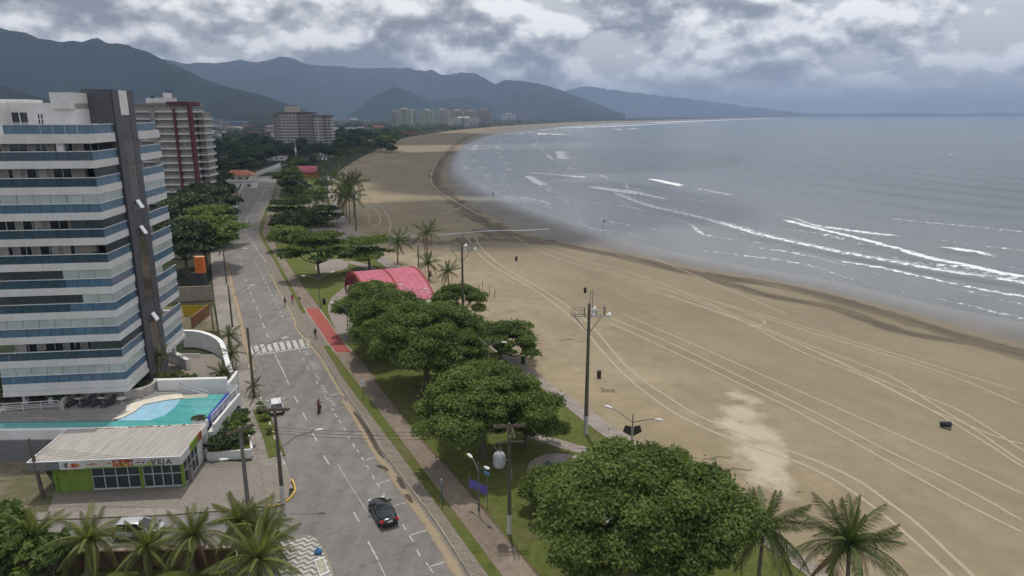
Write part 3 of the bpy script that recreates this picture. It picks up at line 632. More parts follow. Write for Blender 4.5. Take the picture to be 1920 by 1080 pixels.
# ---- beach marks: tyre tracks, weeds, stream
TR = [[(890,441),(901,465),(939,499),(1000,533),(1047,561),(1085,589),(1113,614),(1141,649),(1176,690),(1220,724),(1267,754),(1300,776),(1370,806),(1439,831),(1498,852),(1558,876),(1617,905),(1664,941),(1721,982),(1780,1039),(1825,1080),(1860,1120)],
      [(876,443),(891,471),(923,499),(970,524),(1000,542),(1041,570),(1079,602),(1104,627),(1120,649),(1148,680),(1176,709),(1214,740),(1258,772),(1300,794),(1370,824),(1439,849),(1500,868),(1558,896),(1617,935),(1662,970),(1721,1021),(1783,1079),(1810,1110)],
      [(1135,602),(1195,628),(1252,655),(1300,677),(1390,721),(1475,761),(1528,790),(1588,822),(1676,871),(1765,921),(1825,953),(1925,1002)],
      [(1141,595),(1201,619),(1258,643),(1300,663),(1400,712),(1504,761),(1558,788),(1647,837),(1736,879),(1825,923),(1925,981)],
      [(961,440),(1002,465),(1060,490),(1200,523),(1300,560),(1387,596),(1500,660),(1612,699),(1727,760),(1810,793),(1869,819),(1925,833)],
      [(1000,455),(1060,480),(1200,511),(1350,577),(1500,641),(1669,699),(1753,760),(1825,801),(1925,872)],
      [(1200,540),(1300,566),(1425,612),(1560,670),(1660,716),(1786,760),(1854,801),(1925,848)],
      [(1250,535),(1425,592),(1575,637),(1781,699),(1925,762)], [(1330,560),(1500,608),(1700,668),(1925,735)], [(1240,548),(1400,603),(1520,652),(1660,722),(1760,775),(1850,830),(1925,880)], [(1160,585),(1300,645),(1450,712),(1640,795),(1800,868),(1925,930)], [(1200,470),(1300,512),(1400,555),(1480,588)],
      [(1395,588),(1420,592),(1436,601),(1430,609),(1400,612)], [(700,375),(722,395),(735,420),(728,436)], [(690,384),(708,398),(716,416),(700,426)], [(680,392),(696,408),(690,420)], [(712,384),(760,404),(800,412)], [(820,300),(806,330),(812,350),(850,375),(905,405)], [(826,402),(870,385),(905,372)], [(800,432),(760,425),(720,426)]]
for i, q in enumerate(TR):
    far = q[0][1] < 445 and i > 9
    ribbon('tyre_track', [G(*p) for p in q], (.55 if i < 2 else .46) if not far else .9, lambda x, y: zsand(x, y) + .015 + .001 * i, M_TRACK, BEACH, 2)
for x, y, l, w in ((1140,733,2.6,1.6),(1128,728,.8,.6),(1062,637,3.2,.7),(1075,630,1.,.4),(1090,641,1.,.4),(1350,858,3,.5),(1385,880,3.5,.7),(1330,862,2,.6),(1240,860,2.2,.7),(1500,925,.8,.4),(1310,878,2,.5)):
    g = G(x, y); ribbon('beach_grass', [(g[0] + (k - 2) * l / 4, g[1] + R.uniform(-.35, .35)) for k in range(5)], w * 1.9, lambda a, b: zsand(a, b) + .03, M_WEED, BEACH, 1)
t_ = NT('stream_water'); M_STREAM = t_.done(t_.bsdf((.20, .20, .20), .16, spec=.5))
stq = smooth_open([G(*p) for p in ((676,447),(700,445),(760,443.5),(820,441),(870,436),(905,432.5),(940,431),(985,431),(1030,427))], 2); V = []
for i, p in enumerate(stq):
    w = 1.0 + .5 * math.sin(i * .9) + (i / len(stq))**2 * 1.6; V += [(p[0], p[1] - w/2, zsand(*p) + .035), (p[0], p[1] + w/2, zsand(*p) + .035)]
S_(link('stream', npmesh('stream', V, [(2*i, 2*i+2, 2*i+3, 2*i+1) for i in range(len(stq)-1)], M_STREAM)))
# ------------------------------------------------------------------ main apartment tower
M_WHITE = mat('white_render', (.63, .615, .605), .75, .13, .5, streak=.22); M_WHITE2 = mat('white_paint', (.70, .69, .68), .6, .12, .8, streak=.12)
M_BLUEG = glass('blue_glass', (.12, .215, .31), .06, .7, .80); M_PALEG = glass('curtained_glass', (.42, .47, .46), .10, .5)
M_BLUEC = glass('tinted_glass', (.075, .135, .185), .06, .6, .6); M_CLEAR = glass('clear_glass', (.10, .13, .14), .05, .6, .45); M_DARKG = glass('dark_window', (.035, .04, .045), .08, .6)
M_BEIGE = mat('beige_wall', (.42, .385, .34), .8, .15, .8); M_CLAD = mat('dark_cladding', (.085, .085, .095), .45, .25, .8); M_CLAD2 = mat('dark_cladding_joint', (.045, .045, .05), .6)
M_ALU = mat('aluminium_rail', (.66, .68, .70), .45, .08, 1., .2); M_CURT = mat('cream_curtain', (.55, .52, .46), .9); M_BROWNG = glass('bronze_glass', (.085, .07, .055), .12, .6)
def part(parent, name, m, *boxes):
    b = MB()
    for q in boxes: b.box(*q)
    return b.build(name, m, parent)
TZ0 = 5.6
tc = G(238, 722, TZ0); tl = G(6, 733, TZ0); TW = math.hypot(tc[0]-tl[0], tc[1]-tl[1]); TPHI = math.atan2(tc[1]-tl[1], tc[0]-tl[0]); TD = 20.0
def tower():
    T = thing('apartment_tower', 'tall white apartment tower with blue glass balconies and dark stair shaft, nearest on the left', 'building', (*tc, 0), TPHI)
    zr = height_at(tc[1], 697); z10 = height_at(tc[1], 234); sp = (z10 - zr) / 10
    def mesh_of(name, m, *bx):
        b = MB()
        for q in bx: b.box(*q)
        return b.mesh(name, m)
    NP = 11; pw = TW / NP; ns1, s1a, s1b = 5, 0., 6.2; ns2, s2a, s2b = 6, 12.2, TD
    gh = .92; g_front = mesh_of('glass_panel', M_BLUEG, (.02, pw - .03, .0, .03, .0, gh)); g_s1 = mesh_of('glass_panel', M_BLUEG, (-.03, 0, .02, (s1b-s1a)/ns1 - .03, 0, gh)); g_s2 = mesh_of('glass_panel', M_BLUEG, (-.03, 0, .02, (s2b-s2a)/ns2 - .03, 0, gh))
    g_fo = mesh_of('glass_panel', M_BLUEC, (.02, pw - .03, .0, .03, .0, gh)); NU = 8; uw = TW / NU; uh = sp - 1.76
    def up(m, nm):
        return (mesh_of(nm, m, (.025, uw - .025, 0, .04, 0, uh)), mesh_of(nm, m, (-.04, 0, .025, (s1b-s1a)/4 - .025, 0, uh)), mesh_of(nm, m, (-.04, 0, .025, (s2b-s2a)/5 - .025, 0, uh)))
    pale = up(M_PALEG, 'window_panel'); clear = up(M_CLEAR, 'window_panel')
    win = {w: mesh_of('window', M_DARKG, (0, w, 0, .06, 0, 2.0)) for w in (1.2, 1.9)}; cur = mesh_of('curtain', M_CURT, (0, .75, 0, .05, 0, 2.0)); frm = mesh_of('window_frame', M_ALU, (0, .07, -.04, .1, 0, 2.05))
    part(T, 'core_wall', M_BEIGE, (-TW + 1.0, -1.9, 1.9, TD - 1.5, TZ0, zr + sp * 9 + .8))
    modes = {0: 'p', 1: 'o', 2: 'p', 3: 'm', 4: 'm', 5: 'o', 6: 'o', 7: 'p', 8: 'o', 9: 'c'}
    for k in range(10):
        mo_ = modes[k]; rz = zr + sp * k; b0 = rz - 1.76
        bal = part(T, 'balcony', M_WHITE, (-TW, 0, 0, TD, b0, rz - .94)) if k else part(T, 'balcony', M_WHITE, (-TW, 0, 0, TD, b0, rz - .94), (-TW - .05, .12, -.12, TD + .1, b0 - .62, b0 - .1), (-TW + .1, -.1, .1, TD - .1, b0 - .1, b0))
        for i in range(NP): link('glass_panel', g_fo if (mo_ in 'oc' or (mo_ == 'm' and i < 7)) else g_front, bal, (-TW + i * pw, .06, rz - .94))
        for i in range(ns1): link('glass_panel', g_s1, bal, (-.06, s1a + i * (s1b-s1a)/ns1, rz - .94))
        for i in range(ns2): link('glass_panel', g_s2, bal, (-.06, s2a + i * (s2b-s2a)/ns2, rz - .94))
        [part(bal, 'handrail', M_ALU, q) for q in ((-TW, .04, -.02, .12, rz - .02, rz + .06), (-.10, .02, .12, s1b, rz - .02, rz + .06), (-.10, .02, s2a, s2b, rz - .02, rz + .06))]
        mo = modes[k]
        for i in range(NU):
            me = {'p': pale[0], 'm': pale[0] if (i >= 5 if k == 4 else i >= 6) else clear[0]}.get(mo)
            if mo == 'o' and i >= 6 and k in (1, 6): me = clear[0]
            if me: link('window_panel', me, bal, (-TW + i * uw, .07, rz + .05))
        for i in range(4):
            me = pale[1] if mo in 'pm' else clear[1]
            if mo != 'c': link('window_panel', me, bal, (-.07, s1a + i * (s1b-s1a)/4, rz + .05))
        for i in range(5):
            me = pale[2] if (mo in 'pm' and not (k == 3 and i > 1)) else None
            if me: link('window_panel', me, bal, (-.07, s2a + i * (s2b-s2a)/5, rz + .05))
        if mo != 'p':          # the recessed room fronts behind the open balconies
            x = -TW + 1.5
            while x < -3.4:
                w = 1.9 if R.random() < .6 else 1.2; wn = link('window', win[w], T, (x, 1.84, rz - .92)); link('window_frame', frm, wn, (-.04, 0, 0)); link('window_frame', frm, wn, (w - .03, 0, 0)); link('window_frame', frm, wn, (w / 2, 0, 0))
                if R.random() < .55: link('curtain', cur, wn, (R.choice((0, w - .75)), -.06, 0))
                x += w + R.uniform(.5, 1.0)
            for y in (2.6, 4.4): link('window', mesh_of('window', M_DARKG, (0, .06, 0, 1.3, 0, 2.0)), T, (-1.9, y, rz - .92))
            if mo == 'o':       # things standing on the balcony: low tables, chairs, pots seen through the glass
                for _ in range(4):
                    xx = R.uniform(-TW + .8, -1.2); b = MB().cyl(0, 0, 0, .45, .05).cyl(0, 0, .42, .47, .42) if R.random() < .4 else MB().box(-.3, .3, -.3, .3, .35, .45).box(-.3, .3, .22, .3, .45, .95).box(-.28, -.22, -.28, -.22, 0, .4).box(.22, .28, -.28, -.22, 0, .4)
                    b.build('balcony_chair', mat('dark_wicker', (.05, .04, .035), .8), bal, (xx, R.uniform(.8, 1.3), rz - .92), R.uniform(0, 3))
        if mo == 'c':
            for x0, x1 in ((-TW, -TW + 2.3), (-3.6, -2.9)): part(bal, 'pier', M_WHITE, (x0, x1, .25, .7, rz - .93, rz + sp - 1.77))
    # penthouse
    zt = zr + sp * 10; zf = zt - .94; P = part(T, 'penthouse', M_WHITE, (-TW, 0, 0, TD, zf - .98, zf), (-TW, -9.2, .05, 9, zf, zf + 3.2), (-9.2, -2.4, 3.0, 9, zf, zf + 3.2), (-4.6, -2.4, 2.6, 9, zf + 2.6, zf + 4.3), (-TW + 2, -8, 4, 8, zf + 3.2, zf + 3.6))
    for i in range(4, NP): link('glass_panel', g_front, P, (-TW + i * pw, .06, zf))
    for i in range(ns1): link('glass_panel', g_s1, P, (-.06, s1a + i * (s1b-s1a)/ns1, zf))
    for i in range(ns2 - 1): link('glass_panel', g_s2, P, (-.06, s2a + i * (s2b-s2a)/ns2, zf))
    [part(P, 'handrail', M_ALU, q) for q in ((-9.2, .04, -.02, .12, zt - .02, zt + .06), (-.10, .02, .12, s1b, zt - .02, zt + .06), (-.10, .02, s2a, s2b - 1.2, zt - .02, zt + .06))]
    for x0, x1, y, z0, z1 in ((-TW + .4, -TW + 1.5, .0, .1, 2.2), (-TW + 1.9, -TW + 4.0, .0, .1, 2.2), (-8.9, -7.2, 2.95, 0, 2.2), (-6.3, -5.7, 2.95, 1.0, 2.0)):
        w = part(P, 'window', M_DARKG if y else M_BROWNG, (x0, x1, y - .03, y + .04, zf + z0, zf + z1)); part(w, 'window_frame', M_WHITE2, *[(x0 + q * (x1-x0) - .05, x0 + q * (x1-x0) + .05, y - .06, y + .05, zf + z0, zf + z1) for q in (0, .5, 1)], (x0, x1, y - .05, y + .05, zf + (z0+z1)/2 - .04, zf + (z0+z1)/2 + .04))
    # dark stair shaft
    SH = part(T, 'stair_shaft', M_CLAD2, (-3.0, .20, 6.25, 12.15, TZ0 - 3.4, zf + 4.75)); hz = zf + 4.75 - (TZ0 - 3.4); n = 13
    for i in range(n):
        z0 = TZ0 - 3.4 + hz * i / n; z1 = z0 + hz / n - .04
        for y0, y1 in ((6.28, 8.0), (10.4, 12.12)): part(SH, 'cladding_panel', M_CLAD, (.18, .26, y0, y1, z0, z1))
        part(SH, 'cladding_panel', M_WHITE2 if i == n - 1 else (M_CLAD if i % 4 == 3 else M_BROWNG), (.18, .24, 8.05, 10.35, z0, z1))
        for y0 in (7.75, 10.65): part(SH, 'vent', M_CLAD2, (.25, .31, y0 - .12, y0 + .12, z0 + .3, z0 + .55))
        if i > n - 4: part(SH, 'cladding_panel', M_CLAD, (-2.96, .14, 6.19, 6.27, z0, z1))
    for zz in (zr + sp * 6.75, zr + sp * 5.6, zr + sp * 1.6):
        o = part(SH, 'open_window', M_ALU, (0, .06, 0, 1.0, -1.1, 0)); o.location = (.3, 8.6, zz); o.rotation_euler = (0, -.5, 0)
    part(SH, 'wall_lamp', mat('lamp_glow', (.8, .7, .5)), (-2.2, -1.6, 6.05, 6.2, zf + .4, zf + 1.0))
    for x in (-TW + 1.5, -9, -4.5, -.6):
        for y in (1.2, 9, 17): part(T, 'column', M_WHITE, (x - .25, x + .25, y - .25, y + .25, 3.3, zr - 1.9))
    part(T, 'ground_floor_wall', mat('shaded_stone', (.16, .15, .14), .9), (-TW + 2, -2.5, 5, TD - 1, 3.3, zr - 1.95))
tower()
# ------------------------------------------------------------------ pool terrace beside the tower
DZ = 3.5
def terrace():
    T = thing('pool_terrace', 'raised terrace with a turquoise pool, white coping and stone deck below the tower', 'terrace', (-40, 70, 0))
    def P(pts, z=DZ): return [(x + 40, y - 70) for x, y in poly_px(pts, z)]
    M_DECK = m_paver('deck_stone', (.33, .315, .30), (.26, .25, .24), .35, (.2, .19, .18), .25); M_LIMB = mat('cream_stone', (.62, .57, .47), .8, .15)
    # solid podium in pieces round the pool basin
    f0 = G(-60,812,DZ); f1 = G(386,803,DZ)
    MB().prism(P([(-60,812),(386,803),(392,790),(440,716),(420,690),(300,690),(200,722),(-60,735)]), 0, DZ - 1.0).build('podium', mat('podium_tile', (.17, .17, .175), .7, .2, .6, streak=.3), T)
    def pr(name, pts, z0, z1, m): return bm_fix(MB().prism(P(pts), z0, z1).build(name, m, T))
    # stone deck (back), along the long side of the lap pool
    deck = pr('deck', [(-60,791.5),(-60,735),(60,728),(235,712),(300,712),(342,741),(311,747),(262,757),(243,772),(220,783),(212,788)], DZ - 1, DZ, M_DECK)
    border = pr('deck_border', [(212,787),(222,781),(246,770),(264,755),(312,745),(342,741),(345,746),(313,750),(270,758),(250,773),(228,784)], DZ, DZ + .02, M_LIMB)
    pr('deck_border', [(236,760),(262,752),(300,742),(340,738),(343,741),(311,746),(264,756),(246,770),(236,772)], DZ, DZ + .015, M_LIMB)
    # water: deep part, shallow part
    def m_pool(nm, c, ripple):
        t = NT(nm); p = t.pos(); w = t.noise(p, 1.2, 4, .6, .8); s_ = t.n('ShaderNodeSeparateXYZ'); t.L.new(p, s_.inputs[0]); ln = t.math('ABSOLUTE', t.math('SUBTRACT', t.math('FRACT', t.math('MULTIPLY', t.math('ADD', s_.outputs[1], t.math('MULTIPLY', w, .3)), .5)), .5))
        cc = t.mix(t.ramp(w, .3, .7), shade(c, .85), shade(c, 1.1)); cc = t.mix(t.math('MULTIPLY', t.ramp(ln, .06, .03), ripple), cc, shade(c, .6)); return t.done(t.bsdf(cc, .08, t.bump(w, .15, .1), spec=.5))
    mw = m_pool('pool_water', (.08, .35, .34), .7); mk = m_pool('shallow_water', (.30, .52, .66), 0.)
    pr('pool_water', [(-60,806),(-60,791.5),(212,788),(240,787),(281,786.5),(308,777.5),(327,762),(339,747.5),(390,738),(425,737.5),(384,787),(360,799.5)], DZ - 1, DZ - .10, mw)
    pr('shallow_pool', [(218,787.3),(228,783),(250,772),(268,757.5),(313,749),(339,746.5),(328,762),(309,777.5),(281,786.8)], DZ - 1, DZ - .07, mk)
    for i, (a, b) in enumerate((((345,741),(389,736.5)),((343,745),(388,740)),((342,749),(387,743.5)))): pass
    # blue tiled spill edge, coping, gutter
    pr('spill_edge', [(425,736),(432,737),(389,789),(383,787.5)], DZ - 1, DZ - .02, mat('cobalt_tile', (.02, .045, .28), .3, .3, 3.))
    pr('coping', [(-60,809),(-60,805.5),(360,798.8),(386,795.5),(388,801),(386,804.5)], 0, DZ + .05, M_WHITE2)
    pr('planter', [(360,795),(365,786),(384,785),(391,793),(386,797)], DZ - .4, DZ + .35, M_WHITE2)
    # white wall behind the pool with planting bed above
    pr('pool_wall', [(297,733),(428,729),(428,725.5),(296,729)], 0, DZ + 1.35, M_WHITE2)
    pr('side_wall', [(428,729.5),(440,716),(447,705),(443,703),(425,727)], 0, DZ + .6, M_WHITE2)
    # lounge wall: straight, curving into the pool wall
    def wall(name, pts, h, m, w=.35, z0=DZ - .5):
        q = [np.array(p) for p in smooth_open(P(pts), 2)]; b = MB(); secs = []
        for i, p in enumerate(q):
            d = q[min(i+1, len(q)-1)] - q[max(i-1, 0)]; d = d / np.hypot(*d); nn = np.array((-d[1], d[0])) * w / 2; secs.append([(*(p - nn), z0), (*(p + nn), z0), (*(p + nn), DZ + h), (*(p - nn), DZ + h)])
        b.loft(secs, False); return bm_fix(b.build(name, m, T))
    M_ST = mat('lounge_wall_stone', (.40, .37, .335), .85, .2, 1.2)
    wall('lounge_wall', [(117,768),(128,754),(137,750),(180,749),(240,746),(270,744)], 1.0, M_ST); wall('lounge_wall', [(240,747),(262,744),(282,738),(292,731),(293,724)], 1.05, M_ST)
    pr('garden_bed', [(-60,755),(113,751),(128,741),(235,738),(285,727),(280,714),(235,712),(-60,728)], DZ, DZ + .35, mat('dark_soil', (.05, .04, .028), .95))
    # railings: posts and rails
    def rail(pts, h=1.0, step=1.6, z=DZ):
        q = P(pts, z); a, b = np.array(q[0]), np.array(q[1]); L = np.hypot(*(b - a)); n = max(2, int(L / step)); g = MB()
        for i in range(n + 1): p = a + (b - a) * i / n; g.tube([(*p, z), (*p, z + h)], .035, 6)
        for hh in (.3, .5, .7, 1.0): g.tube([(*a, z + h * hh), (*b, z + h * hh)], .028 if hh < 1 else .04, 6)
        g.build('railing', M_WHITE2, T)
    rail([(-60,777),(112,766)]); rail([(398,794),(447,737)], 1.0, 1.4); rail([(447,737),(428,737)])
    # ledge outside the spill edge carrying the railing
    pr('ledge', [(432,738),(450,737),(400,797),(388,797)], 0, DZ - .8, M_WHITE)
    pr('ledge_kerb', [(447,736.5),(451,737.5),(402,796),(397,795)], 0, DZ, M_WHITE2)
    # pool steps with steel hand rails
    for k in range(4): pr('step', [(341 - k*1.5, 741.5 + k*1.6), (392 - k*1.5, 739 + k*1.6), (391 - k*1.5, 740.2 + k*1.6), (340 - k*1.5, 742.7 + k*1.6)], DZ - .2, DZ + .03 - k * .05, M_LIMB)
    g = MB()
    for dx in (0, 5):
        a = P([(334 + dx, 737 - dx)])[0]; b = P([(386 + dx, 745 - dx)])[0]; g.tube([(*a, DZ), (*a, DZ + 1.), (*b, DZ + .4), (*b, DZ - .1)], .035, 6)
    g.build('pool_handrail', M_ALU, T)
    return T, wall
TERR, _w = terrace()
def lounger(x, y, rz, label):
    t = thing('sun_lounger', label, 'sun lounger', (x, y, DZ), rz, 'loungers in a row on the pool deck'); m = mat('charcoal_mesh', (.035, .037, .042), .8)
    part(t, 'seat', m, (-.35, .35, -.95, .35, .30, .38)); b = part(t, 'backrest', m, (-.35, .35, 0, .85, -.04, .04)); b.location = (0, .35, .35); b.rotation_euler = (.7, 0, 0)
    for sx in (-.3, .3):
        for sy in (-.85, .3): part(t, 'leg', m, (sx - .03, sx + .03, sy - .03, sy + .03, 0, .3))
for i, (px, lab) in enumerate(((136,'charcoal sun lounger on the pool deck, leftmost in the row'),(162,'charcoal sun lounger, second from the left on the pool deck'),(181,'charcoal sun lounger, third from the left on the pool deck'),(204,'charcoal sun lounger on the pool deck, rightmost of the four in the row'))):
    g = G(px, 760, DZ); lounger(g[0], g[1] + .1, -.25, lab)
def round_table(px, py, lab):
    g = G(px, py, DZ); t = thing('round_table', lab, 'table', (*g, DZ)); m = mat('pale_table', (.5, .47, .43), .6); MB().cyl(0, 0, .66, .72, .48, n=18).build('tabletop', m, t); MB().cyl(0, 0, .03, .66, .05).cyl(0, 0, 0, .03, .25).build('pedestal', m, t)
round_table(150, 756, 'small pale table between the first two loungers'); round_table(193, 755, 'small pale table between the two right loungers'); round_table(229, 757, 'pale round table right of the loungers near the pool')
# curved ramp wall and driveway
def ramp():
    T = thing('driveway_ramp', 'curved white wall round the garage ramp between tower and avenue', 'ramp', (-45, 95, 0)); q = [(x + 45, y - 95) for x, y in ()]
    def loc(p): return (p[0] + 45, p[1] - 95)
    pts = [loc(G(*p, 2.6)) for p in ((343,621),(365,621),(385,625),(404,633),(415,642),(420,655),(424,672),(430,690),(433,699))]; q = [np.array(p) for p in smooth_open(pts, 2)]; secs = []
    for i, p in enumerate(q):
        d = q[min(i+1, len(q)-1)] - q[max(i-1, 0)]; d = d / np.hypot(*d); nn = np.array((-d[1], d[0])) * .22; secs.append([(*(p - nn), -.2), (*(p + nn), -.2), (*(p + nn), 2.6), (*(p - nn), 2.6)])
    bm_fix(MB().loft(secs, False).build('ramp_wall', M_WHITE2, T))
    secs = [[(s[0][0], s[0][1], 2.6), (s[1][0], s[1][1], 2.6), (s[1][0], s[1][1], 2.72), (s[0][0], s[0][1], 2.72)] for s in secs]
    s2 = [];
    for i, p in enumerate(q):
        d = q[min(i+1, len(q)-1)] - q[max(i-1, 0)]; d = d / np.hypot(*d); nn = np.array((-d[1], d[0])) * .32; s2.append([(*(p - nn), 2.6), (*(p + nn), 2.6), (*(p + nn), 2.74), (*(p - nn), 2.74)])
    bm_fix(MB().loft(s2, False).build('wall_coping', mat('bright_coping', (.78, .77, .76), .6), T))
    MB().sheet([loc(G(*p, .9)) for p in ((330,660),(352,664),(400,664),(418,676),(425,700),(432,716),(330,716),(300,700))], .9).build('ramp_floor', M_FORE, T)
    b = MB(); iw = [np.array(loc(G(*p, 2.4))) for p in ((318,656),(330,662),(342,669),(352,674))]; secs = []
    for i, p in enumerate(iw):
        d = iw[min(i+1, 3)] - iw[max(i-1, 0)]; d = d / np.hypot(*d); nn = np.array((-d[1], d[0])) * .3; secs.append([(*(p - nn), 0), (*(p + nn), 0), (*(p + nn), 2.4), (*(p - nn), 2.4)])
    bm_fix(b.loft(secs, False).build('inner_wall', M_WHITE, T))
    MB().prism([loc(G(*p, 2.9)) for p in ((285,719),(330,706),(378,712),(376,724),(300,727))], 0, 2.9).build('planting_bed', mat('dark_soil', (.05, .04, .028)), T)
    MB().prism([loc(G(*p, 2.2)) for p in ((396,716),(430,700),(442,706),(428,722),(400,722))], 0, 2.2).build('planting_bed', mat('dark_soil', (.05, .04, .028)), T)
    part(T, 'ramp_sign', M_WHITE2, (0, 2.6, 0, .1, 0, .5)).location = (*loc(G(343,668,1)), .9)
ramp()
# roadside planter below the terrace
def planter():
    T = thing('planter', 'long white-edged planter with shrubs between terrace and left pavement', 'planter', (-32, 72, 0)); L = lambda p: (p[0] + 32, p[1] - 72)
    q = [L(G(*p, 1.0)) for p in ((388,848),(470,842),(463,800),(451,764),(447,748),(400,800))]
    MB().prism(q, 0, .85).build('soil', M_LAWN, T); b = MB()
    for a, c in zip(q, q[1:4]):
        d = np.array(c) - np.array(a); d = d / np.hypot(*d); nn = np.array((d[1], -d[0])) * .22; a = np.array(a) + nn * .02; c = np.array(c) + nn * .02; b.prism([tuple(a), tuple(c), tuple(np.array(c) + nn), tuple(np.array(a) + nn)], 0, 1.05)
    b.build('edge_wall', M_WHITE2, T)
planter()
# ------------------------------------------------------------------ corner shop
def shop():
    fl = G(107, 925); fr = G(349, 914); W_ = math.hypot(fr[0]-fl[0], fr[1]-fl[1]); phi = math.atan2(fr[1]-fl[1], fr[0]-fl[0])
    T = thing('corner_shop', 'low corner shop with lime green walls, shop windows and ribbed metal roof', 'shop', (*fl, .12), phi); D_ = 5.6
    lime = mat('lime_paint', (.20, .30, .045), .75, .25, 1.2, streak=.4); grey = mat('fascia_grey', (.16, .165, .17), .6); fr_m = mat('white_frame', (.60, .60, .60), .5)
    part(T, 'wall', M_WHITE, (.1, W_ - .1, D_ - .2, D_, 0, 3.0), (.0, .2, .2, D_ - .2, 0, 3.0), (W_ - .3, W_ - .1, D_ - 1.6, D_ - .2, 0, 3.0))
    part(T, 'wall', lime, (0, 3.3, 0, .2, 0, 2.9)); 
    for x in (.0, 3.2, 8.0, W_ - .28): part(T, 'pier', mat('lime_pier', (.19, .29, .04), .7), (x, x + .28, -.10, .12, 0, 2.95))
    part(T, 'floor', mat('shop_floor', (.2, .19, .18), .5), (.2, W_ - .3, .2, D_ - .2, 0, .05)); part(T, 'ceiling', mat('shop_ceiling', (.35, .34, .33)), (.2, W_ - .3, .2, D_ - .2, 2.85, 2.95))
    def bay(x0, x1, n):
        for i in range(n):
            a, c = x0 + (x1-x0) * i / n, x0 + (x1-x0) * (i+1) / n
            for z0, z1 in ((.22, 1.5), (1.55, 2.85)):
                w = part(T, 'window', M_CLEAR, (a + .04, c - .04, .02, .05, z0, z1)); part(w, 'window_frame', fr_m, (a, a + .07, -.02, .08, z0, z1 + .05), (a, c, -.02, .08, z1, z1 + .07))
        part(T, 'sill', fr_m, (x0, x1, -.08, .1, .1, .22))
    bay(3.5, 8.0, 4); bay(8.3, W_ - .3, 4)
    for i in range(4):
        y0, y1 = .15 + i * 1.0, .15 + (i + 1) * 1.0
        for z0, z1 in ((.22, 1.5), (1.55, 2.85)):
            w = part(T, 'window', M_CLEAR, (W_ - .14, W_ - .1, y0 + .04, y1 - .04, z0, z1)); part(w, 'window_frame', fr_m, (W_ - .16, W_ - .06, y0, y0 + .07, z0, z1 + .06), (W_ - .16, W_ - .06, y0, y1, z1, z1 + .07))
    part(T, 'sill', fr_m, (W_ - .2, W_ - .04, 0, 4.2, .1, .22))
    # goods dimly seen inside
    for x in (4.2, 5.6, 7.0, 9.2, 10.8, 11.6): part(T, 'display', mat('goods_red', (.30, .09, .05), .6) if R.random() < .5 else mat('goods_grey', (.25, .24, .22), .6), (x, x + R.uniform(.4, .9), 1.0, 1.6, .05, R.uniform(.9, 1.7)))
    # roof: tray with parapet fascia, corrugated sheet
    zr0, zr1 = 3.0, 3.85; ov = 1.15
    part(T, 'fascia', grey, (-1.6, 1.35, -ov, -ov + .10, zr0, zr1))
    part(T, 'fascia', M_WHITE2, (-1.6, -1.5, -ov + .1, D_ + .5, zr1 - .35, zr1 + .02), (-1.6, W_ + .35, D_ + .4, D_ + .5, zr1 - .45, zr1 + .02)); part(T, 'gutter', M_ALU, (-1.5, W_ + .3, -ov - .03, -ov + .12, zr1, zr1 + .05))
    part(T, 'soffit', mat('soffit', (.3, .3, .3)), (-1.5, W_ + .3, -ov + .1, D_ + .4, zr0, zr0 + .08))
    t = NT('corrugated_sheet'); p = t.pos(); a = t.noise(p, .5, 5, .65); s_ = t.noise(t.scale(p, (3.5, .25, 1)), 1., 4, .6); c = t.mix(t.ramp(s_, .35, .75), (.32, .295, .27), (.42, .395, .37)); c = t.mix(t.math('MULTIPLY', t.ramp(a, .6, .8), .55), c, (.25, .17, .11)); mr = t.done(t.bsdf(c, .6, spec=.3))
    b = MB(); n = 150; rows = (-ov + .12, 1.5, 3.6, D_ + .35); V = []
    for i in range(n + 1):
        x = -1.45 + (W_ + 1.7) * i / n
        for y in rows: V.append((x, y, zr1 - .12 + .03 * (i % 2) + .02 * (y - rows[0]) + (.012 if y in (1.5,) else 0)))
    b.add(V, [(i*4 + k, (i+1)*4 + k, (i+1)*4 + k + 1, i*4 + k + 1) for i in range(n) for k in range(3)]); b.build('roof_sheet', mr, T)
    rust = mat('rusted_edge', (.30, .15, .08), .9, .5, 3.)
    for i in range(30): 
        x = 1 + i * (W_ - 1.2) / 30; part(T, 'roof_tile', rust if R.random() < .6 else mat('cream_stone', (.62,.57,.47)), (x, x + R.uniform(.2, .38), D_ + .2, D_ + .38, zr1 - .02, zr1 + R.uniform(.03, .1)))
    # printed sign band: pictures of food blocks, then the name
    sg = part(T, 'sign_board', mat('sign_white', (.56, .56, .55), .6), (1.35, W_ + .33, -ov, -ov + .10, zr0, zr1))
    part(T, 'sign_board', mat('sign_white', (.56, .56, .55)), (W_ + .23, W_ + .33, -ov + .1, 1.2, zr0, zr1)); part(T, 'sign_board', lime, (W_ + .23, W_ + .33, 1.2, 3.4, zr0, zr1)); part(T, 'sign_board', mat('goods_red', (.30, .09, .05)), (W_ + .23, W_ + .33, 3.4, 4.6, zr0, zr1)); part(T, 'sign_board', M_WHITE2, (W_ + .23, W_ + .33, 4.6, D_ + .4, zr0, zr1))
    cols = {'r': (.34, .07, .05), 'o': (.50, .20, .06), 'y': (.58, .40, .10), 'p': (.58, .42, .32), 'g': (.24, .40, .06), 'k': (.06, .05, .05), 'b': (.30, .42, .48)}
    def blob(cx, cz, rx, rz_, c, n=9, d=.008):
        cx = 1.35 + (cx - 1.35) * .79; rx *= .85
        pts = [(cx + rx * math.cos(2*math.pi*k/n) * R.uniform(.75, 1.1), -ov - d, cz + rz_ * math.sin(2*math.pi*k/n) * R.uniform(.75, 1.1)) for k in range(n)]
        MB().add(pts, [tuple(range(n))]).build('print', mat('print_' + c, cols[c], .6), sg)
    zc = (zr0 + zr1) / 2
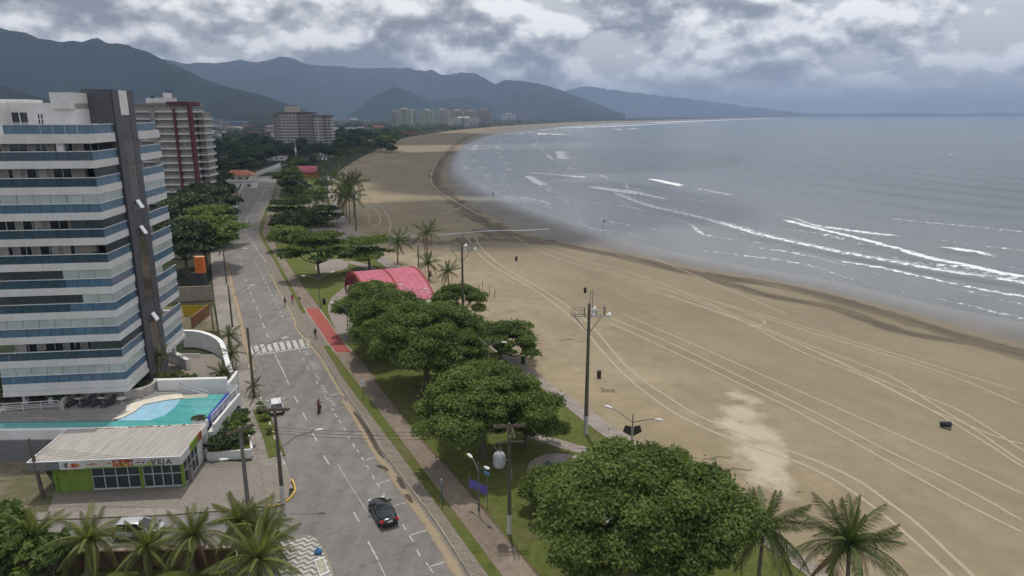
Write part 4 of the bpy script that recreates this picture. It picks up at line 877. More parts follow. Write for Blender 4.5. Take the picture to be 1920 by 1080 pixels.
    blob(2.1, zc + .05, .5, .32, 'b', d=.006); blob(2.2, zc - .02, .25, .3, 'k'); blob(2.45, zc - .05, .28, .26, 'p', d=.01); blob(3.1, zc - .05, .55, .25, 'r'); blob(3.4, zc, .3, .18, 'o', d=.012)
    for i in range(9): blob(4.6 + i * .32, zc + R.uniform(-.08, .05), .14, R.uniform(.08, .16), R.choice('proy'))
    MB().add([(6.2, -ov - .006, zr0 + .12), (8.1, -ov - .006, zr0 + .12), (8.1, -ov - .006, zr1 - .05), (6.2, -ov - .006, zr1 - .05)], [(0, 1, 2, 3)]).build('print', mat('print_r', cols['r']), sg)
    for i in range(12): blob(7.7 + i * .18, zc + R.uniform(-.2, .2), .16, .15, R.choice('royyp'), d=.011)
    for i in range(5): blob(10.3 + i * .25, zc + R.uniform(-.1, .1), .13, .14, R.choice('pbkro'), d=.011)
    blob(11.9, zc - .1, .45, .25, 'g', d=.008); blob(12.0, zc - .1, .25, .2, 'p', d=.012)
    MB().add([(3.6, -ov - .005, zr0 + .02), (W_ - 1.9, -ov - .005, zr0 + .02), (W_ - 1.9, -ov - .005, zr0 + .14), (3.6, -ov - .005, zr0 + .14)], [(0, 1, 2, 3)]).build('print', mat('print_g', cols['g']), sg)
    cu = bpy.data.curves.new('lettering', 'FONT'); cu.body = 'VEJA'; cu.size = .74; cu.extrude = .012; cu.space_character = 1.35; cu.offset = .03
    tx = bpy.data.objects.new('lettering', cu); COL.objects.link(tx); dg = bpy.context.evaluated_depsgraph_get(); me = bpy.data.meshes.new_from_object(tx.evaluated_get(dg)); bpy.data.objects.remove(tx); me.materials.clear(); me.materials.append(mat('letter_grey', (.10, .105, .12), .6))
    o = link('lettering', me, sg, (W_ - 2.45, -ov - .014, zc - .25)); o.rotation_euler = (math.pi / 2, 0, 0)
shop()
# garden wall of the near block
def garden_wall():
    a = G(-150,1039,1.7); b = G(440,1026,1.7); T = thing('garden_wall', 'low brown garden wall with pinkish coping behind the near palms', 'wall', (*a, 0)); L = math.hypot(b[0]-a[0], b[1]-a[1]); T.rotation_euler = (0, 0, math.atan2(b[1]-a[1], b[0]-a[0]))
    part(T, 'wall_body', mat('brown_wall', (.10, .055, .035), .9, .3, 1.), (0, L, -.1, .1, 0, 1.65)); part(T, 'coping', mat('pink_coping', (.45, .33, .30), .8), (0, L, -.2, .2, 1.65, 1.78))
garden_wall()
# ------------------------------------------------------------------ walls, lots and structures along the left pavement
def wall_thing(name, label, a, b, h, m, w=.2, cope=None, cat='wall', z0=0.):
    a = np.array(a); b = np.array(b); L = float(np.hypot(*(b - a))); T = thing(name, label, cat, (a[0], a[1], z0), math.atan2(b[1]-a[1], b[0]-a[0]))
    n = max(1, int(L / 4)); part(T, 'wall_body', m, (0, L, -w/2, w/2, 0, h)); part(T, 'coping', cope or m, (-.05, L + .05, -w/2 - .06, w/2 + .06, h, h + .1))
    part(T, 'pilaster', cope or m, *[(L*i/n - .15, L*i/n + .15, -w/2 - .04, w/2 + .04, 0, h - .01) for i in range(n + 1)]); return T
S_(MB().sheet([G(300,626), G(345,620), G(408,622), G(400,575), G(300,575)], .08).build('vacant_lot', M_ROUGHG))
wall_thing('boundary_wall', 'tall beige boundary wall behind the yellow fence', G(330,566), G(399,563), 2.9, mat('beige_plaster', (.28, .235, .19), .85, .25, .8, streak=.4), cat='wall')
yf = thing('yellow_fence', 'yellow painted board fence across the narrow lot', 'fence', (*G(344,594), 0)); yl = math.hypot(*(np.array(G(394,592)) - np.array(G(344,594)))); ym = mat('yellow_board', (.42, .30, .02), .75, .3, 1.2, streak=.4)
for i in range(14): part(yf, 'board', ym, (i * yl / 14, (i + 1) * yl / 14 - .03, 0, .06 + .015 * (i % 2), .1, 2.2))
part(yf, 'rail', ym, (0, yl, .06, .12, .5, .6), (0, yl, .06, .12, 1.9, 2.0))
g = G(394,594); wall_thing('gate_wall', 'rusty brown gate wall along the pavement by the yellow fence', (g[0], g[1] - 7), (g[0] - .6, g[1] + 1), 2.0, mat('rust_gate', (.20, .09, .05), .8, .3, 2.), cat='gate')
og = G(380,538); ot = thing('orange_totem', 'tall orange rectangular sign box on a dark base by the trees', 'sign', (og[0], og[1], 0)); om = mat('orange_panel', (.62, .15, .03), .6, .15, 1.)
zt0, zt1 = height_at(og[1], 511), height_at(og[1], 482); part(ot, 'panel', om, (-.95, .95, -.5, .5, zt0, zt1)); part(ot, 'top', mat('orange_top', (.7, .35, .2)), (-1., 1., -.55, .55, zt1, zt1 + .15)); part(ot, 'base', mat('dark_base', (.05, .045, .045)), (-2.2, .8, -.7, .7, 0, zt0)); 
for z in (.3, .55, .78): part(ot, 'lettering_block', mat('orange_dark', (.42, .08, .02)), (-.5, .5, -.52, -.5, zt0 + (zt1-zt0)*z - .12, zt0 + (zt1-zt0)*z + .12))
for i, (a, b, h, col, lab) in enumerate((((395,470),(399,432),2.2,(.3,.27,.24),'grey street wall under the trees left of the avenue bend'),((400,428),(412,406),2.6,(.55,.54,.52),'white street wall before the avenue bend'),((414,404),(422,392),2.8,(.62,.62,.63),'white street wall with bluish stain past the bend'),((424,390),(446,366),2.2,(.34,.2,.16),'reddish low wall along the far left pavement'),((448,364),(476,335),2.4,(.5,.49,.47),'pale wall near the end of the avenue'),((480,331),(526,313),2.6,(.62,.61,.6),'long white wall where the avenue curves away'))):
    wall_thing('street_wall', lab, G(*a), G(*b), h, mat('street_wall_%d' % i, col, .85, .2, .6, streak=.35))
# ------------------------------------------------------------------ other high-rises
def slab_block(T, x0, x1, y0, y1, z0, nf, sp, wall, band, glassm, rail=.45, sides=True):
    """storeys: white slab bands with glazing set back between them"""
    part(T, 'wall', wall, (x0 + .9, x1 - .9, y0 + .9, y1 - .5, z0, z0 + nf * sp)); wm = {}
    n = max(1, int((x1 - x0) / 3.2)); m = max(1, int((y1 - y0) / 3.2))
    for k in range(nf):
        z = z0 + k * sp; b = part(T, 'balcony', band, (x0, x1, y0, y1, z - .15, z + rail)); part(b, 'handrail', M_ALU, (x0, x1, y0, y0 + .06, z + rail + .4, z + rail + .48), (x1 - .06, x1, y0, y1, z + rail + .4, z + rail + .48))
        me = wm.get('f') or wm.setdefault('f', MB().box(.35, (x1-x0)/n - .35, 0, .06, .1, sp - .6).mesh('window', glassm)); ms = wm.get('s') or wm.setdefault('s', MB().box(0, .06, .35, (y1-y0)/m - .35, .1, sp - .6).mesh('window', glassm))
        for i in range(n): link('window', me, b, (x0 + i * (x1-x0)/n, y0 + .83, z + .1))
        if sides:
            for i in range(m): link('window', ms, b, (x1 - .87, y0 + i * (y1-y0)/m, z + .1))
def tank(T, x, y, z, r, h, m): MB().lathe([(r, z), (r, z + h), (r * .9, z + h + .15), (.01, z + h + .2)], 16, x, y).build('water_tank', m, T)
def red_tower():
    y0 = 268.; x1 = (356 - 960) / FOC * (y0 * cP + 0) ; x0 = (290 - 960) / FOC * y0 * cP; T = thing('apartment_tower', 'white and grey high-rise with dark red vertical fins, behind the nearest tower', 'building', (x1, y0, 0), math.radians(6)); w = x1 - x0; nf = 14; sp = 2.75; ht = 39.2
    red = mat('maroon_paint', (.11, .024, .03), .7, .15, .5); gr = mat('warm_grey_wall', (.27, .25, .24), .8, .15, .5); wh = mat('tower_band', (.60, .58, .57), .75, .15, .6, streak=.25); gl = glass('tower_glass', (.22, .20, .165), .15, .4)
    slab_block(T, -w, 0, 0, 17, 1.2, nf, sp, gr, wh, gl); slab_block(T, -w - 12, -w - .9, 9, 24, 1.2, nf, sp, gr, wh, gl, sides=False); slab_block(T, .15, 2.8, 7, 18, 1.2, nf - 1, sp, gr, wh, gl)
    part(T, 'fin', red, (-w * .46, -w * .46 + .9, -.35, 2, 0, ht - 1)); part(T, 'fin', red, (-.7, .35, -.3, 2.6, 0, ht + .3)); part(T, 'fin', red, (-w - 2.6, -w - .9, 6.2, 9.2, 0, ht - .5)); part(T, 'fin', gr, (-w - .85, -w + .6, -.3, 8, 0, ht - .8))
    part(T, 'roof_frame', red, (-w * .6, .2, -.3, 12, ht + .3, ht + 1.6)); part(T, 'roof', gr, (-w, 0, .5, 16, 1.2 + nf * sp, 1.2 + nf * sp + .7)); part(T, 'roof', gr, (-w - 12, -w - 1, 9.5, 23, 1.2 + nf * sp, 1.2 + nf * sp + .7))
    part(T, 'lift_house', wh, (-w + .5, -w + 5, 6, 12, ht, ht + 3.2)); tank(T, -w - 5, 15, ht + .4, 2.6, 2.6, wh); tank(T, -w + 2.8, 9, ht + 3.2, 1.6, 1.6, wh)
    for x in (-w - 3.5, -w + 3): part(T, 'roof_vent', M_CLAD, (x, x + .9, 9, 10, ht + 2.9 if x < -w else ht + 4.7, ht + 4.2 if x < -w else ht + 5.7))
red_tower()
def mid_block():
    y0 = 690.; s_ = y0 * cP / FOC; X = lambda px: (px - 960) * s_; T = thing('apartment_block', 'beige apartment block of several joined towers beyond the avenue bend', 'building', (X(560), y0, 0)); o = X(560)
    be = mat('block_beige', (.44, .39, .34), .8, .15, .4, streak=.3); wh = mat('block_white', (.66, .63, .59), .8, .15, .4, streak=.3); br = mat('block_brown', (.16, .125, .105), .8); gl = glass('block_glass', (.20, .18, .16), .2, .4)
    for a, b, d0, nf, wm, bm_ in ((505,520,8,12,be,be),(520,558,2,13,be,wh),(560,586,0,13,br,be),(588,604,-3,12,wh,wh),(602,616,6,12,be,wh)):
        slab_block(T, X(a) - o, X(b) - o, d0, d0 + 16, .5, nf, 2.85, wm, bm_, gl, .3); z = .5 + nf * 2.85; part(T, 'roof', br, (X(a) - o - .4, X(b) - o + .4, d0 - .3, d0 + 16.3, z, z + 1.))
    part(T, 'lift_house', be, (X(531) - o, X(555) - o, 5, 14, 38.5, 44.)); 
    for p in (538, 546, 551): part(T, 'roof_vent', br, (X(p) - o - .5, X(p) - o + .5, 8, 9, 44, 45.4))
mid_block()
def far_block(px0, px1, ytop, ybase, col, label, name='tower_block', group='distant high-rises behind the beach'):
    y0 = G(960, ybase)[1]; s_ = y0 * cP / FOC; x0, x1 = (px0 - 960) * s_, (px1 - 960) * s_; h = height_at(y0, ytop); T = thing(name, label, 'building', ((x0 + x1) / 2, y0, 0), 0, group); w = (x1 - x0) / 2
    wm = mat('far_wall_%d_%d' % (px0, ytop), shade(col, 1.35), .85, .12, .1); gl = glass('far_glass', (.16, .165, .17), .3, .4); nf = max(2, int(h / 3.0)); d = min(2 * w, 22)
    b = MB()
    part(T, 'wall', wm, (-w, w, .3, d, 0, h)); n = max(2, int(2 * w / 6)); wn = MB(); wpan = MB()
    cell = MB().box(.6, 2 * w / n - .6, 0, .25, .8, 2.3).mesh('window', gl); band = MB().box(-w - .2, w + .2, -.8, .3, -.15, .35).mesh('balcony', wm)
    for k in range(1, nf):
        bb = link('balcony', band, T, (0, 0, k * h / nf))
        for i in range(n): link('window', cell, bb, (-w + i * 2 * w / n, .12, 0))
    part(T, 'roof_house', wm, (-w * .4, w * .4, d * .3, d * .7, h, h + 4)); part(T, 'fin', mat('far_fin', (.30, .28, .26)), (-w * .08, w * .08, -1., .3, 0, h + 1.5))
far_block(733,743,209,236,(.45,.36,.34),'pale pink high-rise at the left end of the distant row'); far_block(742,772,205,237,(.46,.50,.36),'pale green and white high-rise in the distant row'); far_block(768,782,208,236,(.40,.36,.38),'greyish high-rise right behind the pale green one')
far_block(788,812,207,236,(.48,.50,.40),'cream and green high-rise in the middle of the distant row'); far_block(817,842,206,236,(.50,.45,.38),'beige high-rise left of the long white slab'); far_block(843,868,207,235,(.46,.41,.33),'tan twin-topped high-rise behind the long white slab'); far_block(840,897,221,237,(.60,.58,.55),'long low white slab block in the distant row')
far_block(866,898,208,234.5,(.44,.38,.32),'brownish wide high-rise behind the white slab'); far_block(897,921,206,236,(.36,.34,.34),'grey dark-striped high-rise at the right end of the distant row')
far_block(940,968,213,225,(.55,.53,.5),'white low complex right of the distant row', group='buildings along the far bay'); far_block(970,994,209,226,(.30,.29,.29),'grey broad block along the far bay', group='buildings along the far bay'); far_block(1172,1196,206.5,220,(.34,.33,.32),'tall grey block standing alone along the far bay', group='buildings along the far bay')
for i, (a, b, t_, c) in enumerate(((1085,1100,214,(.5,.48,.46)),(1104,1118,212.5,(.4,.38,.37)),(1122,1140,213,(.46,.42,.4)),(1143,1160,214,(.5,.48,.46)),(1000,1016,215,(.55,.53,.5)),(1030,1050,214.5,(.42,.4,.38)),(1054,1072,215,(.5,.46,.42)))):
    far_block(a, b, t_, 222 - i % 3, c, 'low-rise block in the hazy strip of buildings along the far bay', group='small blocks along the far bay')
# ------------------------------------------------------------------ low houses of the town
def house(x, y, w, d, h, rz, wc, rc, label, group, gable=True):
    T = thing('house', label, 'house', (x, y, 0), rz, group); wm = mat('house_wall_%s' % wc, HW[wc], .85, .15, .5, streak=.2); rm = mat('house_roof_%s' % rc, HR[rc], .85, .25, .5); part(T, 'wall', wm, (-w/2, w/2, -d/2, d/2, 0, h))
    if gable:
        e = .5; r = h + d * .26; b = MB().add([(-w/2 - e, -d/2 - e, h - .1), (w/2 + e, -d/2 - e, h - .1), (w/2 + e, d/2 + e, h - .1), (-w/2 - e, d/2 + e, h - .1), (-w/2 + d * .35, 0, r), (w/2 - d * .35, 0, r)], [(0, 1, 5, 4), (1, 2, 5), (2, 3, 4, 5), (3, 0, 4), (3, 2, 1, 0)]); b.build('roof', rm, T)
    else: part(T, 'roof', rm, (-w/2 - .2, w/2 + .2, -d/2 - .2, d/2 + .2, h, h + .4))
    gl = glass('house_window', (.04, .045, .05), .2, .5); n = max(2, int(w / 3.5))
    for k in range(int(h // 2.9)):
        for i in range(n): part(T, 'window', gl, (-w/2 + (i + .3) * w/n, -w/2 + (i + .7) * w/n, -d/2 - .05, -d/2 + .05, k * 2.9 + 1., k * 2.9 + 2.1))
HW = {'white': (.60, .58, .55), 'cream': (.50, .44, .34), 'blue': (.16, .30, .46), 'teal': (.20, .42, .46), 'grey': (.32, .31, .30), 'orange': (.50, .20, .07), 'pink': (.46, .26, .22)}; HR = {'tile': (.22, .085, .05), 'grey': (.27, .26, .25), 'white': (.55, .54, .52), 'brown': (.13, .075, .05)}
for px, py, w, d, h, wc, rc, gb, lab in ((450,338,16,10,3.2,'cream','tile',True,'low house with red-brown hipped roof behind the white wall'),(438,352,22,8,3,'white','grey',False,'long white flat-roofed house by the avenue bend'),(372,392,26,12,3.5,'white','white',False,'white flat-roofed building between the tower and the trees'),(392,372,10,8,3,'cream','tile',True,'cream tiled house at the foot of the red-finned tower'),
      (624,282,22,12,6,'blue','white',False,'blue walled building with pale roof right of the beige block'),(665,247,40,16,8,'white','white',False,'white two-storey building with teal part above the beach trees'),(682,246,22,14,8,'teal','white',False,'teal building beside the white two-storey one'),(680,275,24,12,5,'white','grey',True,'white house with grey roof among the beach trees'),(700,265,20,12,5,'grey','tile',True,'grey house with tile roof in the beachside trees'),(770,252,34,10,4,'orange','tile',False,'orange beach kiosk row at the edge of the sand'),(588,270,14,10,5,'pink','tile',True,'pinkish house at the foot of the beige block'),(545,283,24,14,5,'cream','tile',True,'cream house with red roof left of the beige block'),(515,300,20,12,4,'white','tile',True,'white house with red roof in the dark trees'),(683,229,60,20,10,'white','white',False,'white angular hall on the far side of town'),(436,217.5+16,110,40,12,'blue','white',False,'wide blue and white hall far behind the trees'),(462,231,60,30,18,'white','white',False,'white gabled church-like hall far left in town'),(405,238,40,20,22,'grey','grey',False,'grey small apartment block far left in town')):
    g = G(px, py); house(g[0], g[1], w, d, h, R.uniform(-.25, .1), wc, rc, lab, None, gb)
for i in range(70):
    px = R.uniform(330, 760); py = R.choice((R.uniform(226, 240), R.uniform(238, 262))); 
    if px > 640 and py > 245: continue
    g = G(px, py); wc = R.choice(('white', 'white', 'cream', 'grey', 'pink')); rc = R.choice(('tile', 'tile', 'grey', 'white', 'brown')); k = g[1] / 500
    house(g[0], g[1], R.uniform(10, 20) + k * 4, R.uniform(9, 14), R.choice((3.2, 6., 6., 8.8)), R.uniform(-.6, .6), wc, rc, 'small %s house with %s roof in the dark tree cover of the far town' % (wc, {'tile': 'red tile', 'grey': 'grey', 'white': 'white', 'brown': 'brown'}[rc]), 'far town houses, %s with %s roof' % (wc, rc), R.random() < .7)
# ------------------------------------------------------------------ vegetation
def m_leaf(name, c0, c1, trans=.3, c2=None):
    t = NT(name); r = t.attr('rnd'); oi = t.n('ShaderNodeObjectInfo').outputs['Random']; p = t.pos(); big = t.noise(p, .45, 3, .6)
    c = t.mix(t.ramp(t.math('MULTIPLY_ADD', r, .55, t.math('MULTIPLY_ADD', big, .45, t.math('MULTIPLY', t.math('SUBTRACT', oi, .5), .12))), .15, .85), c0, c1)
    if c2: c = t.mix(t.ramp(r, .93, .97), c, c2)
    d = t.bsdf(c, .55, spec=.25); tr = t.n('ShaderNodeBsdfTranslucent'); t.put(tr.inputs[0], t.mix(1., c, (1.25, 1.3, .6), 'MULTIPLY')); mx = t.n('ShaderNodeMixShader'); mx.inputs[0].default_value = trans; t.L.new(d, mx.inputs[1]); t.L.new(tr.outputs[0], mx.inputs[2]); return t.done(mx.outputs[0])
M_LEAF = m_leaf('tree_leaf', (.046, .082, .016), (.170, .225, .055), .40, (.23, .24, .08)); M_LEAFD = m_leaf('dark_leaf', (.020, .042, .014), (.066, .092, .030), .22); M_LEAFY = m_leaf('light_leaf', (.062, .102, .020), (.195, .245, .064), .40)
M_FROND = m_leaf('palm_leaf', (.035, .060, .020), (.120, .150, .048), .3, (.22, .19, .07)); M_FRONDY = m_leaf('young_palm_leaf', (.060, .088, .024), (.190, .205, .060), .38, (.30, .24, .07))
M_BARK = mat('bark', (.11, .088, .068), .9, .3, 2., bump=.4); M_PALMT = mat('palm_trunk', (.17, .145, .115), .9, .3, 3., bump=.4)
def leaves_at(C, Nn, size, asp=.55):
    """rhombic leaves at centres C with normals Nn"""
    n = len(C); T = NR.normal(size=(n, 3)); T -= (T * Nn).sum(1)[:, None] * Nn; T /= np.linalg.norm(T, axis=1)[:, None] + 1e-9; B = np.cross(Nn, T); s_ = (size * NR.uniform(.65, 1.25, n))[:, None]
    V = np.stack([C - T * s_, C + B * s_ * asp, C + T * s_, C - B * s_ * asp], 1).reshape(-1, 3); return V, np.arange(4 * n).reshape(n, 4)
CLUMP = [None]
def crown_points(rx, ry, rz, zc, nclump, per, rc, flat=.6, shell=.55, low=-.35, umbrella=0, seed=0):
    rg = np.random.default_rng(seed); C = []; N_ = []; cen = []
    while len(cen) < nclump:
        d = rg.normal(size=3); d /= np.linalg.norm(d)
        if d[2] < low: continue
        r = rg.uniform(shell, 1.)**.6 * rg.choice((1., 1., .9, 1.1)); w = 1 + .22 * math.sin(3 * math.atan2(d[1], d[0]) + seed) * (1 - abs(d[2])) + rg.uniform(-.08, .1)
        c = np.array((d[0] * rx * r * w, d[1] * ry * r * w, d[2] * rz * r))
        if umbrella: lev = rg.integers(0, umbrella); c[2] = (lev / max(1, umbrella - 1) - .5) * rz * 1.5 + rg.normal() * .15; k = 1. - .38 * lev / max(1, umbrella - 1); a = rg.uniform(0, 6.283); q = math.sqrt(rg.uniform(.02, 1)) * k; c[0] = rx * q * math.cos(a); c[1] = ry * q * math.sin(a)
        cen.append(c)
    for c in cen:
        rr = rc * rg.uniform(.6, 1.35); n = max(3, int(per * (rr / rc)**2)); d = rg.normal(size=(n, 3)); d /= np.linalg.norm(d, axis=1)[:, None]; d[:, 2] = np.where(d[:, 2] < -.3, -d[:, 2] * .5, d[:, 2]); rad = rg.uniform(.2, 1., n)**.45 * rr * np.where(rg.uniform(0, 1, n) < .12, rg.uniform(1.1, 1.6, n), 1.)
        C.append(c + d * rad[:, None] * np.array((1, 1, flat))); q = d * .95 + rg.normal(size=(n, 3)) * .8 + np.array((0, 0, .8)); N_.append(q / np.linalg.norm(q, axis=1)[:, None])
    CLUMP[0] = np.concatenate([np.full(len(q), rg.uniform()) for q in C])
    C = np.concatenate(C); C[:, 2] += zc; return C, np.concatenate(N_), np.array(cen) + np.array((0, 0, zc))
def crown_mesh(C, N_, size, m, asp=.55):
    V, F = leaves_at(C, N_, size, asp); me = npmesh('crown', V, F, m); rg = NR.uniform(0, 1, len(C)); cl = CLUMP[0] if CLUMP[0] is not None and len(CLUMP[0]) == len(C) else rg; attr(me, 'rnd', np.repeat(rg * .5 + cl * .5, 4)); return me
def trunk_mesh(h, r, cen, nb=9, lean=0., split=.45, seed=0):
    rg = random.Random(seed); b = MB(); top = Vector((lean, 0, h * split)); b.tube([(0, 0, -.1), (lean * .3, .05, h * split * .4), tuple(top)], [r * 1.25, r, r * .8], 8)
    for c in (rg.sample(list(range(len(cen))), min(nb, len(cen)))):
        e = Vector(cen[c]); m_ = top.lerp(e, .5) + Vector((rg.uniform(-.3, .3), rg.uniform(-.3, .3), -.12 * (e - top).length)); b.tube([tuple(top - Vector((0, 0, .2))), tuple(m_), tuple(e)], [r * .55, r * .36, r * .10], 6)
    return b.mesh('trunk', M_BARK)
def plant_tree(name, label, x, y, trunk, crown, rz=0., sc=(1, 1, 1), group=None, z=.1, cat='tree'):
    t = thing(name, label, cat, (x, y, z), rz, group); t.scale = sc; link('trunk', trunk, t); link('crown', crown, t); return t
def big_tree(label, base, top_py, w, hcrown, nclump, per, leaf, rc, m, seed, trunkr=.35, depth=None, low=-.3, umbrella=0, rz=0., name='broadleaf_tree', z=.1, group=None, flat=.6, shell=.55):
    if leaf < .4: nclump = int(nclump * .80); per = int(per * 2.2); leaf *= .66; rc *= .92
    x, y = G(*base) if base[1] > 0 else base; h = height_at(y, top_py) - z; rzc = hcrown / 2; C, N_, cen = crown_points(w / 2, (depth or w) / 2, rzc, h - rzc, nclump, per, rc, flat=flat, low=low, umbrella=umbrella, seed=seed, shell=shell); C[:, 2] = np.maximum(C[:, 2], .25)
    return plant_tree(name, label, x, y, trunk_mesh(h, trunkr, cen, 14, 0, .34, seed), crown_mesh(C, N_, leaf, m), rz, group=group, z=z)
PT = 'broadleaf trees in the beach park'
big_tree('very large broad crowned tree at the bottom of the frame by the promenade', (1188,1140), 872, 13.4, 7.6, 300, 250, .25, 1.35, M_LEAF, 3, .5, 13.5, low=-.35, group=PT)
big_tree('smaller bushy tree at the left edge of the very large tree', (1035,965), 884, 4.6, 4.2, 60, 170, .23, 1.0, M_LEAFY, 5, .2, group=PT)
big_tree('large bright green tree behind the transformer pole', (905,860), 694, 12.2, 7.8, 190, 230, .26, 1.35, M_LEAFY, 8, .4, 10.5, group=PT)
big_tree('right hand lower branch tree leaning over the lawn beside the transformer pole', (985,838), 748, 6.6, 4.8, 70, 190, .25, 1.15, M_LEAFY, 9, .25, group=PT)
big_tree('broad dark tree in the middle of the tree row by the path', (800,728), 578, 14.5, 9.2, 210, 200, .28, 1.5, M_LEAF, 12, .4, 13, group=PT)
big_tree('tall rounded tree in the row just below the red pavilion', (735,662), 553, 12.2, 8.4, 170, 190, .3, 1.5, M_LEAF, 14, .4, 12, group=PT)
big_tree('tree at the path end of the row hiding the left of the red pavilion', (697,625), 534, 9.2, 7.5, 120, 180, .3, 1.3, M_LEAF, 16, .35, group=PT)
big_tree('tree filling the row between the dark tree and the bright green tree', (840,745), 622, 9, 7.5, 100, 190, .27, 1.3, M_LEAF, 18, .3, group=PT)
big_tree('small rounded tree with forked trunk right of the red pavilion', (862,616), 538, 9.6, 5.2, 85, 170, .28, 1.15, M_LEAF, 21, .28, 8, group=PT)
big_tree('spreading tree at the beach side next to the double lamp', (938,684), 608, 10.4, 5.4, 110, 170, .28, 1.2, M_LEAF, 23, .3, 9, group=PT)
big_tree('flat layered almond tree on the lawn beyond the pavilion', (598,522), 437, 15, 5.0, 90, 110, .42, 1.5, M_LEAF, 25, .3, umbrella=3, flat=.3, group=PT)
big_tree('layered almond tree beside the promenade path near the far palms', (693,507), 447, 13, 3.8, 70, 110, .42, 1.5, M_LEAF, 27, .3, umbrella=2, flat=.3, group=PT)
big_tree('flat dark almond tree overhanging the path by the avenue bend', (538,408), 378, 13, 3.0, 50, 90, .55, 1.6, M_LEAFD, 29, .3, umbrella=2, flat=.3, group=PT)
big_tree('round dark bush tree left of the small plaza', (543,448), 400, 8, 6.5, 60, 90, .5, 1.5, M_LEAFD, 31, .3, group=PT)
big_tree('round dark bush tree right of its twin by the small plaza', (572,440), 398, 9, 6., 60, 90, .5, 1.6, M_LEAFD, 32, .3, group=PT)
big_tree('wide umbrella tree on the small plaza by the floodlight pole', (611,424), 388, 13, 3.6, 55, 90, .5, 1.6, M_LEAFD, 34, .3, umbrella=2, flat=.35, group=PT)
big_tree('low leafy tree in front of the almond tree on the lawn', (546,470), 428, 9, 4.4, 50, 90, .45, 1.5, M_LEAFY, 36, .25, group=PT)
LT = 'trees left of the avenue'
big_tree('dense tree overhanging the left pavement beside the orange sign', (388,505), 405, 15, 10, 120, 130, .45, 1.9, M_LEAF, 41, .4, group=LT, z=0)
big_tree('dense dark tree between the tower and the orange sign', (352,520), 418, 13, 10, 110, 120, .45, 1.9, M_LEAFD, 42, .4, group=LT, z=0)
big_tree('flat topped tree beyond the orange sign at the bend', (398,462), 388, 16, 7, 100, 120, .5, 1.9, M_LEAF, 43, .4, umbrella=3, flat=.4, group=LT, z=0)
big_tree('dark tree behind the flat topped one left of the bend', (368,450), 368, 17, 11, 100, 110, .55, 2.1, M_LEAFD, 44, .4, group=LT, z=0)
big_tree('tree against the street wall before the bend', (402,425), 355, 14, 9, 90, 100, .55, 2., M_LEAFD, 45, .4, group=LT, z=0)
# prototypes shared by the many smaller trees
PROTO = []
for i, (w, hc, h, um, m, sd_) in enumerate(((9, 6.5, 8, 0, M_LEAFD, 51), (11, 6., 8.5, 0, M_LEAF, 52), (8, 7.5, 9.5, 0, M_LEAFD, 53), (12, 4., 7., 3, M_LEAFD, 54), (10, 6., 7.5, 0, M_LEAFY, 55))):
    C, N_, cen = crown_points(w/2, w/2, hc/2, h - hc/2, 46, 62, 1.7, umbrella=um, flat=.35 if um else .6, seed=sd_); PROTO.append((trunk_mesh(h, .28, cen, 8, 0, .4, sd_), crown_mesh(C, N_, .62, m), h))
def grove(spots, label, group, z=0., smin=.8, smax=1.25, kinds=(0, 1, 2, 3, 0, 2)):
    for px, py in spots:
        x, y = G(px, py); k = R.choice(kinds); s_ = R.uniform(smin, smax); plant_tree('broadleaf_tree', label, x, y, PROTO[k][0], PROTO[k][1], R.uniform(0, 6.28), (s_ * R.uniform(.9, 1.15), s_ * R.uniform(.9, 1.15), s_ * R.uniform(.85, 1.15)), group, z)
grove([(R.uniform(330, 412), R.uniform(372, 440)) for _ in range(16)], 'dark broadleaf tree in the dense cover between the two towers and the avenue', 'dense trees between towers and avenue')
grove([(R.uniform(398, 470), R.uniform(322, 352)) for _ in range(9)], 'broadleaf tree behind the street walls near the far bend', 'trees behind the street walls')
def along(n, f): return [f(i / max(1, n - 1)) for i in range(n)]
grove([(R.uniform(395, 530), R.uniform(272, 312)) for _ in range(48)], 'dark broadleaf tree in the wooded block left of the far avenue', 'wooded block left of the far avenue', 0, .9, 1.5)
grove([q for q in [(R.uniform(536, 600), R.uniform(318, 372)) for _ in range(26)] if not (552 < q[0] < 608 and 328 < q[1] < 364)], 'broadleaf tree among the far park trees round the second red pavilion', 'far park trees', .1, .7, 1.1, (0, 1, 4, 2))
grove([(R.uniform(540, 680), R.uniform(270, 300)) for _ in range(40)], 'dark broadleaf tree in the belt behind the second red pavilion', 'tree belt behind the second pavilion', 0, .9, 1.5)
grove([(R.uniform(625, 740), R.uniform(253, 288)) for _ in range(44)], 'dark broadleaf tree in the belt along the upper beach', 'tree belt along the upper beach', 0, .9, 1.6)
grove([(545,356),(606,358),(560,392),(588,376),(604,372),(548,368)], 'slender park tree near the yellow play area', 'trees round the play area', .1, .55, .8, (1, 4))
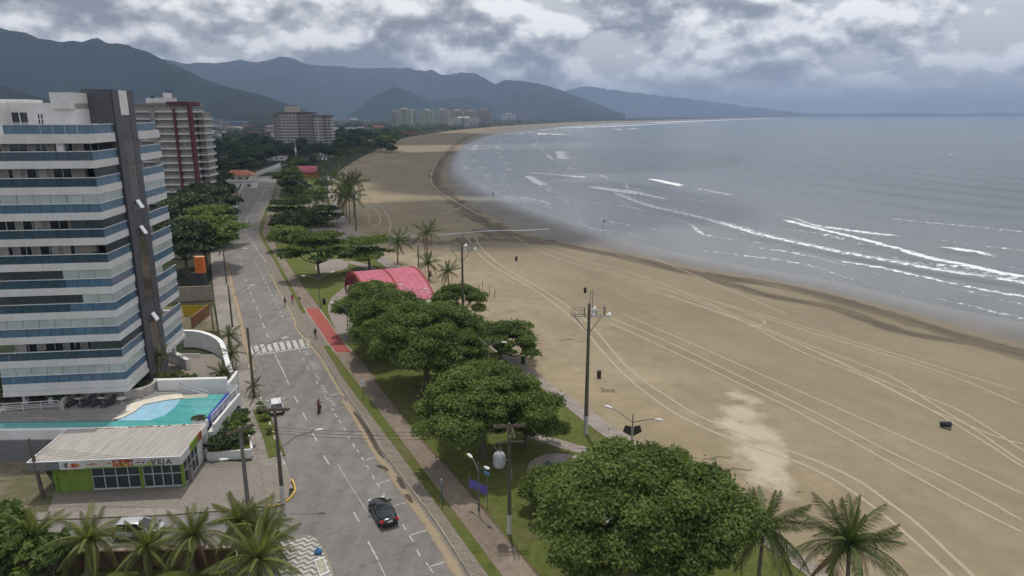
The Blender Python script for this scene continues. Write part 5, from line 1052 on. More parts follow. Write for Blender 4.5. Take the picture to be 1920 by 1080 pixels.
# woodland of the far town: nobody could count it
def far_wood():
    VV = []; FF = []; RR = []; base = 0; n = 0; C = []; N_ = []; Sz = []
    rg = np.random.default_rng(77); veg = np.array(smooth_open(VEG, 1))
    for _ in range(5200):
        py = 215.7 + 75 * rg.uniform(0, 1)**2.4; px = rg.uniform(-60, 1330); x, y = G(px, py)
        if y < 330 or y > 9000: continue
        if y < 470 and x > -150: continue
        vx = np.interp(y, veg[:, 1], veg[:, 0]); 
        if x > vx - 6 - y * .004: continue
        k = 1 + y / 900; hh = rg.uniform(4, 8) * min(2.2, .8 + y / 2500); nn = int(34 / (1 + y / 2500)) + 6; w = rg.uniform(3.5, 6) * k**.8; d = rg.normal(size=(nn, 3)); d /= np.linalg.norm(d, axis=1)[:, None]; d[:, 2] = np.abs(d[:, 2])
        c = np.stack([x + d[:, 0] * w, y + d[:, 1] * w, 1.5 + d[:, 2] * hh * rg.uniform(.6, 1., nn)], 1); q = d + rg.normal(size=(nn, 3)) * .5 + np.array((0, 0, .5)); C.append(c); N_.append(q / np.linalg.norm(q, axis=1)[:, None]); Sz.append(np.full(nn, .9 * k**.75))
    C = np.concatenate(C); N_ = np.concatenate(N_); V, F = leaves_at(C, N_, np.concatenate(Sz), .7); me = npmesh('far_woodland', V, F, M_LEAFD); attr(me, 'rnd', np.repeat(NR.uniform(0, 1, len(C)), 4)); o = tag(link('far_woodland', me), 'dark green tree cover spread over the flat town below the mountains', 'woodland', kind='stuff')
far_wood()
# ---- coconut palms
def frond_mesh(L, droop, n, leaflet, seed, m, twist=0.):
    rg = np.random.default_rng(seed); b = MB(); pts = [];
    for i in range(n + 1):
        t = i / n; pts.append(np.array((L * (t - .16 * droop * t**2.4), 0, L * (.10 * t - droop * .62 * t**2.1))))
    V = []; F = []; RN = []
    for i in range(n):      # midrib
        w = .05 * (1 - i / n) + .012; a, c = pts[i], pts[i+1]; k = len(V); V += [a + (0, -w, .0), a + (0, w, .0), c + (0, w, .0), c + (0, -w, .0)]; F.append((k, k+1, k+2, k+3)); RN += [.8] * 4
    for i in range(2, n + 1):
        t = i / n; ll = leaflet * (math.sin(math.pi * min(1, t * .86 + .12))**.7) * L * .24
        for sd_ in (-1, 1):
            for h in (0, .33, .66):
                a = pts[i] * (1 - h) + pts[i-1] * h; fwd = pts[min(i+1, n)] - pts[i-1]; fwd = fwd / np.linalg.norm(fwd); hang = .40 + .75 * rg.uniform() + .3 * t; e = a + fwd * ll * .45 + np.array((0, sd_ * ll * (.75 - .25 * hang), -ll * hang * .75)); mid = (a + e) / 2 + np.array((0, 0, ll * .10)); w = .024 * L * .24; k = len(V); r_ = rg.uniform()
                V += [a, mid + fwd * w, e, mid - fwd * w]; F.append((k, k+1, k+2, k+3)); RN += [r_] * 4
    me = npmesh('frond', np.array(V), np.array(F), m); attr(me, 'rnd', RN); return me
M_DEAD = m_leaf('dead_frond', (.15, .10, .05), (.26, .19, .10), .2)
FR = {'old': [frond_mesh(1., d, 22, 1., i, M_FROND) for i, d in enumerate((.18, .5, .9, 1.3))], 'dead': [frond_mesh(1., 1.6, 16, .8, 33, M_DEAD)], 'young': [frond_mesh(1., d, 24, 1.05, i + 10, M_FRONDY) for i, d in enumerate((.3, .65, 1.05, 1.45))]}
M_NUT = mat('coconut', (.20, .16, .05), .6)
def palm(label, x, y, z, h, L, nf=20, kind='old', lean=(0, 0), seed=0, group=None, r=.16, nuts=True, dead=0):
    rg = random.Random(seed); t = thing('coconut_palm', label, 'palm', (x, y, z), 0, group); q = [(lean[0] * s_**1.8, lean[1] * s_**1.8, h * s_ - .1) for s_ in (0, .25, .5, .75, 1.)]; b = MB().tube(q, [r * 1.5, r * 1.05, r * .95, r * .85, r * .9], 8); b.build('trunk', M_PALMT, t); cx, cy, cz = q[-1]
    for i in range(nf):
        f = i / (nf - 1); el = math.radians(78 - 108 * f**.9 + rg.uniform(-8, 8)); k = 0 if f < .2 else (1 if f < .5 else (2 if f < .8 else 3)); az = i * 2.39996 + rg.uniform(-.25, .25); o = link('frond', FR['dead'][0] if (nf > 17 and i >= nf - 3 and rg.random() < .8) else FR[kind][k], t, (cx, cy, cz)); s_ = L * rg.uniform(.85, 1.1) * (.8 if f < .12 else 1); o.scale = (s_, s_, s_); o.rotation_euler = (rg.uniform(-.7, .7), -el, az)
    if nuts:
        for i in range(5): a = i * 1.3 + seed; MB().lathe([(.01, -.13), (.09, -.08), (.12, 0), (.08, .1), (.01, .14)], 8).build('coconut', M_NUT, t, (cx + .24 * math.cos(a), cy + .24 * math.sin(a), cz - .3))
    return t
def palm_px(label, base, crown, L, **k):
    x, y = G(*base); z = .1; cz = height_at(y, crown[1]); cx = (crown[0] - 960) / FOC * (y * cP - (cz - CAM_H) * sP); palm(label, x, y, z, cz - z, L, lean=(cx - x, 0), **k)
BP = 'coconut palms at the beach'; NP_ = 'young coconut palms in the near garden'; LP = 'palms round the tower grounds'
palm_px('coconut palm at the bottom right standing left of its neighbour', (1418,1125), (1432,988), 4.0, nf=27, seed=1, group=BP)
palm_px('coconut palm at the bottom right corner with wide drooping crown, rightmost palm', (1580,1190), (1592,1018), 4.3, nf=28, seed=2, group=BP)
for i, (lab, b, c, L) in enumerate((('coconut palm left of the tallest one beyond the red pavilion', (746,494), (747,452), 4.2),('tallest coconut palm standing behind the red pavilion', (801,478), (801,436), 4.6),('small coconut palm directly behind the right end of the red pavilion', (804,527), (803,493), 3.2),('small coconut palm right of the red pavilion near the floodlight pole', (841,540), (840,508), 3.3),
        ('coconut palm at the left of the beach palm clump beside the promenade', (629,375), (628,330), 6.),('tall palm in the middle of the beach palm clump', (650,412), (648,348), 6.5),('front palm of the beach palm clump next to the floodlight pole', (656,418), (655,368), 6.5),('right hand palm of the beach palm clump', (664,408), (664,342), 6.),('small palm low in the beach palm clump', (645,402), (640,366), 6.),('palm on the plaza lawn beyond the small plaza', (583,440), (584,400), 4.4),('palm near the far play area with yellow bench', (563,392), (563,362), 5.2),('slim palm by the wide umbrella tree', (596,402), (597,372), 5.))):
    palm_px(lab, b, c, L, nf=18, seed=20 + i, group=BP, nuts=False)
for i, (px, py) in enumerate(((628,313),(634,318),(645,308),(652,312),(610,322),(605,330),(660,300),(668,302),(598,338),(640,300),(676,296),(684,291),(690,296),(700,288))): palm_px('small far palm at the head of the beach along the promenade', (px, py), (px + R.uniform(-1, 1), py - R.uniform(14, 20)), 5., nf=13, seed=50 + i, group='far palms along the head of the beach', nuts=False)
for i, (lab, px, py, ty, L) in enumerate((('young palm at the far left of the near garden row', 62, 1076, 1006, 3.1),('young palm, second in the near garden row, by the vacant lot', 166, 1078, 1008, 3.3),('small young palm in front of the parked white car', 276, 1072, 1022, 2.8),('young palm, fourth in the near garden row, before the shop corner', 362, 1072, 1003, 3.2),('young palm near the concrete utility pole', 452, 1050, 975, 3.2),('young palm at the street corner just right of the concrete pole', 492, 1062, 993, 3.3))):
    palm_px(lab, (px, py), (px, ty), L, nf=27, kind='young', seed=70 + i, group=NP_, r=.2, nuts=False)
palm('large young palm over the patterned corner pavement at the bottom', -19.2, 45.0, .1, 3.4, 3.9, 28, 'young', (0, 0), 90, NP_, .2, False)
for i, (lab, b, z, top, L) in enumerate((('slender palm at the left edge before the tower', (6,742), DZ, 700, 2.0),('small palm left of the loungers before the tower', (62,738), DZ, 703, 2.1),('bushy palm on the ramp planting bed below the stair shaft', (305,708), 2.9, 665, 2.2),('palm on the pavement beside the curved ramp wall', (432,650), .1, 627, 2.4),('second palm below it beside the curved ramp wall', (437,690), .1, 662, 2.3),('low palm on the small bed at the ramp mouth', (418,712), 2.2, 697, 2.1),('tiny palm in the kerbside bed near the utility pole', (478,742), .1, 722, 1.7))):
    x, y = G(*b, z); palm(lab, x, y, z, max(.8, height_at(y, top) - z), L, 16, 'old', (0, 0), 100 + i, LP, .09, False)
# ---- shrubs
def shrub_mesh(w, h, n, leaf, m, seed): 
    C, N_, cen = crown_points(w/2, w/2, h * .55, h * .45, n, 40, w * .2, low=-.1, seed=seed); C[:, 2] = np.maximum(C[:, 2], .05); b = MB(); top = (0, 0, h * .3); b.tube([(0, 0, -.1), top], [.07, .05], 6)
    for c in cen[:6]: b.tube([top, tuple(c)], [.035, .015], 5)
    return b.mesh('stem', M_BARK), crown_mesh(C, N_, leaf, m)
SHR = [shrub_mesh(1.8, 1.6, 18, .16, M_LEAF, 61), shrub_mesh(2.4, 1.5, 24, .17, M_LEAFD, 62), shrub_mesh(1.5, 1.9, 16, .16, M_LEAFY, 63)]
def shrub(label, x, y, z, k, s_=1., group=None, sz=None): t = thing('shrub', label, 'shrub', (x, y, z), R.uniform(0, 6), group); t.scale = (s_, s_, sz or s_); link('stem', SHR[k][0], t); link('foliage', SHR[k][1], t)
for i_, (px, py, k, s_) in enumerate(((402,830,1,1.2),(415,815,0,1.2),(428,800,2,1.),(440,788,1,1.1),(452,800,0,1.),(446,822,2,1.2),(430,836,1,1.1),(408,840,1,1.),(460,826,0,1.),(436,772,0,.9))): x, y = G(px, py, .9); shrub('rounded shrub in the roadside planter, %s' % ('at the inner front corner', 'second along the terrace side', 'third along the terrace side', 'fourth along the terrace side', 'in the middle of the kerb side', 'in the centre of the wide end', 'near the front wall', 'leftmost by the shop wall', 'at the front corner nearest the kerb', 'at the narrow far end')[i_], x, y, .8, k, s_, 'shrubs in the roadside planter')
for px in range(-20, 118, 15): x, y = G(px, 745 + R.uniform(-6, 4), DZ + .3); shrub('dark hedge shrub in the bed under the tower', x, y, DZ + .3, 1, R.uniform(.8, 1.1), 'hedge shrubs under the tower')
for px in range(130, 290, 18): x, y = G(px, 736 - (px > 240) * 8, DZ + .3); shrub('low hedge shrub behind the lounge wall', x, y, DZ + .3, 1, R.uniform(.5, .7), 'hedge shrubs behind the lounge wall', .5)
for px, py, z in ((292,716,2.9),(306,718,2.9),(320,716,2.9),(335,716,2.9),(350,717,2.9),(364,716,2.9),(410,716,2.2),(424,712,2.2)): x, y = G(px, py, z); shrub('spiky low shrub on the ramp planting beds', x, y, z, R.choice((0, 2)), R.uniform(.55, .85), 'shrubs on the ramp beds')
x, y = G(374, 789, DZ + .3); shrub('clipped green shrub in the small planter at the pool corner', x, y, DZ + .3, 1, .55, None, .35)
for px, py in ((488,765),(492,775),(497,790),(505,815)): x, y = G(px, py); shrub('low plants in the kerbside grass bed', x, y, .1, 0, R.uniform(.4, .7), 'plants in the kerbside bed', .45)
ribbon('grass_bed', [G(*p) for p in ((487,768),(496,790),(508,820),(520,858))], 1.7, .142, M_LAWN, PAVE_L, 1); 
for px, py, s_, w_ in ((20,1060,2.3,'second from the left'),(-10,1040,2.2,'farthest from the camera'),(60,1090,2.0,'third from the left'),(105,1100,2.,'rightmost'),(10,1095,2.5,'nearest and leftmost')): x, y = G(px, py); shrub('large grey-green shrub at the bottom left corner, %s of the five' % w_, x, y, .1, 0, s_, 'grey-green shrubs at the bottom left', s_ * 1.2)
# ------------------------------------------------------------------ red vaulted pavilions
M_ROOFR = mat('red_sheet_roof', (.44, .105, .15), .55, .22, .6, spec=.4); M_RIBR = mat('red_steel', (.25, .045, .04), .6, .2)
def pavilion():
    cx, cy = (-29.4 - 19.7) / 2, (128.6 + 132.9) / 2; T = thing('vault_pavilion', 'park pavilion with a curved red vaulted roof beside the tree row', 'pavilion', (cx, cy, .11), math.atan2(4.2, 9.7)); hl = 5.9; a_, h_ = 13., 5.9; n = 40
    prof = [(a_ * math.cos(math.pi * i / n), h_ * math.sin(math.pi * i / n)) for i in range(2, n - 1)]
    # roof sheets: one strip per bay with standing seams
    nb = 10
    for k in range(nb):
        x0 = -hl + 2 * hl * k / nb; x1 = -hl + 2 * hl * (k + 1) / nb; b = MB(); secs = []
        for y, z in prof: secs.append([(x0 + .02, y, z), (x1 - .10, y, z), (x1 - .08, y, z + .04), (x1 - .02, y, z + .04), (x1, y, z), (x1, y, z - .12), (x0 + .02, y, z - .12)])
        b.loft(secs, False); bm_fix(b.build('roof_sheet', M_ROOFR, T))
    for x in (-hl - .2, 0, hl + .2):
        b = MB(); secs = []
        for i in range(n + 1):
            y, z = a_ * math.cos(math.pi * i / n), h_ * math.sin(math.pi * i / n); ny, nz = math.cos(math.pi * i / n), math.sin(math.pi * i / n); secs.append([(x - .18, y, z - .1 + .25 * nz), (x + .18, y, z - .1 + .25 * nz), (x + .18, y * .975, z * .93 - .2), (x - .18, y * .975, z * .93 - .2)])
        b.loft(secs, False); bm_fix(b.build('arch_rib', M_RIBR, T))
    part(T, 'floor', M_FORE, (-hl, hl, -11.5, 11.5, 0, .06)); part(T, 'counter', mat('counter_white', (.5, .48, .46)), (-3, 3, 1, 3, .06, 2.4))
pavilion()
g = G(822, 596); K = thing('kiosk', 'dark red kiosk with pale flat roof at the beach end of the pavilion', 'kiosk', (g[0], g[1], .11), .35); part(K, 'wall', mat('kiosk_red', (.22, .025, .03), .7), (-2, 2, 0, 3, 0, 2.5)); part(K, 'roof', mat('kiosk_roof', (.42, .40, .36)), (-2.4, 2.4, -.5, 3.4, 2.5, 2.7)); part(K, 'shutter', mat('kiosk_shutter', (.5, .48, .45)), (-1.2, 1.2, -.04, 0, .9, 2.1)); part(K, 'door', mat('kiosk_door', (.12, .02, .02)), (2., 2.05, .8, 1.8, 0, 2.1))
g = G(578, 331); T = thing('vault_pavilion', 'distant red vaulted pavilion with orange walls at the far end of the park', 'pavilion', (g[0], g[1], .1), .12); b = MB(); n = 16; b.loft([[(-6.4, 4.6 * math.cos(math.pi*i/n), 2.6 + 3.6 * math.sin(math.pi*i/n)), (6.4, 4.6 * math.cos(math.pi*i/n), 2.6 + 3.6 * math.sin(math.pi*i/n)), (6.4, 4.4 * math.cos(math.pi*i/n), 2.4 + 3.6 * math.sin(math.pi*i/n)), (-6.4, 4.4 * math.cos(math.pi*i/n), 2.4 + 3.6 * math.sin(math.pi*i/n))] for i in range(n + 1)], False); bm_fix(b.build('roof_sheet', M_ROOFR, T)); part(T, 'wall', mat('orange_wall', (.42, .13, .04), .8), (-5.6, 5.6, -3.8, 3.8, 0, 2.7)); part(T, 'arch_rib', M_RIBR, (6.3, 6.7, -4.7, -4.2, 0, 3.), (6.3, 6.7, 4.2, 4.7, 0, 3.)) ; part(T, 'shutter', mat('orange_dark2', (.3, .08, .03)), (-4, -1, -3.85, -3.8, .8, 2.2)); part(T, 'shutter', mat('orange_dark2', (.3, .08, .03)), (1, 4, -3.85, -3.8, .8, 2.2))
# ------------------------------------------------------------------ lamps, poles, wires
M_STEEL = mat('grey_steel', (.19, .19, .19), .5, .2, 1., .5); M_POLE = mat('dark_pole', (.11, .094, .08), .85, .3, 1.5); M_CONC = mat('concrete_pole', (.17, .16, .145), .9, .25, 1.5); M_LAMP = mat('lamp_white', (.68, .68, .67), .4, .08); M_WOODX = mat('cross_arm_wood', (.10, .075, .055), .9)
def head(parent, p, az, tilt=.12):
    o = MB().loft([[(x, -w, -h), (x, w, -h), (x, w * .7, h), (x, -w * .7, h)] for x, w, h in ((0, .06, .04), (.15, .12, .07), (.55, .16, .09), (.8, .08, .04))]).build('lamp_head', M_LAMP, parent, p); o.rotation_euler = (0, -tilt, az); return o
def double_lamp(label, top, h=6.8, az=2.5, L=2.4, banner=False, base=None, r=.07):
    x, y = base or G(*top, h); T = thing('street_lamp', label, 'lamp', (x, y, .1), 0, 'double lamps in the park'); MB().cyl(0, 0, 0, .5, r * 1.7).cyl(0, 0, .5, h, r * 1.2, r * .8).build('pole', M_STEEL, T)
    for k in (0, 1):
        a = az + math.pi * k; d = (math.cos(a), math.sin(a)); MB().tube([(0, 0, h - .9), (d[0] * L * .5, d[1] * L * .5, h - .35), (d[0] * L, d[1] * L, h + .05)], [.05, .045, .04], 6).build('arm', M_STEEL, T); head(T, (d[0] * L, d[1] * L, h + .05), a)
    if banner:
        for s_ in (-1, 1): MB().add([(.1 * s_, -.05, h - 2.4), (.95 * s_, -.05, h - 1.9), (.75 * s_, -.05, h - 1.2), (.1 * s_, -.05, h - 1.35), (.1 * s_, -.02, h - 2.4), (.95 * s_, -.02, h - 1.9), (.75 * s_, -.02, h - 1.2), (.1 * s_, -.02, h - 1.35)], [(0, 1, 2, 3), (7, 6, 5, 4), (0, 1, 5, 4), (1, 2, 6, 5), (2, 3, 7, 6)]).build('flag_board', mat('dark_flag', (.04, .045, .04)), T)
double_lamp('double-arm lamp with dark flag boards on the promenade behind the very large tree', (1187,778), 7., 2.55, 2.3, True); double_lamp('double-arm lamp rising from the spreading tree by the beach', (915,637), 8.2, 2.5, 2.2); double_lamp('double-arm lamp before the red vaulted roof', (774,540), 8.6, 2.6, 2.2); double_lamp('double-arm lamp on the lawn near the flat almond tree', None, 6.6, .6, 2.4, base=G(601,578)); double_lamp('lamp at the path side of the tree row by the red paving', None, 6.4, 2.9, 2.2, base=G(654,643)); double_lamp('double-arm lamp beside the promenade before the stream', None, 6.5, 2.6, 2.2, base=G(633,447)); double_lamp('double-arm lamp low between the park trees by the purple banner', None, 5., 2.2, 1., base=G(898,960))
for px, py in ((596,414),(572,372),(589,385),(614,343),(640,322),(566,342)): double_lamp('slim double-arm lamp among the far park trees', None, 6.5, R.uniform(2.2, 2.9), 2., base=G(px, py))
def flood_pole(label, base, h, az=0., white=True):
    x, y = base; T = thing('floodlight_pole', label, 'floodlight', (x, y, .1), az, 'floodlight poles along the beach'); MB().tube([(0, 0, 0), (0, 0, 2.3)], [.26, .25], 12).build('painted_base', mat('grey_white_paint', (.42, .41, .39), .8), T); MB().tube([(0, 0, 2.3), (0, 0, h)], [.24, .15], 12).build('pole', M_POLE, T)
    b = MB(); z = h - 1.4
    for dx, dy in ((-2.0, -.35), (-2.0, .45), (1.7, -.35), (1.7, .45)): b.tube([(0, dy, z), (dx, dy, z)], .04, 5); b.tube([(0, 0, z - 2.1), (dx * .85, dy, z)], .03, 5)
    b.build('platform', M_STEEL, T); c = MB()
    for i in range(7): x_ = -2.0 + i * .23; c.tube([(x_, -.35, z), (x_, -.35, z + 1.05)], .018, 4); 
    for zz in (.35, .7, 1.05): c.tube([(-2., -.35, z + zz), (-.6, -.35, z + zz)], .018, 4)
    for q in ((.75, -.35), (1.7, -.35), (1.7, .45), (-.55, -.35)): c.tube([(*q, z), (*q, z + 1.1)], .05, 5)
    c.tube([(.75, -.35, z + 1.05), (1.7, -.35, z + 1.05)], .04, 5); c.build('cage', M_STEEL, T)
    for px_, rz_ in ((.5, .5), (.45, -.1), (2.1, .2)):
        o = MB().lathe([(.05, -.3), (.10, -.22), (.16, -.1), (.34, .28), (.32, .30), (.02, .24)], 12).build('floodlight', mat('floodlight_white', (.72, .72, .70), .35), T, (px_, -.2, z + (.75 if rz_ > .3 else .1))); o.rotation_euler = (.5, math.pi / 2 - .35, rz_)
    b = MB().cyl(.1, .1, h - .2, h + 1.5, .03, n=5).cyl(.35, .1, z, h + 1.6, .035, n=5); b.build('antenna', M_STEEL, T)
flood_pole('tall floodlight pole on the lawn corner at the promenade, nearest one', G(1098,815), 15.7); flood_pole('tall floodlight pole rising behind the small rounded tree', G(866,455,15.5), 15.5, .3); flood_pole('floodlight pole at the stream end of the promenade', G(669,448), 13.5, .5); flood_pole('floodlight pole standing on the small plaza', G(618,424), 16.5, .3); flood_pole('far floodlight pole behind the small plaza', G(607,370), 18, .2); flood_pole('farthest floodlight pole near the second pavilion', G(602,342), 16, .2)
b = G(460*0 + 785, 500); T = thing('timber_post', 'plain dark post on the sand behind the red pavilion', 'post', (b[0], b[1], .1)); MB().cyl(0, 0, 0, 5.2, .16, .14).build('post', M_POLE, T); MB().cyl(0, 0, 5.2, 5.3, .18, .1).build('cap', M_STEEL, T)
g = G(556, 306); T = thing('lattice_mast', 'thin pale mast rising above the trees by the second pavilion', 'mast', (*g, 0)); hm = height_at(g[1], 262); MB().cyl(0, 0, 0, hm, .45, .2, 6).build('mast', mat('pale_mast', (.42, .44, .45), .6), T); part(T, 'antenna', M_LAMP, (-.7, .7, -.2, .2, hm - 9, hm - 6))
for i, (px, ty, by, lab) in enumerate(((690.5, 207, 226, 'dark chimney-like mast far behind the beach town'), (955, 195, 222, 'thin antenna mast far beyond the town'))):
    g = G(px, by); hm = height_at(g[1], ty); T = thing('radio_mast', lab, 'mast', (*g, 0)); MB().cyl(0, 0, 0, hm, 3.4 - 1.4 * i, 1.8, 6).build('mast', M_POLE, T); MB().cyl(0, 0, hm * .85, hm * .9, 4. - 1.5 * i, n=6).build('collar', M_POLE, T)
INS = mat('insulator', (.25, .2, .17), .4)
def utility_pole(label, base, h, az=0., lamp=None, transformer=False, white=False, arms=True, m=None, r=.17, name='utility_pole', lean=0.):
    x, y = base; T = thing(name, label, 'utility pole', (x, y, .1), az, 'utility poles'); zb = 1.9 if white else .0
    if white: MB().tube([(0, 0, 0), (0, 0, zb)], [r * 1.25, r * 1.15], 10).build('painted_base', mat('whitewash', (.50, .49, .46), .85, .35, 3.), T)
    MB().tube([(0, 0, zb), (lean, 0, h)], [r * 1.14, r * .75], 10).build('pole', m or M_POLE, T)
    if arms:
        for dy in (-.16, .16): part(T, 'cross_arm', M_WOODX, (-1.35 + lean, 1.35 + lean, dy - .05, dy + .05, h - .35, h - .22))
        for dx in (-1.2, -.6, .6, 1.2): MB().lathe([(.03, h - .22), (.07, h - .12), (.04, h - .06), (.06, h), (.01, h + .04)], 8, dx + lean, -.16).build('insulator', INS, T)
    for k in range(5): MB().cyl(.2, 0, h * .5 + k * .22, h * .5 + k * .22 + .1, .05, n=6).build('spool', INS, T)
    if lamp:
        dx, dy, z0, z1 = lamp; MB().tube([(0, 0, z0), (dx * .5, dy * .5, z0 + (z1 - z0) * .72), (dx, dy, z1)], .045, 6).build('lamp_arm', M_STEEL, T); head(T, (dx, dy, z1), math.atan2(dy, dx))
    if transformer:
        tr = MB().lathe([(.01, 6.6), (.42, 6.6), (.46, 6.7), (.46, 7.75), (.40, 7.85), (.01, 7.95)], 16, -.85, .0).build('transformer', mat('transformer_grey', (.42, .43, .44), .5), T)
        for k in range(10): a = k * .63; part(tr, 'cooling_fin', mat('transformer_grey', (.42, .43, .44)), (-.85 + .5 * math.cos(a) - .03, -.85 + .5 * math.cos(a) + .03, .5 * math.sin(a) - .03, .5 * math.sin(a) + .03, 6.75, 7.7))
        for k in (-.2, 0, .2): MB().cyl(-.85 + k, 0, 7.95, 8.25, .04, n=6).build('bushing', INS, tr)
        part(T, 'bracket', M_STEEL, (-.5, 0, -.05, .05, 7.1, 7.2)); part(T, 'cross_arm', M_WOODX, (-1.3, 1.3, -.1, 0, 8.8, 8.9)); part(T, 'cross_arm', M_WOODX, (-.12, .0, -1., 1., h - 1., h - .9)); part(T, 'cross_arm', M_WOODX, (.28, .4, -1., 1., h - 1., h - .9))
        for dx in (-1.1, -.7): MB().tube([(dx, 0, 8.8), (dx - .15, 0, 8.5), (dx, 0, 8.2)], .04, 5).build('fuse_cutout', INS, T)
    return T
utility_pole('dark utility pole with double cross arms and white base at the street corner', G(531,945), 9.9, .05, (3.4, .3, 5.6, 7.3), white=True); utility_pole('utility pole with long lamp arm by the crossing', G(477,747), 9.6, .1, (3.8, 1.2, 5.5, 7.6), arms=False); utility_pole('utility pole on the left pavement beside the yellow fence', G(436,614), 7.6, .2, (3.2, 1.5, 5., 6.8), arms=False, r=.15); utility_pole('utility pole on the left pavement beyond the gate wall', G(425,532), 8., .2, (4., 1.5, 5.2, 7.2), arms=False, r=.15); utility_pole('utility pole under the trees at the bend', G(412,478), 8., .2, (4.2, 1., 5.5, 7.4), arms=False, r=.15)
utility_pole('grey concrete pole with several cross arms before the shop forecourt', G(465,945), 7.9, .9, (-1.1, .6, 4.6, 4.9), m=M_CONC, r=.19); utility_pole('leaning dark pole at the edge of the vacant lot left of the shop', G(82,936), 6.3, .2, None, m=M_POLE, arms=False, lean=-.3); utility_pole('transformer pole with white base standing between the trees by the path', G(955,1002), 10.6, .12, None, True, True, r=.16); utility_pole('short dark pole by the yellow fence', G(400,618), 4.2, 0, None, arms=False, r=.12)
def wire(label, a, b, sag, r=.016):
    a, b = Vector(a), Vector(b); n = 14; mid = (a + b) / 2; pts = [tuple(a.lerp(b, i / n) - mid + Vector((0, 0, -sag * 4 * (i / n) * (1 - i / n)))) for i in range(n + 1)]
    o = MB().tube(pts, r, 5).build('power_line', mat('wire_black', (.02, .02, .02), .7), None, tuple(mid)); tag(o, label, 'wire', 'power lines over the avenue')
cp = G(465,945); tp = G(955,1002)
for k in range(3): wire('%s power line crossing the avenue between concrete pole and transformer pole' % ('left', 'middle', 'right')[k], (cp[0] + .7 - .5 * k, cp[1] - .6 + .6 * k, 8.), (tp[0] - .4, tp[1] - .8 + .8 * k, 9.8), .55)
lp = G(82,936)
for k in range(4): wire('%s of the four low lines from the concrete pole to the leaning pole' % ('lowest', 'second lowest', 'third lowest', 'topmost')[k], (cp[0] - .2, cp[1], 4. + k * .22), (lp[0], lp[1], 4.9 + k * .22), .5, .012)
p1 = G(531,945); p2 = G(477,747)
for k in range(2): wire('%s line running along the left kerb between the two dark utility poles' % ('inner', 'outer')[k], (p1[0] - .8 + 1.6 * k, p1[1], 9.8), (p2[0] - .2 + .4 * k, p2[1], 9.4), .7, .014)
# ------------------------------------------------------------------ signs, bins, seats
def post_sign(label, base, h, w, hh, col, shape='rect', az=0.):
    x, y = base; T = thing('road_sign', label, 'sign', (x, y, .13), az); MB().cyl(0, 0, 0, h, .04, n=8).build('post', M_STEEL, T)
    if shape == 'rect': part(T, 'plate', mat('plate_' + label[:6], col, .5, .05), (-w/2, w/2, -.07, -.04, h - hh, h + .02)); part(T, 'plate_symbol', mat('plate_ink', (.12, .12, .14)), (-w * .25, -w * .12, -.078, -.07, h - hh * .8, h - hh * .2)); part(T, 'plate_symbol', mat('plate_ink', (.12, .12, .14)), (w * .05, w * .28, -.078, -.07, h - hh * .8, h - hh * .65))
    else: o = MB().cyl(0, 0, -.015, .015, w / 2, n=18).build('plate', mat('plate_dark', (.16, .15, .15)), T, (0, -.05, h - w / 2)); o.rotation_euler = (math.pi / 2, 0, 0)
post_sign('white rectangular road sign on the grass verge by the tree shadow', G(681,748), 2.5, .62, .7, (.62, .63, .66)); post_sign('small round road sign on the verge before the red paving', G(563,579), 2.3, .6, .6, (.2, .2, .2), 'round'); T = thing('verge_post', 'slim teal post standing on the grass verge near the black car', 'post', (*G(829,948), .13)); MB().cyl(0, 0, 0, 2.6, .06, .05).build('post', mat('teal_post', (.06, .12, .14)), T); part(T, 'plate', mat('teal_plate', (.25, .33, .36)), (-.05, .05, -.14, .14, 2.2, 2.65))
T = thing('banner', 'purple banner stretched between two thin posts beside the path', 'banner', (*G(914,952), .1), 2.45); L_ = 2.3; MB().cyl(0, 0, 0, 3.6, .04, n=8).build('post', M_STEEL, T); MB().cyl(L_, 0, 0, 3.0, .04, n=8).build('post', M_STEEL, T)
bb = MB(); n = 8; bb.loft([[(L_ * i / n, .05 * math.sin(i), 1.25 - .05 * math.sin(math.pi * i / n)), (L_ * i / n, .05 * math.sin(i) + .02, 1.25 - .05 * math.sin(math.pi * i / n)), (L_ * i / n, .05 * math.sin(i) + .02, 2.15 - .05 * math.sin(math.pi * i / n)), (L_ * i / n, .05 * math.sin(i), 2.15 - .05 * math.sin(math.pi * i / n))] for i in range(n + 1)], False); bm_fix(bb.build('cloth', mat('purple_cloth', (.12, .10, .36), .8), T)); part(T, 'cloth_edge', mat('lilac_cloth', (.45, .4, .55)), (.0, L_, -.075, -.065, 1.16, 1.28)); part(T, 'street_plate', mat('blue_plate', (.10, .28, .45)), (-.25, .45, -.05, -.02, 3.3, 3.6))
def green_board(label, a, w, h, az, z0=.5):
    T = thing('information_board', label, 'sign', (*a, .11), az); gm = mat('green_board', (.10, .165, .035), .7, .2, 1.); part(T, 'board', gm, (0, w, -.05, .05, z0, z0 + h)); part(T, 'frame', mat('green_frame', (.19, .28, .06)), (-.03, w + .03, -.07, .07, z0 + h, z0 + h + .07)); 
    for x in (.1, w - .1): part(T, 'post', gm, (x - .05, x + .05, -.04, .04, 0, z0))
green_board('green information board with lighter rim between path and promenade', G(1121,858), 2.3, 1.4, -.45); green_board('low green panel half hidden by the very large tree', G(1121,886), 1.6, .7, -.3, .3)
T = thing('picnic_table', 'dark green picnic table on the round stone plaza', 'table', (*G(1036,884), .115), -.5); gm = mat('green_slat', (.03, .09, .075), .7)
for k in range(4): part(T, 'plank', gm, (-.85, .85, -.36 + k * .18, -.36 + k * .18 + .16, .72, .77))
for s_ in (-1, 1): part(T, 'leg', M_CONC, (s_ * .6 - .08, s_ * .6 + .08, -.25, .25, 0, .72))
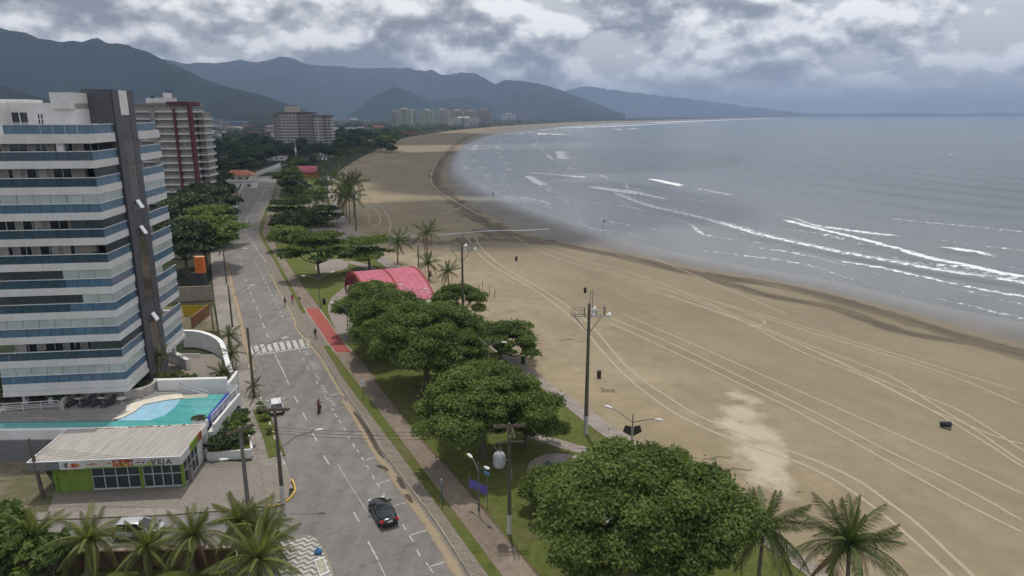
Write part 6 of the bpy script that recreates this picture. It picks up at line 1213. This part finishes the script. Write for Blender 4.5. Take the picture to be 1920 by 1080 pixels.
def bin_(label, p, col, s_=1., z=.1, tip=None, name='litter_bin'):
    T = thing(name, label, 'bin', (p[0], p[1], z), R.uniform(0, 3)); m = mat('bin_' + '_'.join('%d' % (c * 100) for c in col), col, .6, .2, 2.); MB().lathe([(.01, 0), (.24 * s_, 0), (.30 * s_, .85 * s_), (.33 * s_, .88 * s_), (.33 * s_, .93 * s_), (.27 * s_, .93 * s_), (.24 * s_, .5 * s_), (.01, .45 * s_)], 14).build('body', m, T); MB().tube([(-.33 * s_, 0, .8 * s_), (-.33 * s_, 0, 1.05 * s_), (.33 * s_, 0, 1.05 * s_), (.33 * s_, 0, .8 * s_)], .025, 6).build('handle', m, T)
    if tip: T.rotation_euler = tip; T.location.z += .3 * s_
def on_sand(px, py): g = G(px, py); return g, zsand(*g)
for px, py, col, s_, tip, lab in ((1355,946,(.03,.07,.20),1.5,None,'large blue litter bin on the sand behind the very large tree'),(1270,880,(.02,.07,.055),1.3,None,'dark green litter bin on the sand edge by the promenade'),(1123,709,(.055,.05,.045),1.1,None,'upright dark bin on the sand near the nearest floodlight pole'),(1762,799,(.03,.035,.04),1.2,(1.35,.2,.8),'black bin lying tipped over on the open sand'),(1097,548,(.045,.04,.04),1.1,None,'small dark bin far out on the sand beyond the floodlight pole'),(968,488,(.04,.035,.035),1.1,None,'dark bin on the sand below the stream mouth'),(981,683,(.02,.10,.07),1.2,None,'green bin under the spreading tree at the promenade')):
    g, z = on_sand(px, py); bin_(lab, g, col, s_, z - .01, tip)
bin_('dark litter bin on the lawn corner near the red paving', G(608,571), (.02, .045, .045), 1.1); bin_('grey litter bin on the pavement by the pavilion lawn', G(806,519), (.05, .06, .07), 1.3, .05)
for px, py, lab in ((614,352,'blue bin far along the promenade'),(622,373,'blue bin by the promenade near the beach palm clump')): bin_(lab, G(px, py), (.03, .05, .2), 1.6, .16)
T = thing('play_frame', 'yellow play bench in the far play area', 'bench', (*G(560,381), .12), .1); part(T, 'seat', mat('yellow_play', (.5, .27, .03)), (-3.2, 3.2, -.4, .4, .6, .9)); part(T, 'backrest', mat('yellow_play', (.5, .27, .03)), (-3.2, 3.2, .4, .5, .9, 1.9)); [part(T, 'leg', M_STEEL, (x, x + .15, -.3, .3, 0, .6)) for x in (-3, -.1, 2.8)]
T = thing('mural_tile', 'patterned purple and pink floor mural on the small plaza', 'mural', (*G(616,434), .119)); 
for k in range(9): o = MB().cyl(0, 0, 0, .01, .9, n=10).build('tile', mat('mural_%d' % (k % 3), ((.25, .2, .4), (.5, .3, .32), (.18, .22, .4))[k % 3]), T, (-6 + k * 1.5, .5 * math.sin(k), .002 * k))
T = thing('street_planter', 'white rimmed rectangular bed on the patterned corner pavement', 'planter', (0, 0, .12)); pq = [G(*p, .2) for p in ((589,1052),(607,1046),(618,1075),(600,1083))]; MB().prism(pq, 0, .22).build('rim', M_WHITE2, T); c_ = np.mean(pq, 0); MB().prism([tuple(c_ + (np.array(p) - c_) * .84) for p in pq], .2, .235).build('bed', mat('bed_gravel', (.35, .34, .27), .95, .4, 4.), T)
T = thing('rubbish_bag', 'blue rubbish bag left at the corner kerb', 'bag', (*G(597,1040), .12)); MB().lathe([(.01, 0), (.28, .02), (.34, .15), (.26, .36), (.1, .48), (.06, .52), (.01, .6)], 12).build('bag', mat('blue_plastic', (.05, .16, .34), .4, .2, 5.), T); MB().lathe([(.07, .48), (.09, .51), (.07, .54)], 10).build('knot', mat('blue_plastic', (.05, .16, .34)), T)
g = G(1131, 428); z_ = zsand(*g); T = thing('marker_post', 'thin marker post with a red flag on the wet sand', 'post', (g[0], g[1], min(z_, -.3))); MB().cyl(0, 0, 0, 3.4, .06, n=6).build('post', M_POLE, T); part(T, 'flag', mat('faded_red', (.3, .08, .06)), (0, .7, -.02, .02, 2.8, 3.3))
for px, py in ((905,545),(918,552),(899,551),(928,560)): g, z = on_sand(px, py); T = thing('net_post', 'short wooden post standing on the sand right of the red pavilion', 'post', (g[0], g[1], z), 0, 'short posts on the sand'); MB().cyl(0, 0, -.1, 2.0, .06, n=6).build('post', M_POLE, T); MB().cyl(0, 0, 2.0, 2.05, .075, n=6).build('cap', M_STEEL, T)
# ------------------------------------------------------------------ vehicles
def car(label, x, y, rz, paint, kind='sedan'):
    T = thing('parked_car' if kind != 'sedan' else 'car', label, 'car', (x, y, .005), rz); gl = glass('car_glass', (.02, .028, .032), .04, .8); blk = mat('tyre_rubber', (.02, .02, .02), .9); rim = mat('alloy_rim', (.35, .35, .36), .35, .1, 1., .8); red = mat('tail_lamp', (.45, .012, .015), .25)
    bs = {'sedan': [(-2.27,.60,.42,.78),(-2.20,.80,.30,.95),(-1.9,.87,.25,1.0),(-1.3,.90,.22,.98),(-.3,.90,.2,.95),(.8,.90,.2,.93),(1.5,.88,.22,.90),(2.0,.80,.26,.80),(2.24,.60,.32,.66)],
          'hatch': [(-1.95,.66,.38,.85),(-1.88,.80,.28,1.0),(-1.5,.86,.24,1.02),(-.3,.87,.2,1.0),(.8,.87,.2,.98),(1.4,.85,.22,.94),(1.85,.76,.26,.82),(2.0,.55,.32,.68)]}[kind]
    cab = {'sedan': (-1.72,-.98,.12,1.02,1.44,.62), 'hatch': (-1.9,-1.55,.2,1.1,1.52,.62)}[kind]
    secs = [[(x_, -w * .9, zb), (x_, -w, zb + (zt - zb) * .3), (x_, -w, zb + (zt - zb) * .72), (x_, -w * .86, zt), (x_, w * .86, zt), (x_, w, zb + (zt - zb) * .72), (x_, w, zb + (zt - zb) * .3), (x_, w * .9, zb)] for x_, w, zb, zt in bs]
    body = bm_fix(MB().loft(secs).build('body', paint, T)); sb = body.modifiers.new('sub', 'SUBSURF'); sb.levels = sb.render_levels = 1
    a, b, c, d, zr, hw = cab; zb = .94; w0 = .76
    roof = MB().loft([[(x_, -w_, z_), (x_, -w_ * .8, z_ + .05), (x_, w_ * .8, z_ + .05), (x_, w_, z_), (x_, w_ * .9, z_ - .05), (x_, -w_ * .9, z_ - .05)] for x_, w_, z_ in ((b - .06, hw * .95, zr - .07), (b + .2, hw, zr - .01), ((b + c) / 2, hw * 1.02, zr), (c - .1, hw, zr - .02), (c + .1, hw * .95, zr - .08))]); bm_fix(roof.build('roof', paint, T))
    def pane(nm, q, m): bb = MB(); n_ = (Vector(q[1]) - Vector(q[0])).cross(Vector(q[3]) - Vector(q[0])).normalized() * .02; bb.add([tuple(Vector(p) + n_) for p in q] + [tuple(Vector(p) - n_) for p in q], [(0,1,2,3),(7,6,5,4),(0,4,5,1),(1,5,6,2),(2,6,7,3),(3,7,4,0)]); return bb.build(nm, m, T)
    pane('rear_window', [(a, -w0 * .93, zb), (a, w0 * .93, zb), (b, hw * .93, zr - .06), (b, -hw * .93, zr - .06)], gl); pane('windscreen', [(d, w0 * .93, zb - .02), (d, -w0 * .93, zb - .02), (c, -hw * .93, zr - .06), (c, hw * .93, zr - .06)], gl)
    for s_ in (-1, 1):
        m1 = (b + c) / 2 - .05; pane('side_window', [(a + .12, s_ * w0, zb), (m1 - .06, s_ * w0, zb), (m1 - .06, s_ * hw, zr - .05), (b + .06, s_ * hw, zr - .05)], gl); pane('side_window', [(m1 + .06, s_ * w0, zb), (d - .12, s_ * w0, zb), (c - .03, s_ * hw, zr - .05), (m1 + .06, s_ * hw, zr - .05)], gl)
        for q in (((a, s_ * w0, zb - .02), (b, s_ * hw, zr - .04)), ((m1, s_ * (w0 + .01), zb - .02), (m1, s_ * (hw + .01), zr - .04)), ((d, s_ * w0, zb - .02), (c, s_ * hw, zr - .04))): MB().tube(q, .045, 5).build('pillar', paint, T)
        part(T, 'mirror', paint, (d - .35, d - .2, min(s_ * .86, s_ * 1.08), max(s_ * .86, s_ * 1.08), .93, 1.07)); x0 = bs[0][0]
        part(T, 'tail_light', red, (x0 + .03, x0 + .28, min(s_ * .5, s_ * .84), max(s_ * .5, s_ * .84), .68, .88)); part(T, 'headlight', mat('head_lamp', (.6, .6, .6), .2), (bs[-1][0] - .34, bs[-1][0] - .1, min(s_ * .45, s_ * .76), max(s_ * .45, s_ * .76), .58, .74))
        part(T, 'door_handle', paint, (-.75, -.55, min(s_ * .88, s_ * .93), max(s_ * .88, s_ * .93), .80, .84)); part(T, 'door_handle', paint, (.2, .4, min(s_ * .88, s_ * .93), max(s_ * .88, s_ * .93), .80, .84))
        for xw in ((-1.35, 1.38) if kind == 'sedan' else (-1.2, 1.25)):
            w = MB().lathe([(.18, -.1), (.30, -.11), (.325, -.06), (.325, .06), (.30, .11), (.18, .1)], 18).build('wheel', blk, T, (xw, s_ * .80, .325)); w.rotation_euler = (math.pi / 2, 0, 0); MB().lathe([(.01, .07), (.08, .085), (.19, .06), (.21, .1), (.21, -.1), (.01, -.07)], 12).build('rim', rim, w)
    part(T, 'number_plate', mat('plate_pale', (.5, .5, .5)), (bs[0][0] - .035, bs[0][0] + .03, -.22, .22, .66, .80)); part(T, 'bumper', blk, (bs[0][0] - .02, bs[0][0] + .25, -.72, .72, .30, .42)); part(T, 'cabin_floor', mat('dark_trim', (.02, .02, .02)), (a + .25, d - .2, -.7, .7, .8, .93))
    for k in (-.35, .35): part(T, 'seat', mat('seat_grey', (.07, .07, .07)), (-.55, -.4, k - .22, k + .22, .9, 1.3))
t = NT('black_car_paint'); BLACK = t.done(t.bsdf((.010, .011, .013), .22, spec=.5, Coat_Weight=.6, Coat_Roughness=.05)); t = NT('white_car_paint'); WHITE_C = t.done(t.bsdf((.72, .72, .72), .3, spec=.5, Coat_Weight=.4)); t = NT('silver_paint'); SILV = t.done(t.bsdf((.55, .56, .57), .3, metal=.3, spec=.5))
def road_az(y): d = (A1(y + 2) - A1(y - 2)) / 4; return math.atan2(1, d)
g = G(717, 971); car('black sedan driving away along the avenue', g[0], g[1] + .3, math.atan2(1, -.52), BLACK); g = G(516, 772); car('white hatchback stopped at the left kerb beside the grass bed', g[0], g[1] + .6, math.atan2(1, -.36), WHITE_C, 'hatch'); g = G(262, 1004); car('silvery white car on the side street behind the near palms', g[0], g[1], .08, SILV, 'hatch')
def skin_body(name, joints, edges, rad, m, parent=None, loc=None, rz=0.):
    me = bpy.data.meshes.new(name); me.from_pydata(joints, edges, []); o = link(name, me, parent, loc, rz); sk = o.modifiers.new('skin', 'SKIN'); 
    if not me.skin_vertices: me.skin_vertices.new()
    for v, r in zip(me.skin_vertices[0].data, rad): v.radius = (r, r) if not isinstance(r, tuple) else r
    me.skin_vertices[0].data[0].use_root = True; sb = o.modifiers.new('sub', 'SUBSURF'); sb.levels = sb.render_levels = 1; me.materials.append(m); me.polygons.foreach_set('use_smooth', [True] * len(me.polygons)); return o
def m_person(name, skin, shirt, trousers, hem, waist=.95, neck=1.47):
    t = NT(name); s_ = t.n('ShaderNodeSeparateXYZ'); t.L.new(t.obj(), s_.inputs[0]); z = s_.outputs[2]; c = t.mix(t.math('GREATER_THAN', z, hem), skin, trousers); c = t.mix(t.math('GREATER_THAN', z, waist), c, shirt); c = t.mix(t.math('GREATER_THAN', z, neck), c, skin); c = t.mix(t.math('LESS_THAN', z, .07), c, (.04, .04, .04)); return t.done(t.bsdf(c, .8, spec=.2))
SKIN = (.22, .12, .075)
def person(label, x, y, z, rz, shirt, trousers, hem=.5, stride=.28, hair=(.02, .015, .012), s_=1., hat=None):
    T = thing('person', label, 'person', (x, y, z), rz); T.scale = (s_, s_, s_); m = m_person('outfit_' + label[:14].replace(' ', '_'), SKIN, shirt, trousers, hem)
    J = [(0,0,.95),(0,.0,1.15),(0,.01,1.38),(0,.02,1.50),(.0,.03,1.62),(0,.04,1.72), (-.10,0,.90),(-.11,stride*.4,.50),(-.11,stride*.9-.12,.09),(-.11,stride*.9+.08,.04), (.10,0,.90),(.11,-stride*.15,.50),(.11,-stride-.06,.09),(.11,-stride+.12,.04), (-.19,0,1.40),(-.25,-.05,1.14),(-.25,.08,.92),(-.25,.14,.84), (.19,0,1.40),(.25,.05,1.14),(.24,.20,.95),(.24,.27,.89)]
    E = [(0,1),(1,2),(2,3),(3,4),(4,5),(0,6),(6,7),(7,8),(8,9),(0,10),(10,11),(11,12),(12,13),(2,14),(14,15),(15,16),(16,17),(2,18),(18,19),(19,20),(20,21)]; rd = [.14,.135,.15,.06,.085,.075,.095,.065,.045,.04,.095,.065,.045,.04,.065,.045,.035,.035,.065,.045,.035,.035]
    skin_body('body', J, E, rd, m, T); MB().lathe([(.01, 1.79), (.06, 1.785), (.105, 1.74), (.115, 1.68), (.10, 1.60)] if not hat else [(.01, 1.83), (.09, 1.82), (.11, 1.73), (.2, 1.71), (.2, 1.69)], 12, 0, .0).build('hair' if not hat else 'hat', mat('hair_' + label[:10], hat or hair, .8), T)
person('person in dark clothes walking on the stone pavement by the red paving', *G(592,636), .13, .5, (.04, .035, .05), (.05, .05, .06), .1); person('person in dark clothes walking in the bay at the kerb', *G(535,574), .01, .4, (.05, .04, .05), (.06, .06, .08), .5); person('person in pink shirt and pale hat on the pavement past the crossing', *G(549,570), .13, .5, (.40, .06, .14), (.10, .09, .09), .55, hat=(.6, .55, .5))
for px, py, c, lab in ((869,336,(.05,.05,.07),'lone walker far out near the water line'),(924,366,(.06,.05,.05),'walker in dark clothes on the wet sand'),(926.5,366.5,(.25,.12,.1),'second walker beside the dark one on the wet sand'),(128/6*0+506,328,(.06,.05,.06),'distant person at the end of the avenue')): g = G(px, py); person(lab, g[0], g[1], max(zsand(*g), -.5) if px > 700 else .02, R.uniform(0, 3), c, (.07, .07, .09), .5)
# motorcycle and rider
g = G(599, 772); MT = thing('motorcycle', 'dark motorcycle ridden away along the avenue', 'motorcycle', (g[0], g[1], .006), math.atan2(1, -.12)); dk = mat('bike_black', (.025, .025, .03), .4); rb = mat('tyre_rubber', (.02, .02, .02))
for xw in (-.65, .65): w = MB().lathe([(.20, -.06), (.28, -.065), (.31, 0), (.28, .065), (.20, .06)], 18).build('wheel', rb, MT, (xw, 0, .31)); w.rotation_euler = (math.pi / 2, 0, 0); MB().lathe([(.01, .03), (.2, .02), (.2, -.02), (.01, -.03)], 10).build('rim', mat('alloy_rim', (.35, .35, .36)), w)
MB().loft([[(x_, -w_, z0), (x_, w_, z0), (x_, w_ * .7, z1), (x_, -w_ * .7, z1)] for x_, w_, z0, z1 in ((-.4, .12, .3, .55), (0, .16, .25, .7), (.3, .12, .4, .7))]).build('engine', dk, MT); MB().loft([[(x_, -w_, z0), (x_, w_, z0), (x_, w_ * .7, z1), (x_, -w_ * .7, z1)] for x_, w_, z0, z1 in ((-.85, .09, .74, .82), (-.4, .16, .70, .80), (0, .13, .70, .78))]).build('seat', mat('bike_seat', (.03, .03, .035), .7), MT); MB().loft([[(x_, -w_, z0), (x_, w_, z0), (x_, w_ * .7, z1), (x_, -w_ * .7, z1)] for x_, w_, z0, z1 in ((0, .1, .72, .85), (.25, .16, .72, .95), (.45, .1, .78, .9))]).build('tank', mat('bike_tank', (.05, .05, .08), .3), MT); MB().tube([(.65, 0, .31), (.42, 0, .98)], .05, 6).build('fork', mat('alloy_rim', (.35, .35, .36)), MT); MB().tube([(.30, -.36, 1.05), (.42, -.2, 1.02), (.42, .2, 1.02), (.30, .36, 1.05)], .025, 6).build('handlebar', dk, MT); part(MT, 'tail_light', mat('tail_lamp', (.45, .012, .015)), (-.93, -.86, -.07, .07, .72, .8)); part(MT, 'headlight', M_LAMP, (.52, .62, -.09, .09, .82, .98))
RT = thing('person', 'rider in a rust-brown shirt on the dark motorcycle', 'person', (g[0], g[1], .006), MT.rotation_euler.z); m = m_person('outfit_rider', SKIN, (.18, .065, .035), (.06, .06, .08), .3, .92, 1.42)
J = [(-.25,0,.90),(-.22,0,1.1),(-.14,0,1.34),(-.12,0,1.44),(-.09,0,1.55),(-.08,0,1.63), (-.2,-.12,.86),(.22,-.22,.74),(.02,-.2,.38),(.16,-.2,.34), (-.2,.12,.86),(.22,.22,.74),(.02,.2,.38),(.16,.2,.34), (-.14,-.2,1.34),(.06,-.32,1.14),(.28,-.34,1.07),(.34,-.34,1.06), (-.14,.2,1.34),(.06,.32,1.14),(.28,.34,1.07),(.34,.34,1.06)]
E_ = [(0,1),(1,2),(2,3),(3,4),(4,5),(0,6),(6,7),(7,8),(8,9),(0,10),(10,11),(11,12),(12,13),(2,14),(14,15),(15,16),(16,17),(2,18),(18,19),(19,20),(20,21)]; skin_body('body', J, E_, [.15,.145,.16,.06,.08,.07,.09,.065,.045,.04,.09,.065,.045,.04,.065,.05,.04,.04,.065,.05,.04,.04], m, RT); MB().lathe([(.01, 1.74), (.08, 1.725), (.13, 1.66), (.135, 1.57), (.11, 1.50)], 12, -.09, 0).build('helmet', mat('helmet_dark', (.05, .03, .03), .3), RT)
# ------------------------------------------------------------------ clouds over the town (above the frame): their shadow lies on town and upper beach
t = NT('cloud_white'); M_CLOUD = t.done(t.bsdf((.8, .8, .8), 1., spec=0.))
def cloud(cx, cy, spans, seed):
    rg = random.Random(seed); b = MB()
    for sx, sy, rx, ry in spans:
        for k in range(3):
            ox, oy = sx + rg.uniform(-.2, .2) * rx, sy + rg.uniform(-.2, .2) * ry; n, m_ = 14, 7; V = [];
            for i in range(m_ + 1):
                la = math.pi * i / m_
                for j in range(n):
                    lo = 2 * math.pi * j / n; q = 1 + .22 * mnoise.noise(Vector((math.cos(lo) * 1.7 + k + sx, math.sin(lo) * 1.7 + sy, la))); V.append((ox + rx * .8 * q * math.sin(la) * math.cos(lo), oy + ry * .8 * q * math.sin(la) * math.sin(lo), 60 * k + (110 if math.cos(la) > 0 else 25) * math.cos(la)))
            b.add(V, [(i*n + j, i*n + (j+1) % n, (i+1)*n + (j+1) % n, (i+1)*n + j) for i in range(m_) for j in range(n)], True)
    tag(b.build('cloud', M_CLOUD, None, (cx, cy, 1250)), kind='structure')
off = 1250 / math.tan(SUN_EL)
cloud(0 - LDIR.x * off, 0 - LDIR.y * off, [(-330, 560, 260, 330), (-40, 420, 60, 70), (-15, 268, 85, 42), (45, 330, 55, 60), (-150, 345, 70, 60), (40, 600, 170, 180), (-70, 470, 110, 70), (-700, 900, 420, 500), (-250, 1150, 420, 380), (-190, 300, 95, 90), (-1400, 1500, 700, 700), (-700, 2000, 600, 500)], 5)
# ------------------------------------------------------------------ sea haze
def build_haze():
    m = bpy.data.materials.new('haze_air'); m.use_nodes = True; t = m.node_tree; t.nodes.clear(); o = t.nodes.new('ShaderNodeOutputMaterial'); v = t.nodes.new('ShaderNodeVolumePrincipled')
    v.inputs['Color'].default_value = (.49, .65, .96, 1); v.inputs['Density'].default_value = 1.2e-4; v.inputs['Anisotropy'].default_value = .0
    t.links.new(v.outputs[0], o.inputs['Volume'])
    b = MB().box(-33000, 33000, -2000, 33000, -90, 640).build('haze', m); tag(b, kind='stuff')
build_haze()
